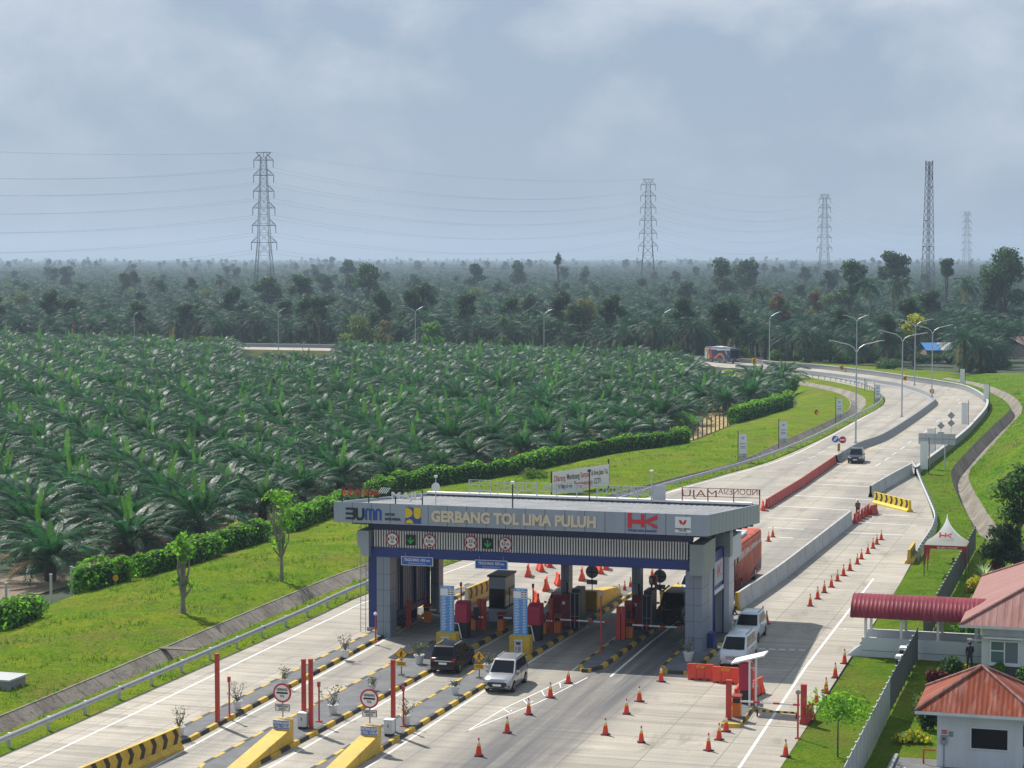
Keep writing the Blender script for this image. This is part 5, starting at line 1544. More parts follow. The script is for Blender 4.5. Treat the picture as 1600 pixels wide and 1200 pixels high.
# solar canopy machine
p = at(1168, 1104, IH)
t = thing('solar_canopy', 'white slanted canopy on white posts over a crimson machine', 'canopy', p, GA)
m = MB(); X = Matrix.Translation((.05, .4, 2.62)) @ Matrix.Rotation(R(-16), 4, 'Y')
m.box(-.95, .95, -.75, .75, 0, .09, 'white', X); m.build('roof', t, bevel=.02)
for x, y, h in ((-.55, .9, 2.42), (.12, -.1, 2.6), (.42, .25, 2.7), (.30, .9, 2.66)):
    MB().box(x - .05, x + .05, y - .05, y + .05, 0, h, 'white').build('leg', t)
m = MB(); m.box(-.5, .42, .88, .92, .95, 1.02, 'white'); m.tube([(.12, -.1, 2.2), (.3, .9, 2.0)], .035, 'white'); m.build('rail', t)
p = at(1160, 1100, IH)
t = thing('ticket_machine', 'crimson machine standing under the white solar canopy', 'ticket machine', p, GA, 'crimson ticket machines')
MB().box(-.22, .45, .0, .8, .75, 2.3, 'crimson').build('cover', t, bevel=.05); MB().box(-.15, .4, .05, .7, 0, .75, 'black').build('stand', t)
# striped height bar lying across the lane
pA, pB = at(1180, 1110, .35), at(1247, 1114, .35)
t = thing('stop_bar', 'black and yellow striped pipe across the bypass lane behind the boom', 'barrier bar', pA, GA)
Lb = (pB - pA).length; m = MB()
for k in range(12): m.box(Lb * k / 12, Lb * (k + 1) / 12, -.05, .05, -.05, .05, ('kerb_black', 'kerb_yellow')[k % 2])
m.build('bar', t)
for x in (.1, Lb - .1): MB().box(x - .04, x + .04, .051, .11, -.35, .06, 'kerb_black').build('foot', t)
# ------------------------------------------------------------------ vehicles
def paint(n, rgb, rough=.28, metal=.3): return mat(n, rgb, rough, metal, .5, coat=.5, var=.02)
paint('paint_silver', (.42, .43, .44), .28, .6); mat('paint_black', (.010, .010, .012), .3, 0, .35); paint('paint_pearl', (.55, .60, .62), .3, .1)
paint('paint_white', (.62, .64, .64), .3, .0); paint('paint_graphite', (.035, .04, .05), .25, .5); mat('paint_dark_truck', (.016, .017, .019), .55, 0, .25)
MATS['car_white'] = mat('car_white', (.60, .66, .68), .3, .05, .5, coat=.4)
def bil(a, b_, c, d, u_, v_):   # a,b bottom; d,c top
    return (a.lerp(b_, u_)).lerp(d.lerp(c, u_), v_)
def car(label, p, rz, pm, L_=4.2, Wd=1.68, H=1.69, belt=1.02, hood=.24, ws=(.25, .43), roof_end=.92, rear_top=.965, kind='mpv', group=None, front_plate=True, open_door=False, spare=False):
    """Front looks to -y. Origin on the ground at the middle."""
    t = thing('car', label, 'car', p, rz, group)
    hw = Wd / 2
    Y = lambda f: -L_ / 2 + f * L_
    van = kind == 'van'
    st = [(0, .80, .34, .66 if not van else .80), (.015, .90, .27, .80 if not van else .92), (.06, .965, .22, .88 if not van else 1.02), (ws[0] - .03, .995, .21, belt - .04), (ws[0] + .06, 1.0, .21, belt), (.55, 1.0, .21, belt + .02), (.88, .995, .22, belt + .03), (.975, .96, .26, belt + .02), (1.0, .90, .34, belt - .04)]
    if kind == 'suv': st = [(0, .88, .42, .86), (.02, .95, .36, .98), (.06, .98, .34, 1.05), (ws[0] - .02, 1.0, .33, belt - .03), (.4, 1.0, .33, belt), (.9, 1.0, .34, belt), (1, .95, .42, belt)]
    rows = []
    for f, w_, zb, zt_ in st:
        w_ *= hw
        rows.append([Vector((x, Y(f), z)) for x, z in ((-w_ * .90, zb), (-w_, zb + .14), (-w_ * 1.0, zt_ - .22), (-w_ * .965, zt_ - .04), (-w_ * .90, zt_), (-w_ * .45, zt_ + .025), (w_ * .45, zt_ + .025), (w_ * .90, zt_), (w_ * .965, zt_ - .04), (w_, zt_ - .22), (w_, zb + .14), (w_ * .90, zb))])
    MB().loft(rows, pm, True, True).build('body', t, smooth=38)
    # cabin
    bw, rw = hw * .935, hw * .775
    yb0, yb1, yr0, yr1 = Y(ws[0]), Y(.985), Y(ws[1]), Y(roof_end)
    zb = belt - .03
    ring0 = [Vector(q_) for q_ in ((-bw, yb0, zb), (bw, yb0, zb), (bw, yb1, zb), (-bw, yb1, zb))]
    ring1 = [Vector(q_) for q_ in ((-rw, yr0, H - .06), (rw, yr0, H - .06), (rw, yr1, H - .06), (-rw, yr1, H - .06))]
    ring2 = [Vector(q_) for q_ in ((-rw * .82, yr0 + .16, H), (rw * .82, yr0 + .16, H), (rw * .82, yr1 - .1, H), (-rw * .82, yr1 - .1, H))]
    MB().loft([ring0, ring1, ring2], pm, True, True).build('cabin', t, smooth=30, bevel=.03)
    def pane(nm, a, b_, c, d, u0, u1, v0, v1, off=.012, mt='glass'):
        n_ = (b_ - a).cross(d - a).normalized() * off
        MB().face([bil(a, b_, c, d, u_, v_) + n_ for u_, v_ in ((u0, v0), (u1, v0), (u1, v1), (u0, v1))], mt).build(nm, t)
    pane('windscreen', ring0[0], ring0[1], ring1[1], ring1[0], .06, .94, .05, .95)
    pane('rear_window', ring0[2], ring0[3], ring1[3], ring1[2], .09, .91, .18, .9)
    for a, b_ in ((1, 2), (3, 0)):
        fl = (lambda x: x) if a == 1 else (lambda x: 1 - x)
        for u0, u1 in ((.10, .33), (.36, .62), (.65, .93)):
            lo, hi = sorted((fl(u0), fl(u1)))
            pane('side_window', ring0[a], ring0[b_], ring1[b_], ring1[a], lo, hi, .14, .90)
    # wheels
    wr = .31 if kind != 'suv' else .37
    for f in (.175, .815):
        for s_ in (-1, 1):
            y = Y(f)
            wh = MB(); wh.prism([(y + wr * math.cos(a * math.pi / 11), wr + wr * math.sin(a * math.pi / 11)) for a in range(22)], s_ * (hw - .17), s_ * (hw + .012), 'tyre', 'x'); wo = wh.build('wheel', t)
            rm = MB(); rm.prism([(y + wr * .62 * math.cos(a * math.pi / 9), wr + wr * .62 * math.sin(a * math.pi / 9)) for a in range(18)], s_ * (hw + .013), s_ * (hw + .03), 'rim', 'x')
            for a in range(5):
                an = a * 1.2566; cx, cz = y + wr * .36 * math.cos(an), wr + wr * .36 * math.sin(an)
                rm.prism([(cx + .055 * math.cos(b_ * 1.05), cz + .055 * math.sin(b_ * 1.05)) for b_ in range(6)], s_ * (hw + .0305), s_ * (hw + .032), 'tyre', 'x')
            rm.build('rim', wo)
            ar = MB(); k = 14
            ar.prism([(y + (wr + .055) * math.cos(a * math.pi / k), wr + (wr + .055) * math.sin(a * math.pi / k)) for a in range(k + 1)] + [(y - wr - .055, .18), (y + wr + .055, .18)][::1], s_ * (hw - .1), s_ * (hw + .004), 'tyre', 'x'); ar.build('wheel_arch', t)
    yF, yR = Y(0), Y(1)
    # front
    if kind == 'van':
        m = MB()
        for k in range(4): m.box(-.40, .40, yF - .012, yF + .03, .60 + k * .055, .625 + k * .055, 'grey' if k % 2 else 'dark_grey')
        m.build('grille', t)
    else:
        m = MB(); m.prism([(-.52, .66), (.52, .66), (.60, .52), (.42, .36), (-.42, .36), (-.60, .52)], yF - .02, yF + .04, 'black', 'y'); m.build('grille', t)
    for s_ in (-1, 1):
        m = MB(); z0 = .66 if kind != 'van' else .72
        m.add([Vector((s_ * hw * .50, yF - .004, z0)), Vector((s_ * hw * .80, yF - .002, z0 + .02)), Vector((s_ * hw * .965, yF + .20, z0 + .10)), Vector((s_ * hw * .955, yF + .22, z0 + .22)), Vector((s_ * hw * .80, yF + .03, z0 + .16)), Vector((s_ * hw * .52, yF + .01, z0 + .12))], [(0, 1, 4, 5), (1, 2, 3, 4)], 'lamp_clear' if kind != 'suv' else 'lamp_clear'); m.build('headlight', t)
        m = MB(); m.box(s_ * hw * .82 - .06, s_ * hw * .82 + .06, yF + .012, yF + .05, .40, .50, 'black'); m.build('fog_lamp', t)
        zt_ = .78
        m = MB(); m.add([Vector((s_ * hw * .58, yR + .004, zt_)), Vector((s_ * hw * .86, yR + .004, zt_)), Vector((s_ * hw * .97, yR - .14, zt_ + .04)), Vector((s_ * hw * .95, yR - .10, belt + .02)), Vector((s_ * hw * .86, yR + .006, belt - .02)), Vector((s_ * hw * .70, yR + .006, belt - .06))], [(0, 1, 4, 5), (1, 2, 3, 4)], 'tail_red'); m.build('tail_light', t)
        m = MB(); mx = s_ * (hw + .10); m.box(mx - .10, mx + .10, Y(ws[0] + .045), Y(ws[0] + .045) + .10, belt - .02, belt + .12, pm); m.build('mirror', t, bevel=.03)
        m = MB(); m.box(s_ * (hw + .001) - .004, s_ * (hw + .001) + .004, Y(.36), Y(.62), belt - .17, belt - .14, 'dark_grey'); m.build('door_handle', t)
        m = MB()
        for f in (.37, .575): m.box(s_ * hw - .006, s_ * hw + .006, Y(f), Y(f) + .014, .34, belt - .10, 'black')
        m.build('door_seam', t)
    m = MB(); m.box(-.25, .25, yF - .035, yF - .022, .43, .55, 'sign_white' if kind != 'suv' else 'black'); m.build('number_plate', t)
    m = MB(); m.box(-hw * .62, hw * .62, yF + .0, yF + .05, .24, .33, 'black'); m.build('lower_intake', t)
    m = MB(); m.box(-.25, .25, yR + .006, yR + .02, .62, .74, 'sign_white'); m.build('number_plate', t)
    m = MB(); m.box(-hw * .62, hw * .62, yR + .002, yR + .012, .80, .86, 'lamp_clear'); m.box(-hw * .80, hw * .80, yR - .02, yR + .02, .34, .50, 'black'); m.build('rear_trim', t)
    m = MB()
    for s_ in (-1, 1): m.box(s_ * rw * .86 - .02, s_ * rw * .86 + .02, yr0 + .35, yr1 - .2, H + .03, H + .055, 'grey')
    m.build('roof_rail', t)
    m = MB()
    for s_ in (-1, 1): m.tube([(s_ * .25 - .2, yb0 + .03 - .04, zb + .05), (s_ * .25 + .22, yb0 + .02, zb + .03)], .012, 'black', 4)
    m.build('wiper', t)
    if open_door:
        m = MB(); X = Matrix.Translation((-hw - .0, Y(.36), 0)) @ Matrix.Rotation(R(-58), 4, 'Z')
        X = Matrix.Translation((hw * -1.0, Y(ws[0] + .07), 0)) @ Matrix.Rotation(R(-60), 4, 'Z')
        m.box(-.05, .03, 0, 1.0, .32, belt, pm, X); do = m.build('front_door', t)
        m = MB(); m.add([X @ Vector(q_) for q_ in ((-.0, .12, belt), (-.0, .98, belt), (.10, .9, H - .12), (.10, .42, H - .12))], [(0, 1, 2, 3)], 'glass'); m.build('door_glass', do)
    return t
car('silver family car leaving the third lane with its nose to the viewer', at(791, 1072.5), GA + R(2), 'paint_silver')
car('black family car seen from behind waiting in the second lane', at(708, 1044), GA + math.pi + R(1), 'paint_black')
car('white van with slatted grille parked just behind the orange barriers', at(1154, 1035.5), GA - R(1), 'car_white', 4.15, 1.66, 1.86, 1.12, .12, (.10, .29), .95, kind='van', group=None)
car('white family car with its front door open behind the white van', at(1171, 997), GA + R(0), 'car_white', 4.2, 1.68, 1.7, open_door=True)
car('dark grey car driving down the entry road past the red barriers', at(1338, 722), GA + R(3), 'paint_graphite', 4.4, 1.78, 1.68)
car('dark boxy off-road car waiting at the lowered boom', at(1055, 969), GA, 'paint_dark_truck', 4.5, 1.85, 2.0, 1.22, .2, (.27, .36), .97, kind='suv')
car('pale car waiting behind the dark off-road car', at(1083, 932), GA, 'car_white', 4.2, 1.68, 1.68)
car('white roofed car in the shade beyond the third lane boom', at(878, 963), GA + R(2), 'paint_white', 4.4, 1.75, 1.75, 1.05)

def bus(label, p, rz, L_, H, stripes, cat_='bus', motif=None):
    """Front looks to -y."""
    t = thing('bus', label, cat_, p, rz)
    hw = 1.25; Y0, Y1 = -L_ / 2, L_ / 2
    sec = lambda w_, z0, z1: [(-w_, z0), (-w_, z1 - .35), (-w_ * .95, z1 - .1), (-w_ * .8, z1), (w_ * .8, z1), (w_ * .95, z1 - .1), (w_, z1 - .35), (w_, z0)]
    rows = [[Vector((x, y, z)) for x, z in sec(w_, z0, z1)] for y, w_, z0, z1 in ((Y0, hw * .9, .5, H - .35), (Y0 + .12, hw * .97, .38, H - .12), (Y0 + .5, hw, .35, H), (Y1 - .3, hw, .35, H), (Y1, hw * .95, .45, H - .15))]
    MB().loft(rows, stripes['body'], True, True).build('body', t, smooth=35)
    for s_ in (-1, 1):
        x = s_ * (hw + .006)
        m = MB(); m.add([(x, Y0 + .9, 1.55), (x, Y1 - .5, 1.55), (x, Y1 - .5, H - .75), (x, Y0 + .9, H - .75)], [(0, 1, 2, 3)], stripes['glass']); m.build('side_window', t)
        for yy0, yy1, z0, z1, sk, mt in stripes['bands']:
            m = MB(); xx = s_ * (hw + .010)
            m.add([(xx, Y0 + yy0 * L_, z0), (xx, Y0 + yy1 * L_, z0 + sk * .2), (xx, Y0 + yy1 * L_, z1 + sk), (xx, Y0 + yy0 * L_, z1)], [(0, 1, 2, 3)], mt); m.build('livery_band', t)
        if motif: motif(t, s_, hw, Y0, L_, H)
        for f in (.22, .74):
            y = Y0 + f * L_
            m = MB(); m.prism([(y + .5 * math.cos(a * math.pi / 10), .5 + .5 * math.sin(a * math.pi / 10)) for a in range(20)], s_ * (hw - .25), s_ * (hw + .02), 'tyre', 'x'); wo = m.build('wheel', t)
            m = MB(); m.prism([(y + .28 * math.cos(a * math.pi / 8), .5 + .28 * math.sin(a * math.pi / 8)) for a in range(16)], s_ * (hw + .021), s_ * (hw + .03), 'rim', 'x'); m.build('rim', wo)
        m = MB(); m.box(s_ * hw * .66 - .22, s_ * hw * .66 + .22, Y0 - .02, Y0 + .05, .75, 1.0, 'lamp_clear'); m.build('headlight', t)
        m = MB(); m.tube([(s_ * hw * .85, Y0 + .1, H - .5), (s_ * (hw + .25), Y0 - .35, H - .6), (s_ * (hw + .25), Y0 - .35, H - 1.1)], .06, 'black', 5); m.build('mirror', t)
    m = MB(); m.add([(-hw * .86, Y0 - .012, 1.35), (hw * .86, Y0 - .012, 1.35), (hw * .86, Y0 - .0, H - .5), (-hw * .86, Y0 - .0, H - .5)], [(0, 1, 2, 3)], 'glass'); m.build('windscreen', t)
    m = MB(); m.add([(-hw * .7, Y1 + .012, 1.9), (hw * .7, Y1 + .012, 1.9), (hw * .7, Y1 + .012, H - .6), (-hw * .7, Y1 + .012, H - .6)], [(0, 1, 2, 3)], 'glass'); m.build('rear_window', t)
    m = MB(); m.box(-.8, .8, -1.6, 1.6, H - .02, H + .22, stripes['roof']); m.build('air_conditioner', t, bevel=.06)
    m = MB(); m.box(-.5, .5, L_ * .25, L_ * .25 + .8, H - .02, H + .06, stripes['roof']); m.box(-.5, .5, -L_ * .32, -L_ * .32 + .8, H - .02, H + .06, stripes['roof']); m.build('roof_hatch', t)
    return t
mat('bus_orange', (.50, .085, .02), .6, var=.2, scale=.8, dirt=(.20, .025, .06), damt=.85, dscale=.55); mat('bus_pale', (.46, .40, .36), .6); mat('bus_maroon', (.24, .03, .06), .35, var=.2, scale=.4); mat('bus_purple', (.13, .05, .16), .35, var=.15)
mat('coach_blue', (.035, .045, .10), .35); mat('coach_teal', (.03, .16, .19), .35); mat('coach_pink', (.34, .07, .14), .35); mat('coach_white', (.62, .63, .66), .35)
bx = W(18.3, 28.6)
bus('orange and cream bus waiting between the gate and the pale wall', bx, GA, 11.5, 3.65, {'body': 'bus_orange', 'glass': 'bus_pale', 'roof': 'board_grey', 'bands': ((0.01, .985, .5, 2.35, .3, 'bus_orange'), (0.01, .45, .38, 1.15, -.1, 'bus_maroon'), (.55, .985, .40, .7, .7, 'bus_purple'), (.03, .97, 3.28, 3.42, .0, 'letter_red'), (.12, .30, 2.62, 2.95, .0, 'glass'), (.38, .50, 2.62, 2.95, .0, 'glass'), (.60, .74, 2.62, 2.95, .0, 'glass'), (.86, .875, .5, 3.0, .0, 'black'), (.08, .12, 2.5, 3.1, .1, 'letter_red'), (.30, .36, 2.6, 3.0, .1, 'letter_red'), (.52, .57, 2.6, 3.0, .1, 'letter_red'), (.0, .09, 1.2, 3.0, .2, 'glass'))})
def coach_motif(t, s_, hw, Y0, L_, H):
    x = s_ * (hw + .014)
    def pl(path, wd, mt, k):
        m = MB(); P = [(Y0 + a * L_, z) for a, z in path]
        mb = MB(); ribbon(mb, P, wd, 0, .006, mt)
        V = [(x + s_ * (v[1] + .004 * k), v[0], v[2]) for v in mb.v]
        m.v, m.f, m.mi, m.ms = V, mb.f, mb.mi, mb.ms
        m.build('livery_motif', t)
    pl([(.95, 3.0), (.85, 2.6), (.82, 1.6), (.86, .8)], .9, 'yellow', 1)
    pl([(.84, 3.0), (.76, 2.2), (.74, 1.0)], 1.3, 'coach_pink', 2)
    pl([(.62, 1.0), (.52, 1.4), (.45, 2.0), (.33, 2.1), (.24, 1.3), (.22, .6)], .55, 'orange', 3)
    pl([(.14, 2.9), (.10, 1.9), (.03, 1.6)], .4, 'coach_teal', 4)
    pl([(.5, 2.95), (.2, 3.2), (.13, 2.2)], .22, 'coach_white', 5)
pc = at(1127, 561.5, 0)
bus('dark blue coach with bright swirling motifs far off on the bend', Vector((49.3, 486.0, 0)), R(27), 11.0, 3.6, {'body': 'coach_blue', 'glass': 'coach_blue', 'roof': 'white', 'bands': ((.0, .99, 3.05, 3.35, 0, 'coach_white'), (.90, .995, .5, 3.1, 0, 'coach_white'), (.1, .5, .4, 1.0, .0, 'coach_teal'))}, 'coach', coach_motif)
# ------------------------------------------------------------------ people
def person(label, p, rz, top='cloth_black', legs='cloth_dark', hat=None, bend=0.0, arms=((.12, -.10), (.12, -.10)), hgt=1.68, stride=.06, group=None):
    """Faces -y. One skinned body; hair or helmet is a child. arms: (forward lift 0..1, outward) of each hand."""
    s = hgt / 1.70
    V, E_, Rd = [], [], []
    def add(q_, r, par=None):
        V.append(Vector(q_) * s); Rd.append(r * s)
        if par is not None: E_.append((par, len(V) - 1))
        return len(V) - 1
    lean = bend
    pel = add((0, 0, .95), .145)
    wa = add((0, -.03 * lean, 1.10), .135, pel)
    ch = add((0, -.14 * lean, 1.32), .165, wa)
    nk0 = add((0, -.22 * lean, 1.44), .085, ch)
    nk = add((0, -.25 * lean - .005, 1.50), .058, nk0)
    hd0 = add((0, -.28 * lean - .02, 1.56), .082, nk)
    add((0, -.30 * lean - .02, 1.64), .095, hd0); 
    for k, sg in enumerate((-1, 1)):
        y = stride * (-1 if k else 1)
        hp = add((sg * .095, 0, .88), .105, pel); kn = add((sg * .105, y * .4 - .02, .50), .068, hp)
        an = add((sg * .11, y + .03, .09), .045, kn); add((sg * .115, y - .13, .04), .042, an)
        fw, ow = arms[k]
        sh = add((sg * .19, -.17 * lean, 1.40), .075, ch)
        el = add((sg * (.25 + ow * .4), -.17 * lean - .20 * fw, 1.13 + .05 * fw), .050, sh)
        wr_ = add((sg * (.24 + ow * .6), -.17 * lean - .10 - .38 * fw, .92 + .36 * fw), .034, el)
        d = (V[wr_] - V[el]).normalized() / s
        hnd = add(Vector(V[wr_] / s) + d * .07, .036, wr_)
        for f in range(4):
            o_ = Vector((0, (f - 1.5) * .021, 0)); a = Vector(V[hnd] / s) + d * .05 + o_ * 1.0
            i = add(a, .0095, hnd); add(a + d * (.045 + .012 * (1 - abs(f - 1.2) / 2)) + Vector((-sg * .012, 0, 0)), .0085, i)
        i = add(Vector(V[hnd] / s) + Vector((-sg * .01, -.035, .0)) + d * .01, .011, hnd); add(Vector(V[i] / s) + d * .035 + Vector((0, -.012, 0)), .0095, i)
    me = bpy.data.meshes.new('person')
    me.from_pydata([tuple(v) for v in V], E_, [])
    o = bpy.data.objects.new('person', me); col.objects.link(o)
    md = o.modifiers.new('skin', 'SKIN'); md.use_smooth_shade = True
    for k, d in enumerate(me.skin_vertices[0].data): d.radius = (Rd[k], Rd[k]); d.use_root = (k == 0)
    for k in (ch,): me.skin_vertices[0].data[k].radius = (Rd[k] * 1.12, Rd[k] * .72)
    for k in (pel, wa): me.skin_vertices[0].data[k].radius = (Rd[k] * 1.05, Rd[k] * .78)
    sb = o.modifiers.new('sub', 'SUBSURF'); sb.levels = 1; sb.render_levels = 1
    m2 = bpy.data.meshes.new_from_object(o.evaluated_get(bpy.context.evaluated_depsgraph_get()))
    o.modifiers.clear(); o.data = m2
    m2.materials.clear()
    for n_ in ('skin', top, legs, 'black'): m2.materials.append(MATS[n_])
    hands = [Vector(v) for v in V]
    for pf in m2.polygons:
        c = pf.center / s
        arm = abs(c.x) > .2 and c.z > .6
        if c.z > 1.475: i = 0
        elif arm: 
            dmin = min((pf.center - V[k]).length for k in range(len(V)) if Rd[k] < .038 * s)
            i = 0 if dmin < .06 * s else 1
        elif c.z > .93: i = 1
        elif c.z < .10: i = 3
        else: i = 2
        pf.material_index = i
    o.location = p; o.rotation_euler.z = rz
    tag(o, label, 'person', group)
    hy = (-.30 * lean - .02)
    hc = Vector((0, hy, 1.625)) * s
    m = MB()
    if hat:
        m.lathe([(.135 * s, .0), (.138 * s, .05 * s), (.11 * s, .12 * s), (.05 * s, .16 * s), (0, .165 * s)], hat, 14, (hc.x, hc.y, hc.z)); h = m.build('helmet', o, smooth=60)
    else:
        m.lathe([(.090 * s, -.05 * s), (.108 * s, .0), (.10 * s, .06 * s), (.06 * s, .105 * s), (0, .115 * s)], 'hair', 14, (hc.x, hc.y + .018 * s, hc.z)); h = m.build('hair', o, smooth=60)
    m = MB()
    for sg in (-1, 1): m.box(sg * .034 * s - .012, sg * .034 * s + .012, hc.y - .100 * s, hc.y - .085 * s, hc.z - .012 * s, hc.z + .006 * s, 'hair')
    m.prism([(hc.y - .088 * s, hc.z - .005 * s), (hc.y - .118 * s, hc.z - .045 * s), (hc.y - .088 * s, hc.z - .05 * s)], -.014 * s, .014 * s, 'skin', 'x')
    m.box(-.028 * s, .028 * s, hc.y - .096 * s, hc.y - .085 * s, hc.z - .082 * s, hc.z - .072 * s, 'cloth_brown')
    m.build('face', o)
    return o
person('person in black with a white shoulder stripe beside the dark red lane machine', at(989.5, 983, IH), GA + R(80), 'cloth_black', 'cloth_black', arms=((.7, 0), (.3, 0)))
person('person in dark clothes behind the red posts on the short island', at(978, 988, IH), GA + R(200), 'cloth_dark', 'cloth_black')
person('person in dark clothes leaning towards the window of the dark off-road car', at(1030, 979, IH), GA + R(75), 'cloth_brown', 'cloth_black', bend=1.0, arms=((.9, .05), (.7, .05)))
person('person in a white helmet and dark jacket behind the oblique red barriers', at(1340, 808.5), GA + R(15), 'cloth_brown', 'cloth_black', 'white', stride=.12)
person('person bending beside the open front door of the white family car', at(1141, 986, 0), GA + R(75), 'cloth_dark', 'cloth_dark', bend=1.3, arms=((.8, 0), (.6, 0)))
person('person in black clothes walking on the path beside the office corner', at(1515, 1047, .3), GA + R(200), 'cloth_black', 'cloth_black', stride=.14)
person('person in black standing by the grey mesh fence below the tent', at(1492, 905), GA + R(-70), 'cloth_black', 'cloth_black', bend=.5, arms=((.9, 0), (.8, 0)))
# ------------------------------------------------------------------ canopy walkway, office, guard house
def ribbed(name, c1, c2, dirt, axis, step, damt):
    b, tcn, mapv, nz, ramp, mixc, mth, sep, bump, setc = nodes_mat(name)
    b.inputs['Roughness'].default_value = .6; b.inputs['Specular IOR Level'].default_value = .15
    o = mapv((1, 1, 1)); X, Y, Z = sep(o)
    v = (X, Y)[axis]
    st = (3.0, .25, 1) if axis == 0 else (.25, 3.0, 1)
    c = mixc(ramp(nz(mapv(st), 1.0, 5, .6), [(.35, 0.0), (.65, 1.0)]), c1, c2)
    st2 = (2.6, .35, .35) if axis == 0 else (.35, 2.6, .35)
    c = mixc(mth('MULTIPLY', ramp(nz(mapv(st2), .9, 6, .7), [(.50, 0.0), (.66, 1.0)]), damt), c, dirt)
    fr = mth('FRACT', mth('DIVIDE', v, step))
    ln = mth('LESS_THAN', fr, .10)
    c = mixc(mth('MULTIPLY', ln, .5), c, (.09, .05, .045))
    setc(c)
    tri = mth('ABSOLUTE', mth('SUBTRACT', fr, .5))
    bump(tri, .3, .08)
ribbed('office_roof_x', (.25, .115, .095), (.33, .175, .155), (.38, .25, .225), 0, .42, .35)
ribbed('office_roof_y', (.27, .125, .105), (.34, .185, .165), (.38, .26, .235), 1, .42, .35)
ribbed('rust_roof_x', (.25, .048, .014), (.16, .026, .009), (.46, .27, .23), 0, .24, .42)
ribbed('rust_roof_y', (.27, .055, .018), (.18, .032, .011), (.46, .27, .23), 1, .24, .42)

def hip_roof(t, x0, x1, y0, y1, ze, slope, mx, my, trim, thick=.16):
    dx, dy = x1 - x0, y1 - y0
    k = min(dx, dy) / 2; zr = ze + k * slope
    A, B_, C_, D_ = (x0, y0, ze), (x1, y0, ze), (x1, y1, ze), (x0, y1, ze)
    if dx >= dy: P, Q_ = (x0 + k, (y0 + y1) / 2, zr), (x1 - k, (y0 + y1) / 2, zr)
    else: P, Q_ = ((x0 + x1) / 2, y0 + k, zr), ((x0 + x1) / 2, y1 - k, zr)
    m = MB()
    if dx > dy + .01: m.face([A, B_, Q_, P], mx); m.face([C_, D_, P, Q_], mx); m.face([D_, A, P], my); m.face([B_, C_, Q_], my)
    elif dy > dx + .01: m.face([A, B_, P], mx); m.face([B_, C_, Q_, P], my); m.face([C_, D_, Q_], mx); m.face([D_, A, P, Q_], my)
    else: m.face([A, B_, P], mx); m.face([C_, D_, P], mx); m.face([D_, A, P], my); m.face([B_, C_, P], my)
    m.build('roof', t)
    m = MB()
    for a, b_ in ((A, P), (D_, P), (B_, Q_), (C_, Q_)) + (((P, Q_),) if P != Q_ else ()):
        a, b_ = Vector(a) + Vector((0, 0, .04)), Vector(b_) + Vector((0, 0, .04)); m.tube([a, b_], .085, trim, 6)
    m.build('hip_cap', t)
    m = MB()
    m.box(x0, x1, y0, y0 + .06, ze - thick, ze - .004, 'wall_white'); m.box(x0, x0 + .06, y0 + .061, y1, ze - thick, ze - .004, 'wall_white'); m.box(x1 - .06, x1, y0 + .061, y1, ze - thick, ze - .004, 'wall_white')
    m.face([(x0 + .07, y0 + .07, ze - .1), (x1 - .07, y0 + .07, ze - .1), (x1 - .07, y1, ze - .1), (x0 + .07, y1, ze - .1)], 'wall_white')
    m.build('eave', t)
# office: eave corner near the viewer
fl = at(1499, 976, 3.1); ox, oy = loc(fl)
t = thing('office_building', 'white office with weathered pinkish hipped roof at the end of the red canopy', 'building', W(ox, oy), GA)
hip_roof(t, 0, 22, 0, 19.4, 3.1, .5, 'office_roof_x', 'office_roof_y', 'office_roof_y')
wx, wy = 1.25, .9
m = MB(); m.box(wx, 21, wy, 18.4, .55, 3.0, 'wall_white'); m.build('wall', t)
m = MB(); m.box(wx - .05, 21, wy - .05, 18.4, -.2, .55, 'dark_grey'); m.build('plinth', t)
xw, zw = vert(1547, 1000, oy + wy); xw2, zw2 = vert(1592, 1045, oy + wy)
x0, x1, z1, z0 = xw - ox, xw2 - ox, min(zw, 2.6), max(zw2, .7)
m = MB()
for a, b_, c_, d in ((x0, x1, z0, z0 + .08), (x0, x1, z1 - .08, z1), (x0, x0 + .07, z0 + .08, z1 - .08), (x1 - .07, x1, z0 + .08, z1 - .08), ((x0 + x1) / 2 - .04, (x0 + x1) / 2 + .04, z0 + .08, z1 - .08)):
    m.box(a, b_, wy - .07, wy + .02, c_, d, 'white')
m.box(x0 + .07, (x0 + x1) / 2 - .04, wy - .06, wy + .02, z0 + .75, z0 + .82, 'white')
wo = m.build('window', t)
m = MB(); m.box(x0 + .07, x1 - .07, wy - .025, wy - .001, z0 + .08, z1 - .08, 'glass_blue'); m.build('pane', wo)
m = MB(); m.box(x0 - .3, x1 + .25, wy - .45, wy - .001, z1 + .16, z1 + .26, 'white'); m.build('window_hood', t)
m = MB(); m.box(x0 - .1, x1 + .1, wy - .14, wy - .001, z0 - .10, z0 - .005, 'white'); m.build('window_sill', t)
m = MB(); m.box(wx - .9, wx - .002, wy + .6, wy + .7, 1.9, 2.0, 'white'); m.build('ledge', t)
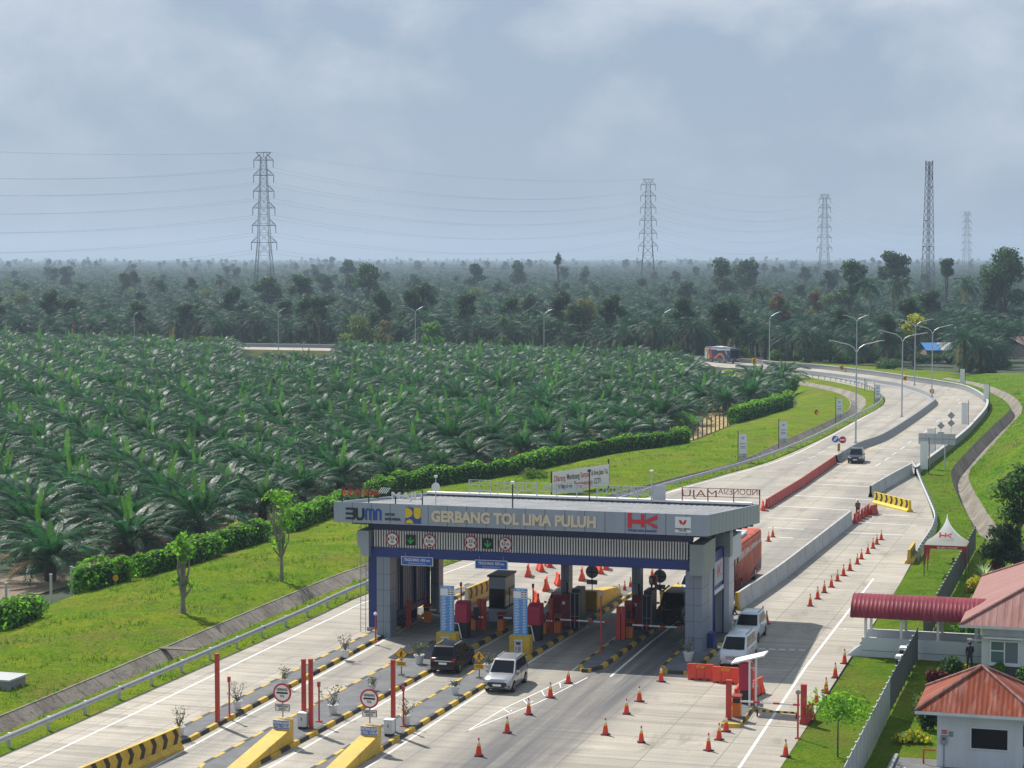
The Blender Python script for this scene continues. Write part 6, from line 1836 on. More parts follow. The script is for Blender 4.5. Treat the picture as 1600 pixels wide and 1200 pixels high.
# canopy walkway
y0, y1 = 2.7, 5.9
xa, _ = vert(1329, 965, y0); xb = ox + 1.2
t = thing('covered_walkway', 'dark red barrel vaulted canopy on white posts over a pale ramp', 'covered walkway', W(xa, 0), GA)
Lw = xb - xa
yc, rr = (y0 + y1) / 2, (y1 - y0) / 2 + .25
b, tcn, mapv, nz, ramp, mixc, mth, sep, bump, setc = nodes_mat('vault_sheet')
b.inputs['Roughness'].default_value = .45; b.inputs['Specular IOR Level'].default_value = .2
o = mapv((1, 1, 1)); Xv, Yv, Zv = sep(o)
c = mixc(ramp(nz(mapv((.5, .5, .5)), 1.0, 5, .6), [(.35, 0.0), (.65, 1.0)]), (.175, .016, .030), (.25, .032, .050))
c = mixc(mth('MULTIPLY', ramp(nz(mapv((4, .3, .3)), 1.0, 4, .6), [(.5, 0.0), (.7, 1.0)]), .35), c, (.36, .12, .13))
setc(c)
m = MB(); rows = []
nx = int(Lw / .085)
for i in range(nx + 1):
    x = Lw * i / nx
    rb = .028 if i % 3 == 0 else 0.0
    rows.append([(x, yc - (rr + rb) * math.cos(math.pi * (.0 + k / 14)), 2.46 + (rr + rb) * .66 * math.sin(math.pi * k / 14)) for k in range(15)])
m.loft(rows, 'vault_sheet'); m.build('roof', t, smooth=25)
m = MB()
for i in range(6):
    x = .12 + (Lw - .3) * i / 5
    m.tube([(x, yc - rr * .93 * math.cos(math.pi * k / 10), 2.38 + rr * .61 * math.sin(math.pi * k / 10)) for k in range(11)], .035, 'white', 5)
m.build('roof_rib', t)
for x in (.85, 3.05, 5.3, 7.6):
    for y in (y0 + .15, y1 - .15):
        if x > Lw: continue
        MB().box(x, x + .16, y - .08, y + .08, 1.1, 2.65, 'white').build('post', t)
m = MB()
m.box(.7, Lw, y0, y0 + .2, -.15, 1.2, 'cool_white')
m.prism([(-.35, -.05), (.69, -.15), (.69, .75), (.0, .18)], y0 + .01, y0 + .16, 'cool_white', 'y')
m.build('front_parapet', t)
m = MB(); m.box(.7, Lw, y1 - .2, y1, -.15, 1.2, 'cool_white'); m.build('rear_parapet', t)
m = MB(); m.prism([(-.3, -.05), (.7, .35), (Lw, .6), (Lw, -.1)], y0 + .21, y1 - .21, 'grey', 'y'); m.build('ramp_floor', t)
m = MB(); m.box(.72, Lw - .01, y0 - .02, y0 - .002, .36, .40, 'grey'); m.build('wall_groove', t)
# guard house
gl_ = at(1429, 1110.5, 2.9); gx, gy = loc(gl_)
t = thing('guard_house', 'small white guard house with a rusty red pyramid roof', 'guard house', W(gx, gy), GA)
S_ = 5.95
hip_roof(t, 0, S_, 0, S_, 2.9, .60, 'rust_roof_x', 'rust_roof_y', 'office_roof_x')
a = 1.02
m = MB(); m.box(a, S_ - a + .15, a - .2, S_ - a, -.1, 2.8, 'wall_white'); m.build('wall', t)
xw, zw = vert(1518, 1137.5, gy + a - .2); xw2, zw2 = vert(1574, 1172, gy + a - .2)
m = MB(); m.box(xw - gx - .06, xw2 - gx + .06, a - .25, a - .2, zw2 - .06, zw + .06, 'white'); wo = m.build('window', t)
m = MB(); m.box(xw - gx, xw2 - gx, a - .262, a - .2505, zw2, zw, 'glass'); m.build('pane', wo)
m = MB(); m.box(S_ - a + .15, S_ - a + .20, a + .6, S_ - a - .6, 1.1, 2.1, 'glass'); m.build('side_window', t)
xe, ze = vert(1475, 1155, gy + a - .2)
m = MB(); m.box(xe - gx - .16, xe - gx + .16, a - .34, a - .201, ze - .22, ze + .2, 'grey'); eb = m.build('meter_box', t)
m = MB(); m.box(xe - gx - .07, xe - gx + .07, a - .35, a - .341, ze - .02, ze + .12, 'dark_grey'); m.build('meter_dial', eb)
m = MB(); m.tube([(xe - gx, a - .25, ze - .22), (xe - gx, a - .25, 0)], .03, 'grey', 6); m.build('conduit', t)
m = MB()
for k in range(2): m.box(xe - gx - .12, xe - gx + .14, a - .215, a - .201, ze + .28 + k * .11, ze + .35 + k * .11, 'sign_red')
for k in range(3): m.box(xe - gx + .22, xe - gx + .44, a - .215, a - .201, ze + .16 + k * .09, ze + .21 + k * .09, 'dark_grey')
m.build('notice', t)
# paving and rail beside the guard house
m = MB(); p0 = gx - 1.0; m.box(p0, gx + 9, gy - 6, gy + 2.2, -.05, .03, 'island_top'); o_ = m.build('paving', loc=GO, rz=GA); struct(o_)
m = MB(); m.box(p0 - .22, p0, gy - 6, gy + 2.4, -.05, .16, 'median_concrete'); struct(m.build('kerb_edge_path', loc=GO, rz=GA))
t = thing('red_rail', 'short red tubular rail against the guard house wall', 'rail', W(gx + .35, gy + 1.2), GA)
m = MB(); m.tube([(0, 0, 0), (0, 0, .75), (.62, 0, .75)], .05, 'red', 8); m.build('tube', t)
t = thing('bollard', 'short white bollard on the paving by the guard house', 'bollard', W(gx - .2, gy - 2.3), GA)
MB().lathe([(.09, 0), (.09, .55), (.05, .62)], 'white', 12).build('shaft', t)
# police car, only its nose and flank in view
pcx, pcy = loc(at(1617, 1172))
car('dark blue and white police car parked beyond the guard house', W(pcx, pcy), GA + R(-8), 'car_white')
MB2 = MB(); MB2.box(-.6, .6, -2.16, -2.13, .50, .86, 'logo_blue')
pc_ = bpy.data.objects[[o.name for o in bpy.data.objects if o.get('label', '').startswith('dark blue and white police')][0]]
pn = MB2.build('nose_panel', pc_)
text('POLISI', .26, 'sign_white', 'lettering', pn, (0, -2.17, .68), bold=.015)
# ------------------------------------------------------------------ fences, bins, tent
def mesh_fence(label, P, h=2.0, solid=False):
    t = thing('mesh_fence', label, 'fence', (0, 0, 0), 0, None)
    S = spaced(P, 1.6)
    for k, (a, b_) in enumerate(zip(S, S[1:])):
        d = (b_ - a); Ln = d.length; d.normalize(); n_ = Vector((d.y, -d.x, 0))
        X = Matrix(((d.x, n_.x, 0, a.x), (d.y, n_.y, 0, a.y), (0, 0, 1, a.z), (0, 0, 0, 1)))
        m = MB()
        if solid: m.box(.05, Ln - .05, -.02, .02, .05, h, 'galv', X)
        else:
            m.box(.04, Ln - .04, -.012, .012, .1, .14, 'mesh_grey', X); m.box(.04, Ln - .04, -.012, .012, h - .06, h - .02, 'mesh_grey', X)
            nb = int(Ln / .085)
            for j in range(nb): m.box(.05 + j * .085, .05 + j * .085 + .045, -.02, .02, .14, h - .06, 'mesh_grey', X)
        m.build('fence_panel', t)
        m = MB(); m.box(-.035, .035, -.035, .035, 0, h + .05, 'galv' if solid else 'mesh_grey', X); pp = m.build('fence_post', t)
        m = MB(); m.box(-.05, .05, -.05, .05, h + .05, h + .10, 'sign_white', X); m.build('post_cap', pp)
    return t
far_b = at(1522, 879); nx_, ny_ = loc(far_b)
mesh_fence('grey mesh fence running past the tent to the red canopy', [W(34.75, 52.5), W(34.75, 6.2)])
mesh_fence('grey mesh fence running from the pale ramp down to the guard house', [W(34.75, 2.4), W(34.8, -13.5)])
mesh_fence('pale solid fence at the foot of the lawn in front of the guard house', [W(34.8, -13.6), W(35.0, -34)], solid=True)
for px, py, lb in ((1409, 1057, 'grey wheeled bin with white lid by the fence, nearer the viewer'), (1415, 1043, 'grey wheeled bin with white lid by the fence, nearer the ramp')):
    t = thing('rubbish_bin', lb, 'bin', at(px, py), GA, 'bins by the fence')
    MB().prism([(-.30, 0), (.30, 0), (.36, 1.1), (-.36, 1.1)], -.3, .3, 'coach_blue', 'y').build('bin_body', t, bevel=.03)
    MB().prism([(-.40, 1.1), (.40, 1.1), (.36, 1.28), (-.36, 1.28)], -.36, .36, 'white', 'y').build('lid', t, bevel=.03)
tx, ty = 31.9, 36.8
t = thing('market_tent', 'white peaked tent with a red valance and red legs on the lawn', 'tent', W(tx, ty), GA)
Sx, Sy, ez, pk = 3.25, 3.1, 2.45, 4.75
rows = []
for k in range(9):
    f = k / 8
    sc = (1 - f) ** 1.75; z = ez + (pk - ez) * (f ** 1.12)
    r = []
    for e in range(4):
        c0 = ((0, 0), (Sx, 0), (Sx, Sy), (0, Sy))[e]; c1 = ((Sx, 0), (Sx, Sy), (0, Sy), (0, 0))[e]
        for j in range(4):
            u_ = j / 4; x = c0[0] + (c1[0] - c0[0]) * u_; y = c0[1] + (c1[1] - c0[1]) * u_
            sag = .10 * math.sin(math.pi * u_) * sc * (1 if k else 0)
            r.append(Vector((Sx / 2 + (x - Sx / 2) * max(sc, .012), Sy / 2 + (y - Sy / 2) * max(sc, .012), z - sag)))
    rows.append(r)
mat('tent_white', (.78, .78, .79), .6, var=.03)
_t = MATS['tent_white'].node_tree; _tr = _t.nodes.new('ShaderNodeBsdfTranslucent'); _tr.inputs['Color'].default_value = (.92, .92, .94, 1); _mx = _t.nodes.new('ShaderNodeMixShader'); _mx.inputs[0].default_value = .75
_t.links.new(_t.nodes['Principled BSDF'].outputs[0], _mx.inputs[1]); _t.links.new(_tr.outputs[0], _mx.inputs[2]); _t.links.new(_mx.outputs[0], _t.nodes['Material Output'].inputs['Surface'])
mat('tent_red', (.34, .02, .03), .6, var=.06)
roof = MB().loft(rows, 'tent_white', True).build('roof', t, smooth=40)
m = MB()
for x, y, wx_, wy_ in ((0, -.01, Sx, 0), (0, Sy + .01, Sx, 0)): m.add([(x, y, ez - .26), (x + wx_, y, ez - .26), (x + wx_, y, ez + .01), (x, y, ez + .01)], [(0, 1, 2, 3)], 'tent_red')
for x in (-.01, Sx + .01): m.add([(x, 0, ez - .26), (x, Sy, ez - .26), (x, Sy, ez + .01), (x, 0, ez + .01)], [(0, 1, 2, 3)], 'tent_red')
va = m.build('valance', t)
text('SELAMAT DATANG', .18, 'sign_white', 'lettering', va, (Sx * .55, -.02, ez - .16), bold=.02, ext=.004)
for x, y in ((.03, .03), (Sx - .03, .03), (.03, Sy - .03), (Sx - .03, Sy - .03)):
    m = MB(); m.box(x - .03, x + .03, y - .03, y + .03, 0, ez, 'dark_grey'); lg = m.build('leg', t)
    if x > 1 and y > 1: continue
    m = MB(); cx = 1 if x < 1 else -1
    m.prism([(x - .05, .75), (x + .05, .75), (x + cx * .26, ez - .26), (x - cx * .04, ez - .26)], y - .045, y + .045, 'tent_red', 'y'); m.build('leg_cover', lg)
lo = hk(t, 0, 0, .95, -.02, 0, 'letter_red')
n0 = Vector((0, -.72, .42)).normalized()
lo.rotation_euler = (R(-40), 0, 0); lo.location = (Sx * .34, .60, 2.98)
# houses in the wood beyond the bend
mat('tarp_blue', (.05, .22, .52), .5, var=.1); mat('tin_roof', (.50, .50, .52), .5, .2, var=.1, dirt=(.3, .24, .2), damt=.4); mat('house_wall', (.30, .25, .21), .85, var=.1); mat('roof_brown', (.14, .08, .07), .8, var=.15)
def house(px, py, w_, d_, h, rz, label, roofs, z0=-1.5):
    t = thing('village_house', label, 'house', at(px, py, z0), rz)
    MB().box(-w_ / 2, w_ / 2, -d_ / 2, d_ / 2, 0, h, 'house_wall').build('wall', t)
    for k, (f0, f1, mt) in enumerate(roofs):
        x0, x1 = -w_ / 2 - .5 + f0 * (w_ + 1), -w_ / 2 - .5 + f1 * (w_ + 1)
        m = MB(); m.prism([(-d_ / 2 - .8, h - .1), (0, h + d_ * .28), (d_ / 2 + .8, h - .1), (d_ / 2 + .8, h), (0, h + d_ * .28 + .12), (-d_ / 2 - .8, h)], x0 + .01, x1 - .01, mt, 'x'); m.build('roof', t)
    MB().box(-.5, .5, -d_ / 2 - .03, -d_ / 2, 0, 2.0, 'black').build('door', t)
house(1468, 562, 9, 6, 2.6, R(8), 'low village house with a half blue, half pale tin roof', ((0, .42, 'tarp_blue'), (.42, 1, 'tin_roof')))
house(1582, 556, 5.5, 6, 3.2, R(60), 'village house with a pale gabled roof at the edge of the wood', ((0, 1, 'tin_roof'),))
house(1603, 556, 6, 6, 3.4, R(10), 'village house with a brown roof beside the pale gabled one', ((0, 1, 'roof_brown'),))
# ------------------------------------------------------------------ vegetation
rnd = random.Random(5)
def leaf_mat(name, c1, rough=.5, spec=.5, var=.25, rand=.18, sc=.6, transl=.38):
    new = name not in MATS
    m = mat(name, c1, rough, 0, spec, var=var, scale=sc, rand=rand)
    if new:          # thin leaves let part of the light through
        t = m.node_tree; b = t.nodes['Principled BSDF']; o = t.nodes['Material Output']
        tr = t.nodes.new('ShaderNodeBsdfTranslucent'); mx = t.nodes.new('ShaderNodeMixShader'); mx.inputs[0].default_value = transl
        sc_ = t.nodes.new('ShaderNodeMixRGB'); sc_.blend_type = 'MULTIPLY'; sc_.inputs[0].default_value = 1.0; sc_.inputs[2].default_value = (2.3, 2.6, 1.5, 1)
        lk = b.inputs['Base Color'].links
        if lk: t.links.new(lk[0].from_socket, sc_.inputs[1])
        else: sc_.inputs[1].default_value = b.inputs['Base Color'].default_value
        t.links.new(sc_.outputs[0], tr.inputs['Color'])
        t.links.new(b.outputs[0], mx.inputs[1]); t.links.new(tr.outputs[0], mx.inputs[2]); t.links.new(mx.outputs[0], o.inputs['Surface'])
    return m
leaf_mat('frond', (.022, .080, .038), .50, .30, .28, .22, .8, .33)
leaf_mat('frond_young', (.050, .125, .024), .5, .4, .2, .2)
leaf_mat('frond_old', (.030, .078, .042), .48, .42, .35, .2, .8, .26)
leaf_mat('frond_far', (.013, .050, .026), .55, .12, .35, .25, .8, .25); leaf_mat('frond_grey', (.016, .048, .028), .55, .18, .35, .25, .8, .25)
leaf_mat('frond_dead', (.20, .135, .085), .8, .2, .3, .1)
leaf_mat('leaf_dark', (.024, .056, .020), .6, .35, .35, .2, .35)
leaf_mat('leaf_mid', (.045, .100, .022), .6, .35, .35, .2, .35)
leaf_mat('leaf_bright', (.075, .175, .024), .6, .35, .25, .1, .5)
leaf_mat('leaf_olive', (.085, .105, .030), .65, .3, .3, .15, .5)
leaf_mat('leaf_brown', (.155, .085, .050), .7, .2, .3, .15, .4)
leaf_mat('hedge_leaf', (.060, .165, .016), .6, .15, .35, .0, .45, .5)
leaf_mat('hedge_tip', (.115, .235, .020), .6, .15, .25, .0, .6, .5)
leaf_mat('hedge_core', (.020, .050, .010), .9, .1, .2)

def frond(mb, base, az, el, L_, droop, nl, lw, ll, mt, twist=0.0, vee=.5):
    """One feather leaf: a curving rib with leaflets hanging from both sides."""
    P, T = [], []
    p = Vector(base); n = 9
    for k in range(n + 1):
        t = k / n
        e = el - droop * t ** 1.35
        d = Vector((math.cos(az + twist * t) * math.cos(e), math.sin(az + twist * t) * math.cos(e), math.sin(e)))
        P.append(p.copy()); T.append(d)
        p = p + d * (L_ / n)
    side0 = Vector((-math.sin(az), math.cos(az), 0))
    # rib
    for k in range(n):
        w0, w1 = .055 * (1 - k / n) + .012, .055 * (1 - (k + 1) / n) + .012
        mb.face([P[k] - side0 * w0, P[k] + side0 * w0, P[k + 1] + side0 * w1, P[k + 1] - side0 * w1], mt)
    for i in range(nl):
        t = .16 + .84 * (i + rnd.random() * .6) / nl
        f = min(t * n, n - .001); k = int(f); q_ = P[k].lerp(P[k + 1], f - k); d = T[k]
        up = side0.cross(d); 
        if up.z < 0: up = -up
        ln = ll * (math.sin(math.pi * (.12 + .80 * t)) ** .7)
        for s_ in (-1, 1):
            v = (side0 * s_ * (.95) + d * (.42 + .3 * t) + up * (vee * (.6 - t) + rnd.uniform(-.12, .12))).normalized()
            tip = q_ + v * ln + Vector((0, 0, -.30 * ln * (.4 + t)))
            mid = q_ + v * ln * .5
            wv = d * lw * .5
            mb.face([q_ - wv * .6, mid - wv, tip, mid + wv], mt)
def palm_crown(nf, L_, nl, lw, ll, el0, el1, droop, old=.0, young=3, dead=0, z=0.0, main='frond'):
    mb = MB()
    for k in range(nf):
        u_ = k / nf
        az = k * 2.39996 + rnd.uniform(-.2, .2)
        el = R(el0 + (el1 - el0) * (u_ ** .8)) + rnd.uniform(-.1, .1)
        mt = ('frond_old' if main == 'frond' else 'frond_grey') if rnd.random() < old else main
        if k >= nf - dead: mt = 'frond_dead'
        frond(mb, (math.cos(az) * .18, math.sin(az) * .18, z), az, el, L_ * rnd.uniform(.85, 1.08) * (.75 + .25 * min(1, u_ * 3)), R(droop) * rnd.uniform(.8, 1.2), nl, lw, ll, mt, rnd.uniform(-.25, .25))
    for k in range(young):
        az = rnd.uniform(0, 6.28)
        frond(mb, (0, 0, z + .2), az, R(rnd.uniform(72, 86)), L_ * rnd.uniform(.55, .8), R(18), int(nl * .8), lw, ll * .45, 'frond_young', 0, .2)
    return mb
def me_of(mb, name):
    me = bpy.data.meshes.new(name); me.from_pydata(mb.v, [], mb.f)
    for n in mb.ms: me.materials.append(MATS[n])
    me.polygons.foreach_set('material_index', mb.mi); me.update()
    return me
def trunk_mesh(h, r0, r1, mt, wob=.0, stubs=0):
    mb = MB(); n = 6
    P = [Vector((wob * math.sin(k * .9), wob * math.cos(k * 1.3) - wob, -.3 + (h + .3) * k / n)) for k in range(n + 1)]
    mb.tube(P, [r0 + (r1 - r0) * k / n for k in range(n + 1)], mt, 8)
    for k in range(stubs):
        a = k * 2.4; z = .2 + (h - .2) * k / max(1, stubs); r = r0 + (r1 - r0) * z / h
        d = Vector((math.cos(a), math.sin(a), 0)); s_ = Vector((-d.y, d.x, 0))
        q_ = d * r * .8 + Vector((0, 0, z))
        mb.add([q_ - s_ * .09, q_ + s_ * .09, q_ + d * .28 + Vector((0, 0, .35)) + s_ * .04, q_ + d * .28 + Vector((0, 0, .35)) - s_ * .04], [(0, 1, 2, 3)], mt)
    return mb
young_crowns = [me_of(palm_crown(36, 5.0, 44, .105, .85, 82, 10, 70, .25, 2, 2, 1.3), 'crown') for _ in range(5)]
young_trunks = [me_of(trunk_mesh(1.4, .48, .42, 'palm_trunk', 0, 22), 'trunk')]
tall_crowns = [me_of(palm_crown(40, 5.6, 26, .14, 1.1, 72, -28, 70, .35, 0, 2, 0, 'frond_far'), 'crown') for _ in range(4)]
coco_crowns = [me_of(palm_crown(28, 4.2, 22, .13, .9, 70, -35, 75, .3, 0, 2, 0, 'frond_far'), 'crown') for _ in range(2)]

def inside(poly, x, y):
    c = False; j = len(poly) - 1
    for i in range(len(poly)):
        xi, yi = poly[i]; xj, yj = poly[j]
        if (yi > y) != (yj > y) and x < (xj - xi) * (y - yi) / (yj - yi) + xi: c = not c
        j = i
    return c
HEDGE = smooth(pts([(-60, 1010), (0, 985), (90, 950), (130, 925), (300, 880), (345, 862), (430, 840), (500, 812), (620, 770), (700, 757), (800, 742.5), (900, 718), (975, 705), (1072, 692), (1145, 662), (1220, 641), (1252, 628), (1248, 616)], -.8), 2)
# plantation outline
edge = [(p.x - 4.5, p.y + 3.0) for p in HEDGE]
far_edge = [(at(a, b_, -1.5).x, at(a, b_, -1.5).y) for a, b_ in ((1246, 603), (1190, 602), (1140, 590), (1110, 585), (1040, 571), (900, 565), (700, 560), (520, 558), (370, 558), (200, 549), (0, 541), (-200, 537))]
PLANT = [(-75, 120)] + edge + far_edge + [(-190, 590), (-160, 300), (-90, 160)]
PATH_CLEAR = [at(1100, 690, -1.5), at(1130, 655, -1.5), at(1122, 632, -1.5)]
def seen(x, y, z=2.0, mg=40):
    d = y * _cp - (z - EYE) * _sp; u_ = y * _sp + (z - EYE) * _cp
    px, py = 800 + FPX * x / d, 600 - FPX * u_ / d
    return -mg < px < 1600 + mg and py < 1230
spots = []
row_dir = R(12)
stp = 8.4
for i in range(-60, 90):
    for j in range(-10, 90):
        bx_, by2 = i * stp + (j % 2) * stp / 2, j * stp * .866
        x = -120 + bx_ * math.cos(row_dir) + by2 * math.sin(row_dir) + rnd.gauss(0, .55)
        y = 140 - bx_ * math.sin(row_dir) + by2 * math.cos(row_dir) + rnd.gauss(0, .55)
        if y < 130 or y > 640 or not inside(PLANT, x, y) or not seen(x, y): continue
        if min((Vector((x, y, 0)) - Vector((p.x, p.y, 0))).length for p in PATH_CLEAR) < 7: continue
        if min((p.x - x) ** 2 + (p.y - y) ** 2 for p in HEDGE) < 22: continue
        pxx = 800 + FPX * x / y
        if (366 < pxx < 532 and y > 532) or (1085 < pxx < 1175 and y > 405): continue
        spots.append((x, y))
spots.sort(key=lambda s_: s_[1])
def new_tree(name, crown_me, trunk_me, p, rz, sc, label, cat_, group, cz=0.0):
    t = thing(name, label, cat_, p, rz, group)
    t.scale = sc if isinstance(sc, (tuple, list)) else (sc, sc, sc)
    for nm, me, z in (('crown', crown_me, cz), ('trunk', trunk_me, 0)):
        o = bpy.data.objects.new(nm, me); col.objects.link(o); o.parent = t; o.location = (0, 0, z)
    return t
NIND = 295
for k, (x, y) in enumerate(spots[:NIND]):
    s_ = rnd.uniform(.86, 1.26)
    new_tree('oil_palm', young_crowns[k % 5], young_trunks[0], (x, y, -1.55), rnd.uniform(0, 6.28), (s_, s_, s_ * rnd.uniform(.95, 1.3)), 'young oil palm with dense arching glossy fronds in the plantation left of the road', 'oil palm', 'young oil palms in the plantation')
# ---- scattering as one object: points carry scale, turn and kind; the geometry is that of the trees above
def scatter(name, points, variants, label=None, cat_=None):
    """points: (x, y, z, scale, kind). variants: list of lists of (mesh object) joined into one instance."""
    me = bpy.data.meshes.new(name)
    me.from_pydata([(p[0], p[1], p[2]) for p in points], [], [])
    a = me.attributes.new('size', 'FLOAT', 'POINT'); a.data.foreach_set('value', [p[3] for p in points])
    a = me.attributes.new('kind_no', 'INT', 'POINT'); a.data.foreach_set('value', [p[4] for p in points])
    a = me.attributes.new('turn', 'FLOAT_VECTOR', 'POINT')
    fl_ = []
    for p in points: fl_ += [rnd.gauss(0, .04), rnd.gauss(0, .04), rnd.uniform(0, 6.28)]
    a.data.foreach_set('vector', fl_)
    o = bpy.data.objects.new(name, me); col.objects.link(o)
    ng = bpy.data.node_groups.new(name, 'GeometryNodeTree')
    ng.interface.new_socket('Geometry', in_out='INPUT', socket_type='NodeSocketGeometry'); ng.interface.new_socket('Geometry', in_out='OUTPUT', socket_type='NodeSocketGeometry')
    nd = ng.nodes.new; ln = ng.links.new
    gi, go = nd('NodeGroupInput'), nd('NodeGroupOutput')
    outs = []
    last = gi.outputs[0]
    join_all = nd('GeometryNodeJoinGeometry')
    for vi, objs in enumerate(variants):
        j = nd('GeometryNodeJoinGeometry')
        for ob_, dz, sc in objs:
            oi = nd('GeometryNodeObjectInfo'); oi.inputs['Object'].default_value = ob_
            tr = nd('GeometryNodeTransform'); tr.inputs['Translation'].default_value = (0, 0, dz); tr.inputs['Scale'].default_value = (sc, sc, sc)
            ln(oi.outputs['Geometry'], tr.inputs['Geometry']); ln(tr.outputs[0], j.inputs[0])
        sel_n = nd('GeometryNodeInputNamedAttribute'); sel_n.data_type = 'INT'; sel_n.inputs['Name'].default_value = 'kind_no'
        cmp_ = nd('FunctionNodeCompare'); cmp_.data_type = 'INT'; cmp_.operation = 'EQUAL'
        ln(sel_n.outputs['Attribute'], cmp_.inputs[2]); cmp_.inputs[3].default_value = vi
        g2 = nd('GeometryNodeGeometryToInstance'); ln(j.outputs[0], g2.inputs[0])
        ip = nd('GeometryNodeInstanceOnPoints')
        ln(gi.outputs[0], ip.inputs['Points']); ln(cmp_.outputs[0], ip.inputs['Selection']); ln(g2.outputs[0], ip.inputs['Instance'])
        sz = nd('GeometryNodeInputNamedAttribute'); sz.data_type = 'FLOAT'; sz.inputs['Name'].default_value = 'size'
        tn = nd('GeometryNodeInputNamedAttribute'); tn.data_type = 'FLOAT_VECTOR'; tn.inputs['Name'].default_value = 'turn'
        ln(sz.outputs['Attribute'], ip.inputs['Scale']); ln(tn.outputs['Attribute'], ip.inputs['Rotation'])
        ln(ip.outputs[0], join_all.inputs[0])
    ln(join_all.outputs[0], go.inputs[0])
    md = o.modifiers.new('scatter', 'NODES'); md.node_group = ng
    tag(o, label, cat_, None, 'stuff')
    return o
kidmesh = {}
def src(t, nm): return [c for c in bpy.data.objects if c.parent == t and c.name.split('.')[0] == nm][0]
yp = [o for o in bpy.data.objects if o.name.startswith('oil_palm') and o.parent is None][:5]
YV = [[(src(t, 'crown'), 0, 1), (src(t, 'trunk'), 0, 1)] for t in yp]
scatter('plantation_foliage', [(x, y, -1.55, rnd.uniform(.88, 1.32) * (.46 if 360 < 800 + FPX * x / y < 538 and y > 455 else 1), rnd.randrange(5)) for x, y in spots[NIND:]], YV)
print('palms', len(spots))

# ---- broadleaf trees
def clump_crown(clumps, nleaf, size, mts, seed, flat=.8, core=None):
    """Leaf faces spread through several ellipsoids (x, y, z, rx, rz), thicker towards their shells."""
    r_ = random.Random(seed); mb = MB()
    vol = [c[3] ** 2 * c[4] for c in clumps]; tot = sum(vol)
    for c, v in zip(clumps, vol):
        for _ in range(int(nleaf * v / tot)):
            d = Vector((r_.gauss(0, 1), r_.gauss(0, 1), r_.gauss(0, 1))).normalized()
            rr_ = r_.random() ** .38
            nz_ = 1 + .28 * noise.noise(d * 2.1 + Vector((c[0], c[1], seed)))
            p = Vector((c[0] + d.x * c[3] * rr_ * nz_, c[1] + d.y * c[3] * rr_ * nz_, c[2] + d.z * c[4] * rr_ * nz_))
            n_ = (d + Vector((r_.gauss(0, .6), r_.gauss(0, .6), r_.gauss(0, .6)))).normalized()
            u_ = n_.orthogonal().normalized(); w_ = n_.cross(u_)
            a = r_.uniform(0, 6.28); u_, w_ = u_ * math.cos(a) + w_ * math.sin(a), w_ * math.cos(a) - u_ * math.sin(a)
            s_ = size * r_.uniform(.6, 1.3)
            mb.face([p - u_ * s_, p - w_ * s_ * .55, p + u_ * s_, p + w_ * s_ * .55], mts[0] if r_.random() < .72 else mts[-1])
    return mb
def limbs(h, r0, clumps, mt, seed, fork=.45, lean=0.0):
    r_ = random.Random(seed); mb = MB()
    f = Vector((lean, 0, h * fork))
    mb.tube([(0, 0, -.4), (lean * .3, .05, h * fork * .5), f], [r0 * 1.15, r0 * .9, r0 * .72], mt, 8)
    for c in clumps:
        e = Vector((c[0], c[1], c[2])); mid = f.lerp(e, .5) + Vector((r_.gauss(0, .2), r_.gauss(0, .2), r_.uniform(.1, .5)))
        mb.tube([f - Vector((0, 0, .1)), mid, e], [r0 * .5, r0 * .32, r0 * .12], mt, 6)
    return mb
def tree_meshes(h, rad, seed, mts, bark='bark', nl=2600, size=.42, nc=7, low=.45, shape='round', r0=None):
    r_ = random.Random(seed); cl = []
    for k in range(nc):
        a = k * 2.4 + r_.uniform(-.4, .4); f = r_.random() ** .6
        z = h * (low + (1 - low) * r_.uniform(.15, .92))
        prof = math.sin(math.pi * min(1, max(.12, (z / h - low) / (1 - low) * .8 + .15))) if shape == 'round' else (1.05 - (z / h - low) / (1 - low) * .85 if shape == 'cone' else .75)
        cl.append((math.cos(a) * rad * .62 * f * prof, math.sin(a) * rad * .62 * f * prof, z, rad * r_.uniform(.36, .55), rad * r_.uniform(.28, .42)))
    cl.append((0, 0, h * .86, rad * .45, h * .12))
    return me_of(clump_crown(cl, nl, size, mts, seed), 'crown'), me_of(limbs(h, r0 or h * .022, cl, bark, seed, low * .85), 'trunk')
TREES = {}
def tree(name, px, py, h, rad, label, mts, cat_='tree', z=-1.5, seed=None, group=None, p=None, **kw):
    seed = seed if seed is not None else int(px * 7 + py)
    c, t_ = tree_meshes(h, rad, seed, mts, **kw)
    return new_tree(name, c, t_, p if p is not None else at(px, py, z), 0, 1.0, label, cat_, group)
def far_tree(px, ytop, d, rad, h, label, mts, group=None, name='broadleaf_tree', **kw):
    """A tree at depth d whose top shows at a pixel row."""
    x = (px - 800) / FPX * d
    ztop = EYE + (HZ - ytop) / FPX * d
    z0 = -1.5
    return tree(name, px, ytop, ztop - z0, rad, label, mts, p=Vector((x, d, z0)), group=group, **kw)
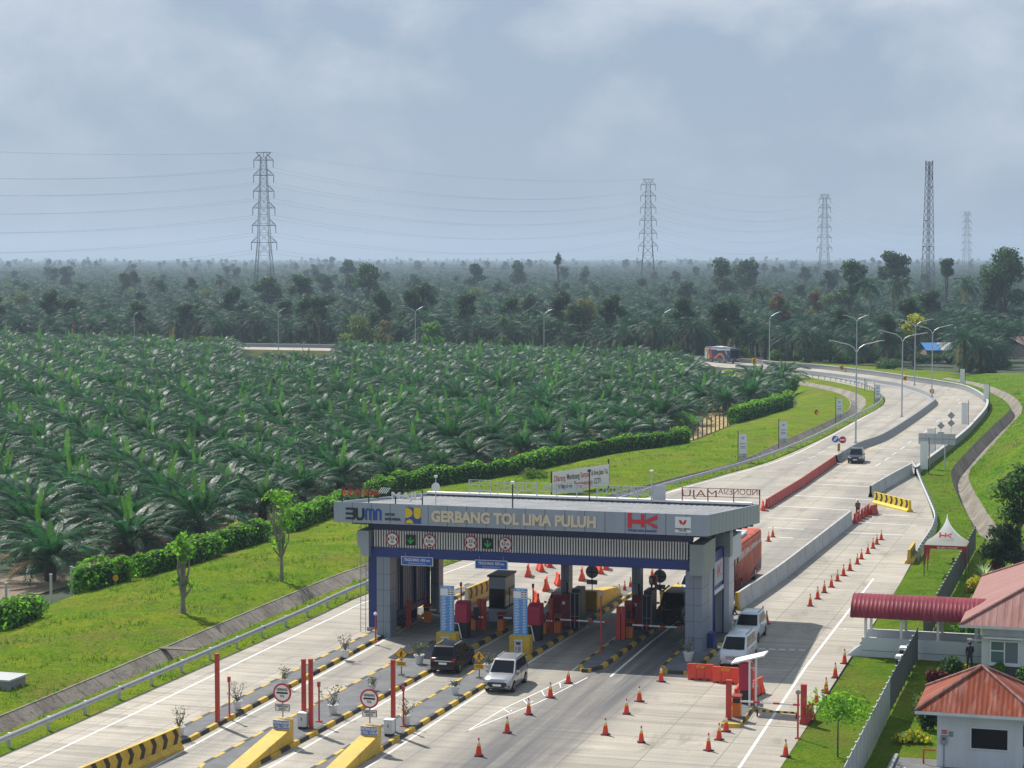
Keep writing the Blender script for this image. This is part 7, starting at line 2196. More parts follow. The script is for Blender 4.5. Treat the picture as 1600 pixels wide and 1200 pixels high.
# close trees
tree('verge_tree', 286, 967, 6.3, 1.1, 'bare looking slim tree with few leaf tufts on the left bank', ('hedge_tip', 'leaf_bright'), z=-.35, nl=330, size=.18, nc=11, low=.28, shape='col', r0=.21, bark='pale_bark')
tree('verge_tree', 440, 915, 7.6, 1.8, 'slim tree with drooping leafy crown on the left bank near the gate', ('hedge_tip', 'leaf_bright'), z=-.35, nl=480, size=.18, nc=13, low=.34, shape='col', r0=.16, bark='pale_bark')
tree('sapling', 1309, 1182, 2.75, 2.3, 'young tree with flat bright green crown on the lawn by the boom', ('hedge_tip', 'leaf_bright'), z=0, nl=900, size=.115, nc=10, low=.80, shape='flat', r0=.045, seed=3)
tree('shade_tree', 1592, 884, 7.6, 2.6, 'dark two stemmed shade tree beside the storm drain', ('leaf_mid', 'leaf_dark'), z=.6, nl=2300, size=.20, nc=10, low=.46, r0=.22, bark='pale_bark', seed=21)
tree('round_shrub', 1567, 898, 3.9, 2.1, 'dense dark rounded shrub behind the office roof', ('leaf_dark', 'leaf_dark'), 'shrub', z=0, nl=4200, size=.16, nc=9, low=.18, r0=.12, seed=8)
# shrubs by the office and the guard house
def shrub(px, py, h, rad, label, mts, z=0.0, nl=900, size=.12, seed=1, name='garden_shrub', group=None):
    r_ = random.Random(seed)
    cl = [(r_.gauss(0, rad * .35), r_.gauss(0, rad * .35), h * r_.uniform(.3, .7), rad * .6, h * .42) for _ in range(5)]
    return new_tree(name, me_of(clump_crown(cl, nl, size, mts, seed), 'crown'), me_of(limbs(h * .6, .04, cl, 'bark', seed, .3), 'trunk'), at(px, py, z), 0, 1.0, label, 'shrub', group)
for k, (px, py, h, rad, lb, ms) in enumerate(((1488, 1063, 1.35, .75, 'clipped dark cone shaped shrub left of the guard house roof', ('leaf_dark', 'leaf_mid')), (1464, 1072, 1.0, .65, 'maroon leaved shrub beside the clipped dark shrub', ('leaf_maroon', 'leaf_maroon')),
                                   (1441, 1125, 1.4, .95, 'twiggy grey green shrub between the fence and the guard house', ('leaf_olive', 'leaf_dark')), (1459, 1140, 1.7, .8, 'dark shrub against the guard house wall', ('leaf_dark', 'leaf_dark')),
                                   (1437, 1160, .5, .9, 'low yellow flowering bed left of the guard house', ('leaf_gold', 'leaf_bright')), (1520, 925, 1.2, .8, 'bright yellow leaved shrub beside the office roof', ('leaf_gold', 'leaf_gold')), (1552, 897, 1.1, .7, 'rust coloured shrub at the office roof edge', ('leaf_rust', 'leaf_mid')),
                                   (1519, 1012, 1.5, .45, 'upright light green shrub by the office corner', ('leaf_bright', 'hedge_tip')), (1562, 1058, .8, .5, 'yellow green shrub under the office window', ('hedge_tip', 'leaf_bright')), (1597, 1068, 1.2, .7, 'rounded green shrub at the office wall', ('leaf_mid', 'leaf_bright')),
                                   (1503, 1050, .5, .5, 'low yellow green plant beside the office path', ('leaf_gold', 'leaf_bright')), (1500, 995, .7, .8, 'bushy garden plant seen under the red canopy', ('leaf_mid', 'hedge_tip')))):
    if 'leaf_maroon' not in MATS:
        leaf_mat('leaf_maroon', (.09, .012, .018), .6, .3, .3, 0); leaf_mat('leaf_gold', (.36, .31, .02), .6, .3, .25, 0); leaf_mat('leaf_rust', (.18, .05, .02), .6, .3, .3, 0)
    shrub(px, py, h, rad, lb, ms, seed=k + 40)
# spiky plant
mb = MB()
for k in range(26):
    frond(mb, (0, 0, .2), k * 2.4, R(20 + 60 * rnd.random()), 1.1, R(40), 2, .05, .1, 'leaf_spiky' if 'leaf_spiky' in MATS else leaf_mat('leaf_spiky', (.30, .36, .24), .5).name)
    az = k * 2.4; d = Vector((math.cos(az), math.sin(az), 0)); s_ = Vector((-d.y, d.x, 0)) * .07; e = rnd.uniform(.5, 1.2)
    mb.face([s_ + Vector((0, 0, .2)), -s_ + Vector((0, 0, .2)), d * .8 + Vector((0, 0, .2 + e))], 'leaf_spiky')
o_ = mb.build('spiky_plant', loc=at(1537, 905, 0), recalc=False); tag(o_, 'pale spiky leaved plant by the office roof corner', 'plant')
# clipped hedge of vines on the fence, in lengths with gaps
def hedge(label, i0, i1, h=2.3, wd=1.5, dens=120):
    P = HEDGE[i0:i1]
    t = thing('hedge', label, 'hedge', (0, 0, 0), 0, 'lengths of clipped hedge')
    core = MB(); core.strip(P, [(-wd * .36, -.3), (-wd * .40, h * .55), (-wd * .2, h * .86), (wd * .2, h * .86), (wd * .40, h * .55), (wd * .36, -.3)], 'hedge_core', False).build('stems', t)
    mb = MB()
    for a, b_ in zip(P, P[1:]):
        d = b_ - a; Ln = d.length; d = d.normalized(); n_ = Vector((d.y, -d.x, 0))
        for _ in range(int(dens * Ln)):
            s_ = rnd.random(); an = rnd.uniform(-.25, math.pi + .25)
            q0 = a + d * (Ln * s_)
            wob = 1 + .30 * noise.noise(q0 * .45) + .18 * noise.noise(q0 * 1.6)
            r1, r2 = wd * .5 * wob, h * wob
            off = n_ * (math.cos(an) * r1 * min(1.0, 1.25)) + Vector((0, 0, max(.02, (.52 + .5 * math.sin(an)) * r2 if math.sin(an) > 0 else .5 * r2 * rnd.random())))
            if math.sin(an) < .75 and rnd.random() < .55: off = n_ * (math.copysign(1, math.cos(an)) * r1 * rnd.uniform(.85, 1.08)) + Vector((0, 0, r2 * rnd.uniform(0, .95)))
            p = q0 + off
            nn = (off.normalized() + Vector((rnd.gauss(0, .5), rnd.gauss(0, .5), rnd.gauss(0, .5)))).normalized()
            u_ = nn.orthogonal().normalized(); w_ = nn.cross(u_); a2 = rnd.uniform(0, 6.28)
            u_, w_ = u_ * math.cos(a2) + w_ * math.sin(a2), w_ * math.cos(a2) - u_ * math.sin(a2)
            sz = rnd.uniform(.09, .19)
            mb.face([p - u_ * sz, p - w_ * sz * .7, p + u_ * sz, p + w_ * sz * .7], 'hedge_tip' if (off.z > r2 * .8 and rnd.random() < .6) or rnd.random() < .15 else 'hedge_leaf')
    for e_ in (P[0], P[-1]):          # leafy ends
        for _ in range(int(dens * 1.6)):
            dd = Vector((rnd.gauss(0, 1), rnd.gauss(0, 1), rnd.gauss(0, 1))).normalized()
            p = e_ + Vector((dd.x * wd * .55, dd.y * wd * .55, h * .48 + dd.z * h * .52)); nn = (dd + Vector((rnd.gauss(0, .5), rnd.gauss(0, .5), rnd.gauss(0, .5)))).normalized()
            u_ = nn.orthogonal().normalized(); w_ = nn.cross(u_); sz = rnd.uniform(.09, .19)
            mb.face([p - u_ * sz, p - w_ * sz * .7, p + u_ * sz, p + w_ * sz * .7], 'hedge_leaf' if rnd.random() < .75 else 'hedge_tip')
    mb.build('foliage', t, recalc=False)
def hi(px):      # index of the hedge point nearest a photo column
    best = 0; bd = 1e9
    for i, p in enumerate(HEDGE):
        d = abs(800 + FPX * p.x / (p.y * _cp - (p.z - EYE) * _sp) - px)
        if d < bd: bd = d; best = i
    return best
for a, e, lb, h, wd in ((8, 72, 'rounded hedge clump by the fence posts, nearest the concrete chamber', 1.8, 2.4), (120, 225, 'bushy hedge length behind the orange marker sign', 2.0, 2.1), (226, 338, 'hedge length behind the bare slim tree', 1.9, 1.9), (350, 432, 'square hedge block left of the leafy slim tree', 1.9, 1.9),
                    (455, 560, 'hedge length below the red rooftop letters', 1.9, 1.7), (575, 1075, 'long clipped hedge running up behind the gate roof to the bare fence', 2.0, 1.6), (1146, 1236, 'hedge length beyond the bare fence, ending in tall tufts', 2.5, 1.8)):
    hedge(lb, hi(a), max(hi(e), hi(a) + 2), h, wd, 130 if a < 560 else 85)
shrub(1238, 617, 3.4, 1.5, 'tall leafy tuft at the far end of the hedge', ('leaf_mid', 'hedge_leaf'), z=-1.0, nl=1500, size=.2, seed=91, name='hedge_tuft')
shrub(1080, 668, 2.4, 3.4, 'low bright bush beside the bare yellow soil', ('leaf_bright', 'hedge_leaf'), z=-1.2, nl=3000, size=.2, seed=92, name='bush')
shrub(834, 752, 1.5, 1.9, 'weedy mound on the bank left of the white banner', ('leaf_olive', 'hedge_leaf'), z=-.5, nl=1500, size=.13, seed=93, name='weed_mound')
# bare fence between the hedges and posts of the old fence
t = thing('post_fence', 'brown post and wire fence between two hedges in front of the bare soil', 'fence')
FP = spaced([at(1076, 688, -.8), at(1143, 661, -.8)], 3.0)
for k, p in enumerate(FP):
    MB().box(p.x - .09, p.x + .09, p.y - .09, p.y + .09, p.z - .3, p.z + 2.2, 'bark').build('fence_post', t)
for k, z in enumerate((.5, 1.0, 1.5, 2.0)):
    MB().tube([FP[0] + Vector((0, 0, z)), FP[-1] + Vector((0, 0, z))], .03, 'timber', 4).build('wire', t)
for px, py, lb in ((10, 952, 'grey concrete fence post left of the rounded hedge clump'), (80, 937, 'grey concrete fence post just right of the rounded hedge clump'), (112, 924, 'grey concrete fence post before the bushy hedge length')):
    t = thing('fence_post', lb, 'fence post', at(px, py, -.8), .3, 'old concrete fence posts'); t.name = 'concrete_stake'
    MB().box(-.09, .09, -.09, .09, -.3, 1.9, 'wall_concrete').build('shaft', t); MB().box(-.11, .11, -.11, .11, 1.9, 1.95, 'wall_concrete').build('cap', t)
# bare soil patches
for nm, P in (('bare_soil_ground', [(1076, 690), (1142, 664), (1132, 634), (1112, 640), (1090, 668)]), ('soil_track_ground', [(0, 945), (120, 912), (250, 868), (420, 815), (640, 757), (640, 745), (400, 800), (200, 862), (100, 890), (0, 905)])):
    m = MB(); m.face([at(a, b_, -1.42) for a, b_ in P], 'soil_yellow' if nm[0] == 'b' else 'soil_brown') if 'soil_yellow' in MATS else (mat('soil_yellow', (.34, .25, .10), .95, var=.25, scale=.4), m.face([at(a, b_, -1.42) for a, b_ in P], 'soil_yellow'))
    struct(m.build(nm))
# grass tufts on the verges
mb = MB()
def blades(p, n, h, mt):
    for _ in range(n):
        a = rnd.uniform(0, 6.28); d = Vector((math.cos(a), math.sin(a), 0)); s_ = Vector((-d.y, d.x, 0)) * .03
        q_ = p + d * rnd.uniform(0, .14); hh = h * rnd.uniform(.6, 1.2)
        mb.face([q_ - s_, q_ + s_, q_ + d * hh * .5 + Vector((0, 0, hh))], mt)
leaf_mat('blade', (.135, .215, .016), .7, .03, .3, 0, .2); leaf_mat('blade_dark', (.065, .135, .016), .7, .03, .3, 0, .2)
nst = len(fa)
for _ in range(15000):
    i = rnd.randrange(0, min(nst - 1, 70)); t = rnd.random(); v = rnd.random()
    if rnd.random() < .16: p = le[i].lerp(le[i + 1], v).lerp(near_lip[i].lerp(near_lip[i + 1], v), t); p.z = -.03
    else:
        k = int(t * 8); p = rows_v[k][i].lerp(rows_v[k][i + 1], v).lerp(rows_v[k + 1][i].lerp(rows_v[k + 1][i + 1], v), t * 8 - k) if 'rows_v' in globals() else fa[i].lerp(he[i], t)
    if p.y > 300 or not seen(p.x, p.y, 0): continue
    dn = noise.noise(p * .25)
    blades(p, 4, rnd.uniform(.08, .16) + (.14 if dn > .25 else 0), 'blade_dark' if dn > .1 and rnd.random() < .6 else 'blade')
for _ in range(9000):          # rough grass on the bank beyond the drain
    k = rnd.randrange(0, 3); i = rnd.randrange(0, len(rl) - 1); v = rnd.random(); t = rnd.random()
    A_, B_ = ([rl] + hl)[k], ([rl] + hl)[k + 1]
    p = A_[i].lerp(A_[i + 1], v).lerp(B_[i].lerp(B_[i + 1], v), t)
    if not seen(p.x, p.y, 0) or i > 92: continue
    blades(p, 4, rnd.uniform(.10, .26), 'blade' if noise.noise(p * .2) < .1 else 'blade_dark')

for _ in range(6500):
    i = rnd.randrange(0, len(re_) - 1); v = rnd.random(); t = rnd.random()
    p = re_[i].lerp(re_[i + 1], v).lerp(ll[i].lerp(ll[i + 1], v), .03 + t * .95); p.z = -.05
    if not seen(p.x, p.y, 0): continue
    lx_, ly_ = loc(p)
    if lx_ > 36 and ly_ < 25: continue
    blades(p, 4, rnd.uniform(.06, .13), 'blade' if rnd.random() < .6 else 'blade_dark')
o_ = mb.build('grass', recalc=False); tag(o_, 'short green grass tufts on the verges', 'grass', kind='stuff')

# ---- the wood beyond the far road ------------------------------------------
tall_trunk = [me_of(trunk_mesh(6.6, .34, .28, 'palm_trunk', .12, 18), 'trunk'), me_of(trunk_mesh(4.8, .34, .30, 'palm_trunk', .1, 16), 'trunk')]
coco_trunk = me_of(trunk_mesh(14.5, .20, .13, 'pale_bark', .35, 0), 'trunk')
front = []
FAR_LINE = [p for p in REs if p.y > 400]
def beyond(x, y, marg=10):
    """True on the outer side of the far road."""
    b_ = min(FAR_LINE, key=lambda p: (p.x - x) ** 2 + (p.y - y) ** 2)
    i = FAR_LINE.index(b_); t = FAR_LINE[min(i + 1, len(FAR_LINE) - 1)] - FAR_LINE[max(i - 1, 0)]; t.normalize()
    n_ = Vector((t.y, -t.x, 0)); return (Vector((x, y, 0)) - Vector((b_.x, b_.y, 0))).dot(n_) > marg
wood = []
yy = 455.0
while yy < 1150:
    half = .27 * yy
    x = -half
    while x < half:
        X_, Y_ = x + rnd.gauss(0, 2), yy + rnd.gauss(0, 2.5)
        pq = 800 + FPX * X_ / Y_
        if Y_ < 575 and (1425 < pq < 1505 or pq > 1560): x += 9.6; continue
        if beyond(X_, Y_, 26 if X_ > 60 else 16): wood.append((X_, Y_))
        x += 9.6
    yy += 9.5
wood.sort(key=lambda s_: s_[1])
cl_f = []; rest = []
nind = 0
for x, y in wood:
    fr_ = beyond(x, y, 60) is False
    if fr_ and nind < 250:
        nind += 1
        r_ = rnd.random()
        if r_ < .86:
            k = rnd.randrange(4); s_ = rnd.uniform(.9, 1.3)
            tk = k % 2
            new_tree('mature_palm', tall_crowns[k], tall_trunk[tk], (x, y, -1.6), rnd.uniform(0, 6.28), s_, 'tall mature oil palm with drooping fronds in the wood beyond the far road', 'palm tree', 'mature palms at the edge of the wood', (6.4, 4.6)[tk])
        else: rest.append((x, y, -1.6, rnd.uniform(.8, 1.1), 4 + rnd.randrange(2)))
    else: rest.append((x, y, -1.6, rnd.uniform(.7, 1.3), rnd.choices(range(7), (9, 9, 9, 9, .22, .25, .3))[0]))
# named trees one can tell apart
bl = [far_tree(575, 415, 800, 6.5, 0, 'tall open crowned tree left of centre above the palms', ('leaf_dark', 'leaf_mid'), nl=2600, size=.55, low=.5, nc=8),
      far_tree(1568, 382, 640, 9.5, 0, 'great dark domed tree at the right edge of the wood', ('leaf_dark', 'leaf_mid'), nl=5200, size=.6, low=.30, nc=12),
      far_tree(1327, 402, 700, 7.0, 0, 'dark domed tree between the third pylon and the telecom mast', ('leaf_dark', 'leaf_dark'), nl=3000, size=.6, low=.35),
      far_tree(1396, 394, 760, 7.5, 0, 'dark double crowned tree left of the telecom mast', ('leaf_dark', 'leaf_dark'), nl=3000, size=.6, low=.45, nc=6),
      far_tree(1478, 405, 760, 4.6, 0, 'small dark forked tree right of the telecom mast', ('leaf_dark', 'leaf_dark'), nl=1400, size=.55, low=.5, nc=4),
      far_tree(872, 393, 1100, 3.4, 0, 'lone tree standing above the horizon near the middle', ('leaf_dark', 'leaf_dark'), nl=700, size=.5, low=.72, nc=3),
      far_tree(912, 462, 575, 6.5, 0, 'brownish olive tree beside the fallen brown fronds', ('leaf_olive', 'leaf_brown'), nl=3000, size=.36, low=.25),
      far_tree(558, 488, 545, 5.6, 0, 'olive yellow tree at the right end of the pale road strip', ('leaf_olive', 'leaf_mid'), nl=3000, size=.34, low=.2),
      far_tree(602, 500, 545, 3.2, 0, 'smaller brownish tree just right of the olive yellow one', ('leaf_olive', 'leaf_brown'), nl=1500, size=.3, low=.15, nc=5),
      far_tree(674, 503, 520, 4.2, 0, 'bright green rounded tree in the middle of the plantation edge', ('leaf_bright', 'leaf_bright'), nl=2600, size=.32, low=.2),
      far_tree(786, 492, 540, 1.9, 0, 'slender leafy stump like tree left of the fallen fronds', ('leaf_mid', 'leaf_olive'), nl=900, size=.3, low=.15, shape='col', nc=6),
      far_tree(1218, 458, 620, 4.2, 0, 'rust coloured tree left of the lamps on the bend', ('leaf_brown', 'leaf_olive'), nl=1700, size=.4, low=.3),
      far_tree(1272, 450, 680, 4.0, 0, 'pale rusty tree farther back in the wood', ('leaf_brown', 'leaf_olive'), nl=1500, size=.4, low=.3),
      far_tree(420, 428, 780, 6.5, 0, 'dark tree at the foot of the nearest pylon', ('leaf_dark', 'leaf_mid'), nl=2400, size=.55, low=.3),
      far_tree(1130, 405, 900, 7.5, 0, 'broad brownish dark tree crown right of the second pylon', ('leaf_dark', 'leaf_olive'), nl=2400, size=.6, low=.4),
      far_tree(1165, 404, 960, 8.5, 0, 'broad dark tree crown on the skyline between two pylons', ('leaf_dark', 'leaf_dark'), nl=2400, size=.7, low=.4),
      far_tree(1428, 487, 500, 3.6, 0, 'yellow green feathery tree behind the lamps of the bend', ('leaf_gold', 'leaf_bright'), nl=1300, size=.34, low=.45),
      far_tree(808, 405, 1250, 8.0, 0, 'low domed tree crown under the horizon left of the lone tree', ('leaf_dark', 'leaf_dark'), nl=1600, size=.8, low=.4),
      far_tree(742, 410, 1150, 7.0, 0, 'dark domed crown farther left under the horizon', ('leaf_dark', 'leaf_dark'), nl=1600, size=.8, low=.4),
      far_tree(545, 408, 1300, 6.0, 0, 'dark round crown on the skyline left of the tall open tree', ('leaf_dark', 'leaf_dark'), nl=1200, size=.8, low=.5)]
for k, (px, yt, d) in enumerate(((1360, 425, 560), (1404, 424, 600), (1510, 425, 560), (930, 438, 800), (870, 440, 850), (1040, 440, 820), (345, 425, 900), (460, 424, 950), (240, 428, 1000), (650, 425, 1000), (545, 422, 980), (1180, 440, 700))):
    hh = EYE + (HZ - yt) / FPX * d + 1.5
    new_tree('coconut_palm', coco_crowns[k % 2], coco_trunk, ((px - 800) / FPX * d, d, -1.5), rnd.uniform(0, 6), (1.15, 1.15, hh / 17.0), 'coconut palm with a slim trunk rising above the wood', 'palm tree', 'coconut palms rising above the wood', 14.3)
# dead fronds lying by the lamp
mb = MB()
for k in range(9): frond(mb, (0, 0, 1.4), R(150 + 30 * k % 360) + k, R(28), 5.2, R(55), 18, .10, .8, 'frond_dead')
o_ = mb.build('fallen_fronds', loc=at(862, 547, -1.5), recalc=False); tag(o_, 'brown dead palm fronds drooping beside a lamp at the plantation edge', 'palm fronds')
# far part of the wood: one mass
mp_ = [o for o in bpy.data.objects if o.name.startswith('mature_palm') and o.parent is None]
def first_with(me): return [o for o in mp_ if any(c.data == me for c in KID.get(o.name, []))][0]
KID = {}
for o in bpy.data.objects:
    if o.parent is not None: KID.setdefault(o.parent.name, []).append(o)
MV = []
for k in range(4):
    t = first_with(tall_crowns[k]); tk = k % 2
    MV.append([(KID[t.name][0], (6.4, 4.6)[tk], 1), (KID[t.name][1], 0, 1)])
for t, sc in ((bl[2], .62), (bl[3], .55), (bl[7], .9)):
    MV.append([(KID[t.name][0], 0, sc), (KID[t.name][1], 0, sc)])
y = 1150.0
while y < 2300:
    half = .268 * y; st = 11 + (y - 1150) / 1150 * 8; x = -half
    while x < half:
        rest.append((x + rnd.gauss(0, 3), y + rnd.gauss(0, 4), -1.6, rnd.uniform(.85, 1.3), rnd.choices(range(7), (9, 9, 9, 9, .22, .28, .25))[0])); x += st
    y += st
y = 2300.0
while y < 7000:
    half = .27 * y; st = 24 + (y - 2300) / 4700 * 26; x = -half
    while x < half:
        big = noise.noise(Vector((x * .004, y * .004, 3)))
        rest.append((x + rnd.gauss(0, 8), y + rnd.gauss(0, 10), -2, rnd.uniform(.95, 1.35) + .6 * max(0, big), rnd.choices(range(7), (9, 9, 9, 9, .7, .8, .3))[0])); x += st
    y += st
scatter('distant_forest', rest, MV, 'hazy wood of palms and dark trees reaching to the horizon', 'forest')
# low scrub along the near edge of the wood
UNDER = []
for p in F0[::1]:
    for _ in range(3):
        i = rnd.uniform(18, 34)
        UNDER.append(p)
for k, (px, py, h, rad, lb) in enumerate(((1300, 566, 5.0, 6.0, 'bushy scrub clump behind the far parapet, left of the rusty soil'), (1270, 566, 3.5, 4.0, 'scrub bush at the end of the white post fence'), (1452, 566, 2.0, 3.6, 'leafy scrub below the house with the blue roof'), (1488, 567, 2.2, 3.6, 'scrub bush before the village houses'),
                                   (1556, 575, 2.2, 3.0, 'scrub bush at the right edge of the far verge'), (1390, 578, 2.6, 3.5, 'scrub bush behind the bend marker'), (230, 541, 2.6, 4.5, 'yellow green scrub beside the farthest lamp'), (320, 543, 3.0, 7.0, 'long yellow green scrub left of the pale road strip'), (280, 541, 2.5, 5.0, 'low yellow green scrub between the farthest lamp and the pale strip'), (455, 522, 4.0, 3.5, 'round dark green bush above the pale road strip'), (500, 535, 3.5, 2.6, 'small light green bush right of the strip lamp'), (760, 545, 2.6, 4.0, 'light green low bush before the slender tree'))):
    shrub(px, py, h, rad, lb, ('leaf_olive', 'hedge_tip') if 'yellow' in lb else ('leaf_mid', 'leaf_bright') if 'green' in lb else ('leaf_mid', 'leaf_dark'), z=-1.2, nl=1800, size=.33, seed=k + 120, name='scrub_bush', group='scrub along the far road')
und = []
SB = [o for o in bpy.data.objects if o.name.startswith('scrub_bush') and o.parent is None]
UV = [[(c, 0, .8) for c in bpy.data.objects if c.parent == SB[k] and c.name.startswith('crown')] for k in (3, 5, 9)]
for x, y in wood:
    if y > 760: break
    if not beyond(x, y, 34): continue
    for _ in range(2): und.append((x + rnd.gauss(0, 4), y + rnd.gauss(0, 4), -1.6, rnd.uniform(.5, 1.0), rnd.randrange(3)))
scatter('forest_undergrowth', und, UV, 'dark low undergrowth between the palms of the wood', 'undergrowth')
# white posts of the far fence
t = thing('post_fence', 'row of white concrete posts along the grass behind the blue coach', 'fence')
FPp = spaced([p + Vector((0, 0, 0)) for p in smooth(pts([(1085, 540), (1110, 548), (1160, 551), (1240, 558), (1290, 560)], -.4), 4)], 3.2)
for p in FPp: MB().box(p.x - .13, p.x + .13, p.y - .13, p.y + .13, p.z - .6, p.z + 2.0, 'white').build('fence_post', t)
m = MB()
for z in (.7, 1.4): m.tube([p + Vector((0, 0, z)) for p in FPp], .02, 'grey', 3)
m.build('wire', t)
# ------------------------------------------------------------------ pylons, mast, wires
def lattice(mb, base, top, z0, z1, nseg, r=.10, mt='pylon_steel', brace=True, kx=True):
    """Four tapering legs with crossed bracing; base and top are half widths."""
    def hwid(z): return base + (top - base) * (z - z0) / (z1 - z0)
    zs = [z0]
    for k in range(nseg): zs.append(zs[-1] + (z1 - z0) * (1.25 - .5 * k / max(1, nseg - 1)) / nseg)
    sc = (z1 - z0) / (zs[-1] - z0); zs = [z0 + (z - z0) * sc for z in zs]
    for sx in (-1, 1):
        for sy in (-1, 1):
            mb.tube([(sx * base, sy * base, z0), (sx * top, sy * top, z1)], r * 1.25, mt, 4)
    for a, b_ in zip(zs, zs[1:]):
        ha, hb = hwid(a), hwid(b_)
        for (p, q_) in (((-1, -1), (1, -1)), ((1, -1), (1, 1)), ((1, 1), (-1, 1)), ((-1, 1), (-1, -1))):
            A, B_ = (p[0] * ha, p[1] * ha, a), (q_[0] * ha, q_[1] * ha, a); C_, D_ = (q_[0] * hb, q_[1] * hb, b_), (p[0] * hb, p[1] * hb, b_)
            mb.tube([A, C_], r * .75, mt, 3); mb.tube([B_, D_], r * .75, mt, 3); mb.tube([D_, C_], r * .7, mt, 3)
ARMS = [(72.5, 4.7), (65.3, 4.9), (57.6, 5.0), (49.6, 5.4), (41.2, 5.7), (33.0, 6.2)]
def pylon(px, d, rz, label):
    p = Vector(((px - 800) / FPX * d, d, -1.5))
    t = thing('pylon', label, 'pylon', p, rz, 'high voltage pylons')
    m = MB(); lattice(m, 5.4, 2.8, 0, 33, 4, .13); lattice(m, 2.8, 1.3, 33, 74, 11, .095); m.build('lattice_body', t, recalc=False)
    for z, w_ in ARMS:
        h0 = 3.0 + (1.35 - 3.0) * (z - 33) / 41
        m = MB()
        for sx in (-1, 1):
            for sy in (-1, 1): m.tube([(sx * h0, sy * h0, z), (sx * w_, sy * .25, z)], .16, 'pylon_steel', 4); m.tube([(sx * h0, sy * h0, z + 2.9), (sx * w_, sy * .25, z + .1)], .12, 'pylon_steel', 4)
            m.tube([(sx * (h0 + w_) / 2, 0, z), (sx * (h0 + w_) / 2, 0, z + 1.5)], .08, 'pylon_steel', 3); m.tube([(sx * h0, 0, z + 1.2), (sx * (h0 + w_) / 2, 0, z)], .08, 'pylon_steel', 3)
        m.tube([(-h0, 0, z), (h0, 0, z)], .12, 'pylon_steel', 4); m.tube([(-h0, -h0, z), (-h0, h0, z)], .12, 'pylon_steel', 4); m.tube([(h0, -h0, z), (h0, h0, z)], .12, 'pylon_steel', 4)
        a = m.build('cross_arm', t, recalc=False)
        for sx in (-1, 1): MB().tube([(sx * w_, 0, z), (sx * w_, 0, z - 3.6)], .17, 'pylon_steel', 5).build('insulator', a)
    m = MB()
    for sx in (-1, 1):
        for sy in (-1, 1): m.tube([(0, sy * 1.3, 76.2), (sx * 3.6, sy * .3, 76.2)], .16, 'pylon_steel', 4); m.tube([(sx * 1.35, sy * 1.3, 74), (sx * 3.6, sy * .3, 76.2)], .12, 'pylon_steel', 4)
    m.tube([(0, 0, 74), (0, 0, 76.2)], .14, 'pylon_steel', 4); m.build('peak_arm', t, recalc=False)
    return p, rz
PY = [(413.5, 1000), (1012, 1345), (1287, 1680), (1509, 2340)]
P4 = [Vector(((px - 800) / FPX * d, d, -1.5)) for px, d in PY]
dirs = []
ext0 = P4[0] - (P4[1] - P4[0]) * .93
chain = [ext0 + Vector((-30, 40, 0))] + P4 + [P4[3] + (P4[3] - P4[2])]
RZ = []
for k in range(1, 5):
    d = chain[k + 1] - chain[k - 1]; RZ.append(math.atan2(d.y, d.x) + math.pi / 2)
for k, lb in enumerate(('nearest tall lattice pylon, left of the plantation middle', 'second lattice pylon, near the middle of the skyline', 'third lattice pylon, left of the telecom mast', 'farthest small lattice pylon, right of the telecom mast')):
    # arms are seen broadside in the photograph, so the towers face half way between line and viewer
    px, d = PY[k]; pylon(px, d, RZ[k] * .0 + R(4) * (k - 1), lb)
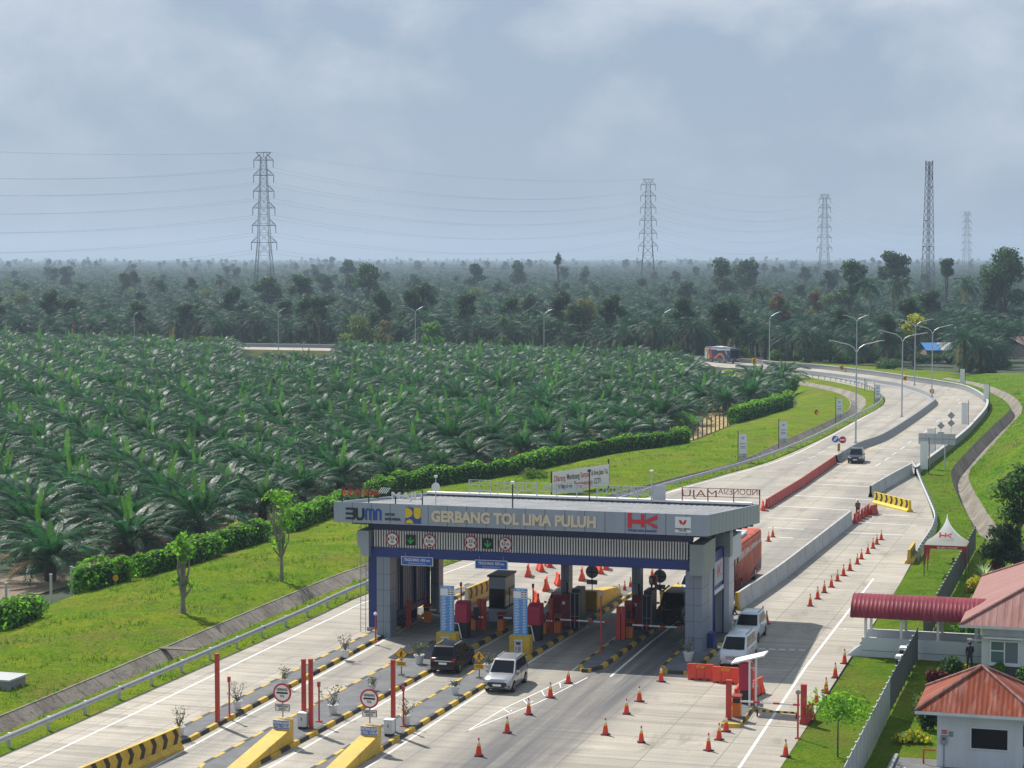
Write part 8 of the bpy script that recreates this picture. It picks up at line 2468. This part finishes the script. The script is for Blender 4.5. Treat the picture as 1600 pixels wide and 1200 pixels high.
for k in range(5):
    A, B_ = chain[k], chain[k + 1]
    lb = ('power line sagging away from the nearest pylon out of the left side', 'power line between the nearest and the second pylon', 'power line between the second and the third pylon', 'power line between the third and the farthest pylon', 'power line leaving the farthest pylon to the right')[k]
    t = thing('power_line', lb, 'power line', (0, 0, 0), 0, 'power lines between the pylons')
    sag = 10.0 if k < 3 else 14.0
    for z, w_ in [(z - 3.6, w_) for z, w_ in ARMS] + [(76.2, 3.6)]:
        for s_ in (-1, 1):
            n = 22
            m = MB(); m.tube([A.lerp(B_, i / n) + Vector((s_ * w_, 0, z - 4 * sag * (.6 if z > 76 else 1) * (i / n) * (1 - i / n))) for i in range(n + 1)], .034 if z < 76 else .024, 'pylon_steel', 3); m.build('wire', t, recalc=False)
# telecom mast
d = 1050.0; p = Vector(((1449 - 800) / FPX * d, d, -1.5))
t = thing('telecom_mast', 'tall slender lattice telecom mast with antennas at its top', 'telecom mast', p, R(20))
m = MB(); lattice(m, 2.6, 1.2, 0, 74, 20, .13); m.build('lattice_body', t, recalc=False)
mat('mast_white', (.45, .45, .45), .6)
for k in range(7):
    z = 73.5 - (k % 4) * 2.6; a = k * 2.1
    m = MB(); x, y = 1.9 * math.cos(a), 1.9 * math.sin(a); m.box(x - .28, x + .28, y - .2, y + .2, z - 1.1, z + 1.1, 'pylon_steel'); m.build('antenna', t)
for z, a in ((61, .2), (44, 1.8), (44, 3.6), (31, .5), (31, 2.4), (29, 4.3)):
    m = MB(); m.lathe([(.05, 0), (.75, .1), (.8, .5), (.05, .55)], 'pylon_steel', 12, (2.0 * math.cos(a), 2.0 * math.sin(a), z)); m.build('dish', t)
m = MB(); m.tube([(0, 0, 0), (0, 0, 74)], .16, 'pylon_steel', 4); m.build('cable_ladder', t, recalc=False)
# ------------------------------------------------------------------ the air
hz = bpy.data.materials.new('air'); hz.use_nodes = True
ht = hz.node_tree; ht.nodes.clear()
pv = ht.nodes.new('ShaderNodeVolumePrincipled'); ho = ht.nodes.new('ShaderNodeOutputMaterial')
pv.inputs['Color'].default_value = (.58, .73, .90, 1)
pv.inputs['Density'].default_value = HAZE_D = 0.00017
pv.inputs['Anisotropy'].default_value = 0.25
ht.links.new(pv.outputs[0], ho.inputs['Volume'])
MATS['air'] = hz
o_ = MB().box(-3200, 3200, -60, 7800, -2.5, 85, 'air').build('haze')
tag(o_, 'pale bluish haze over the far plantation', 'haze', kind='stuff')
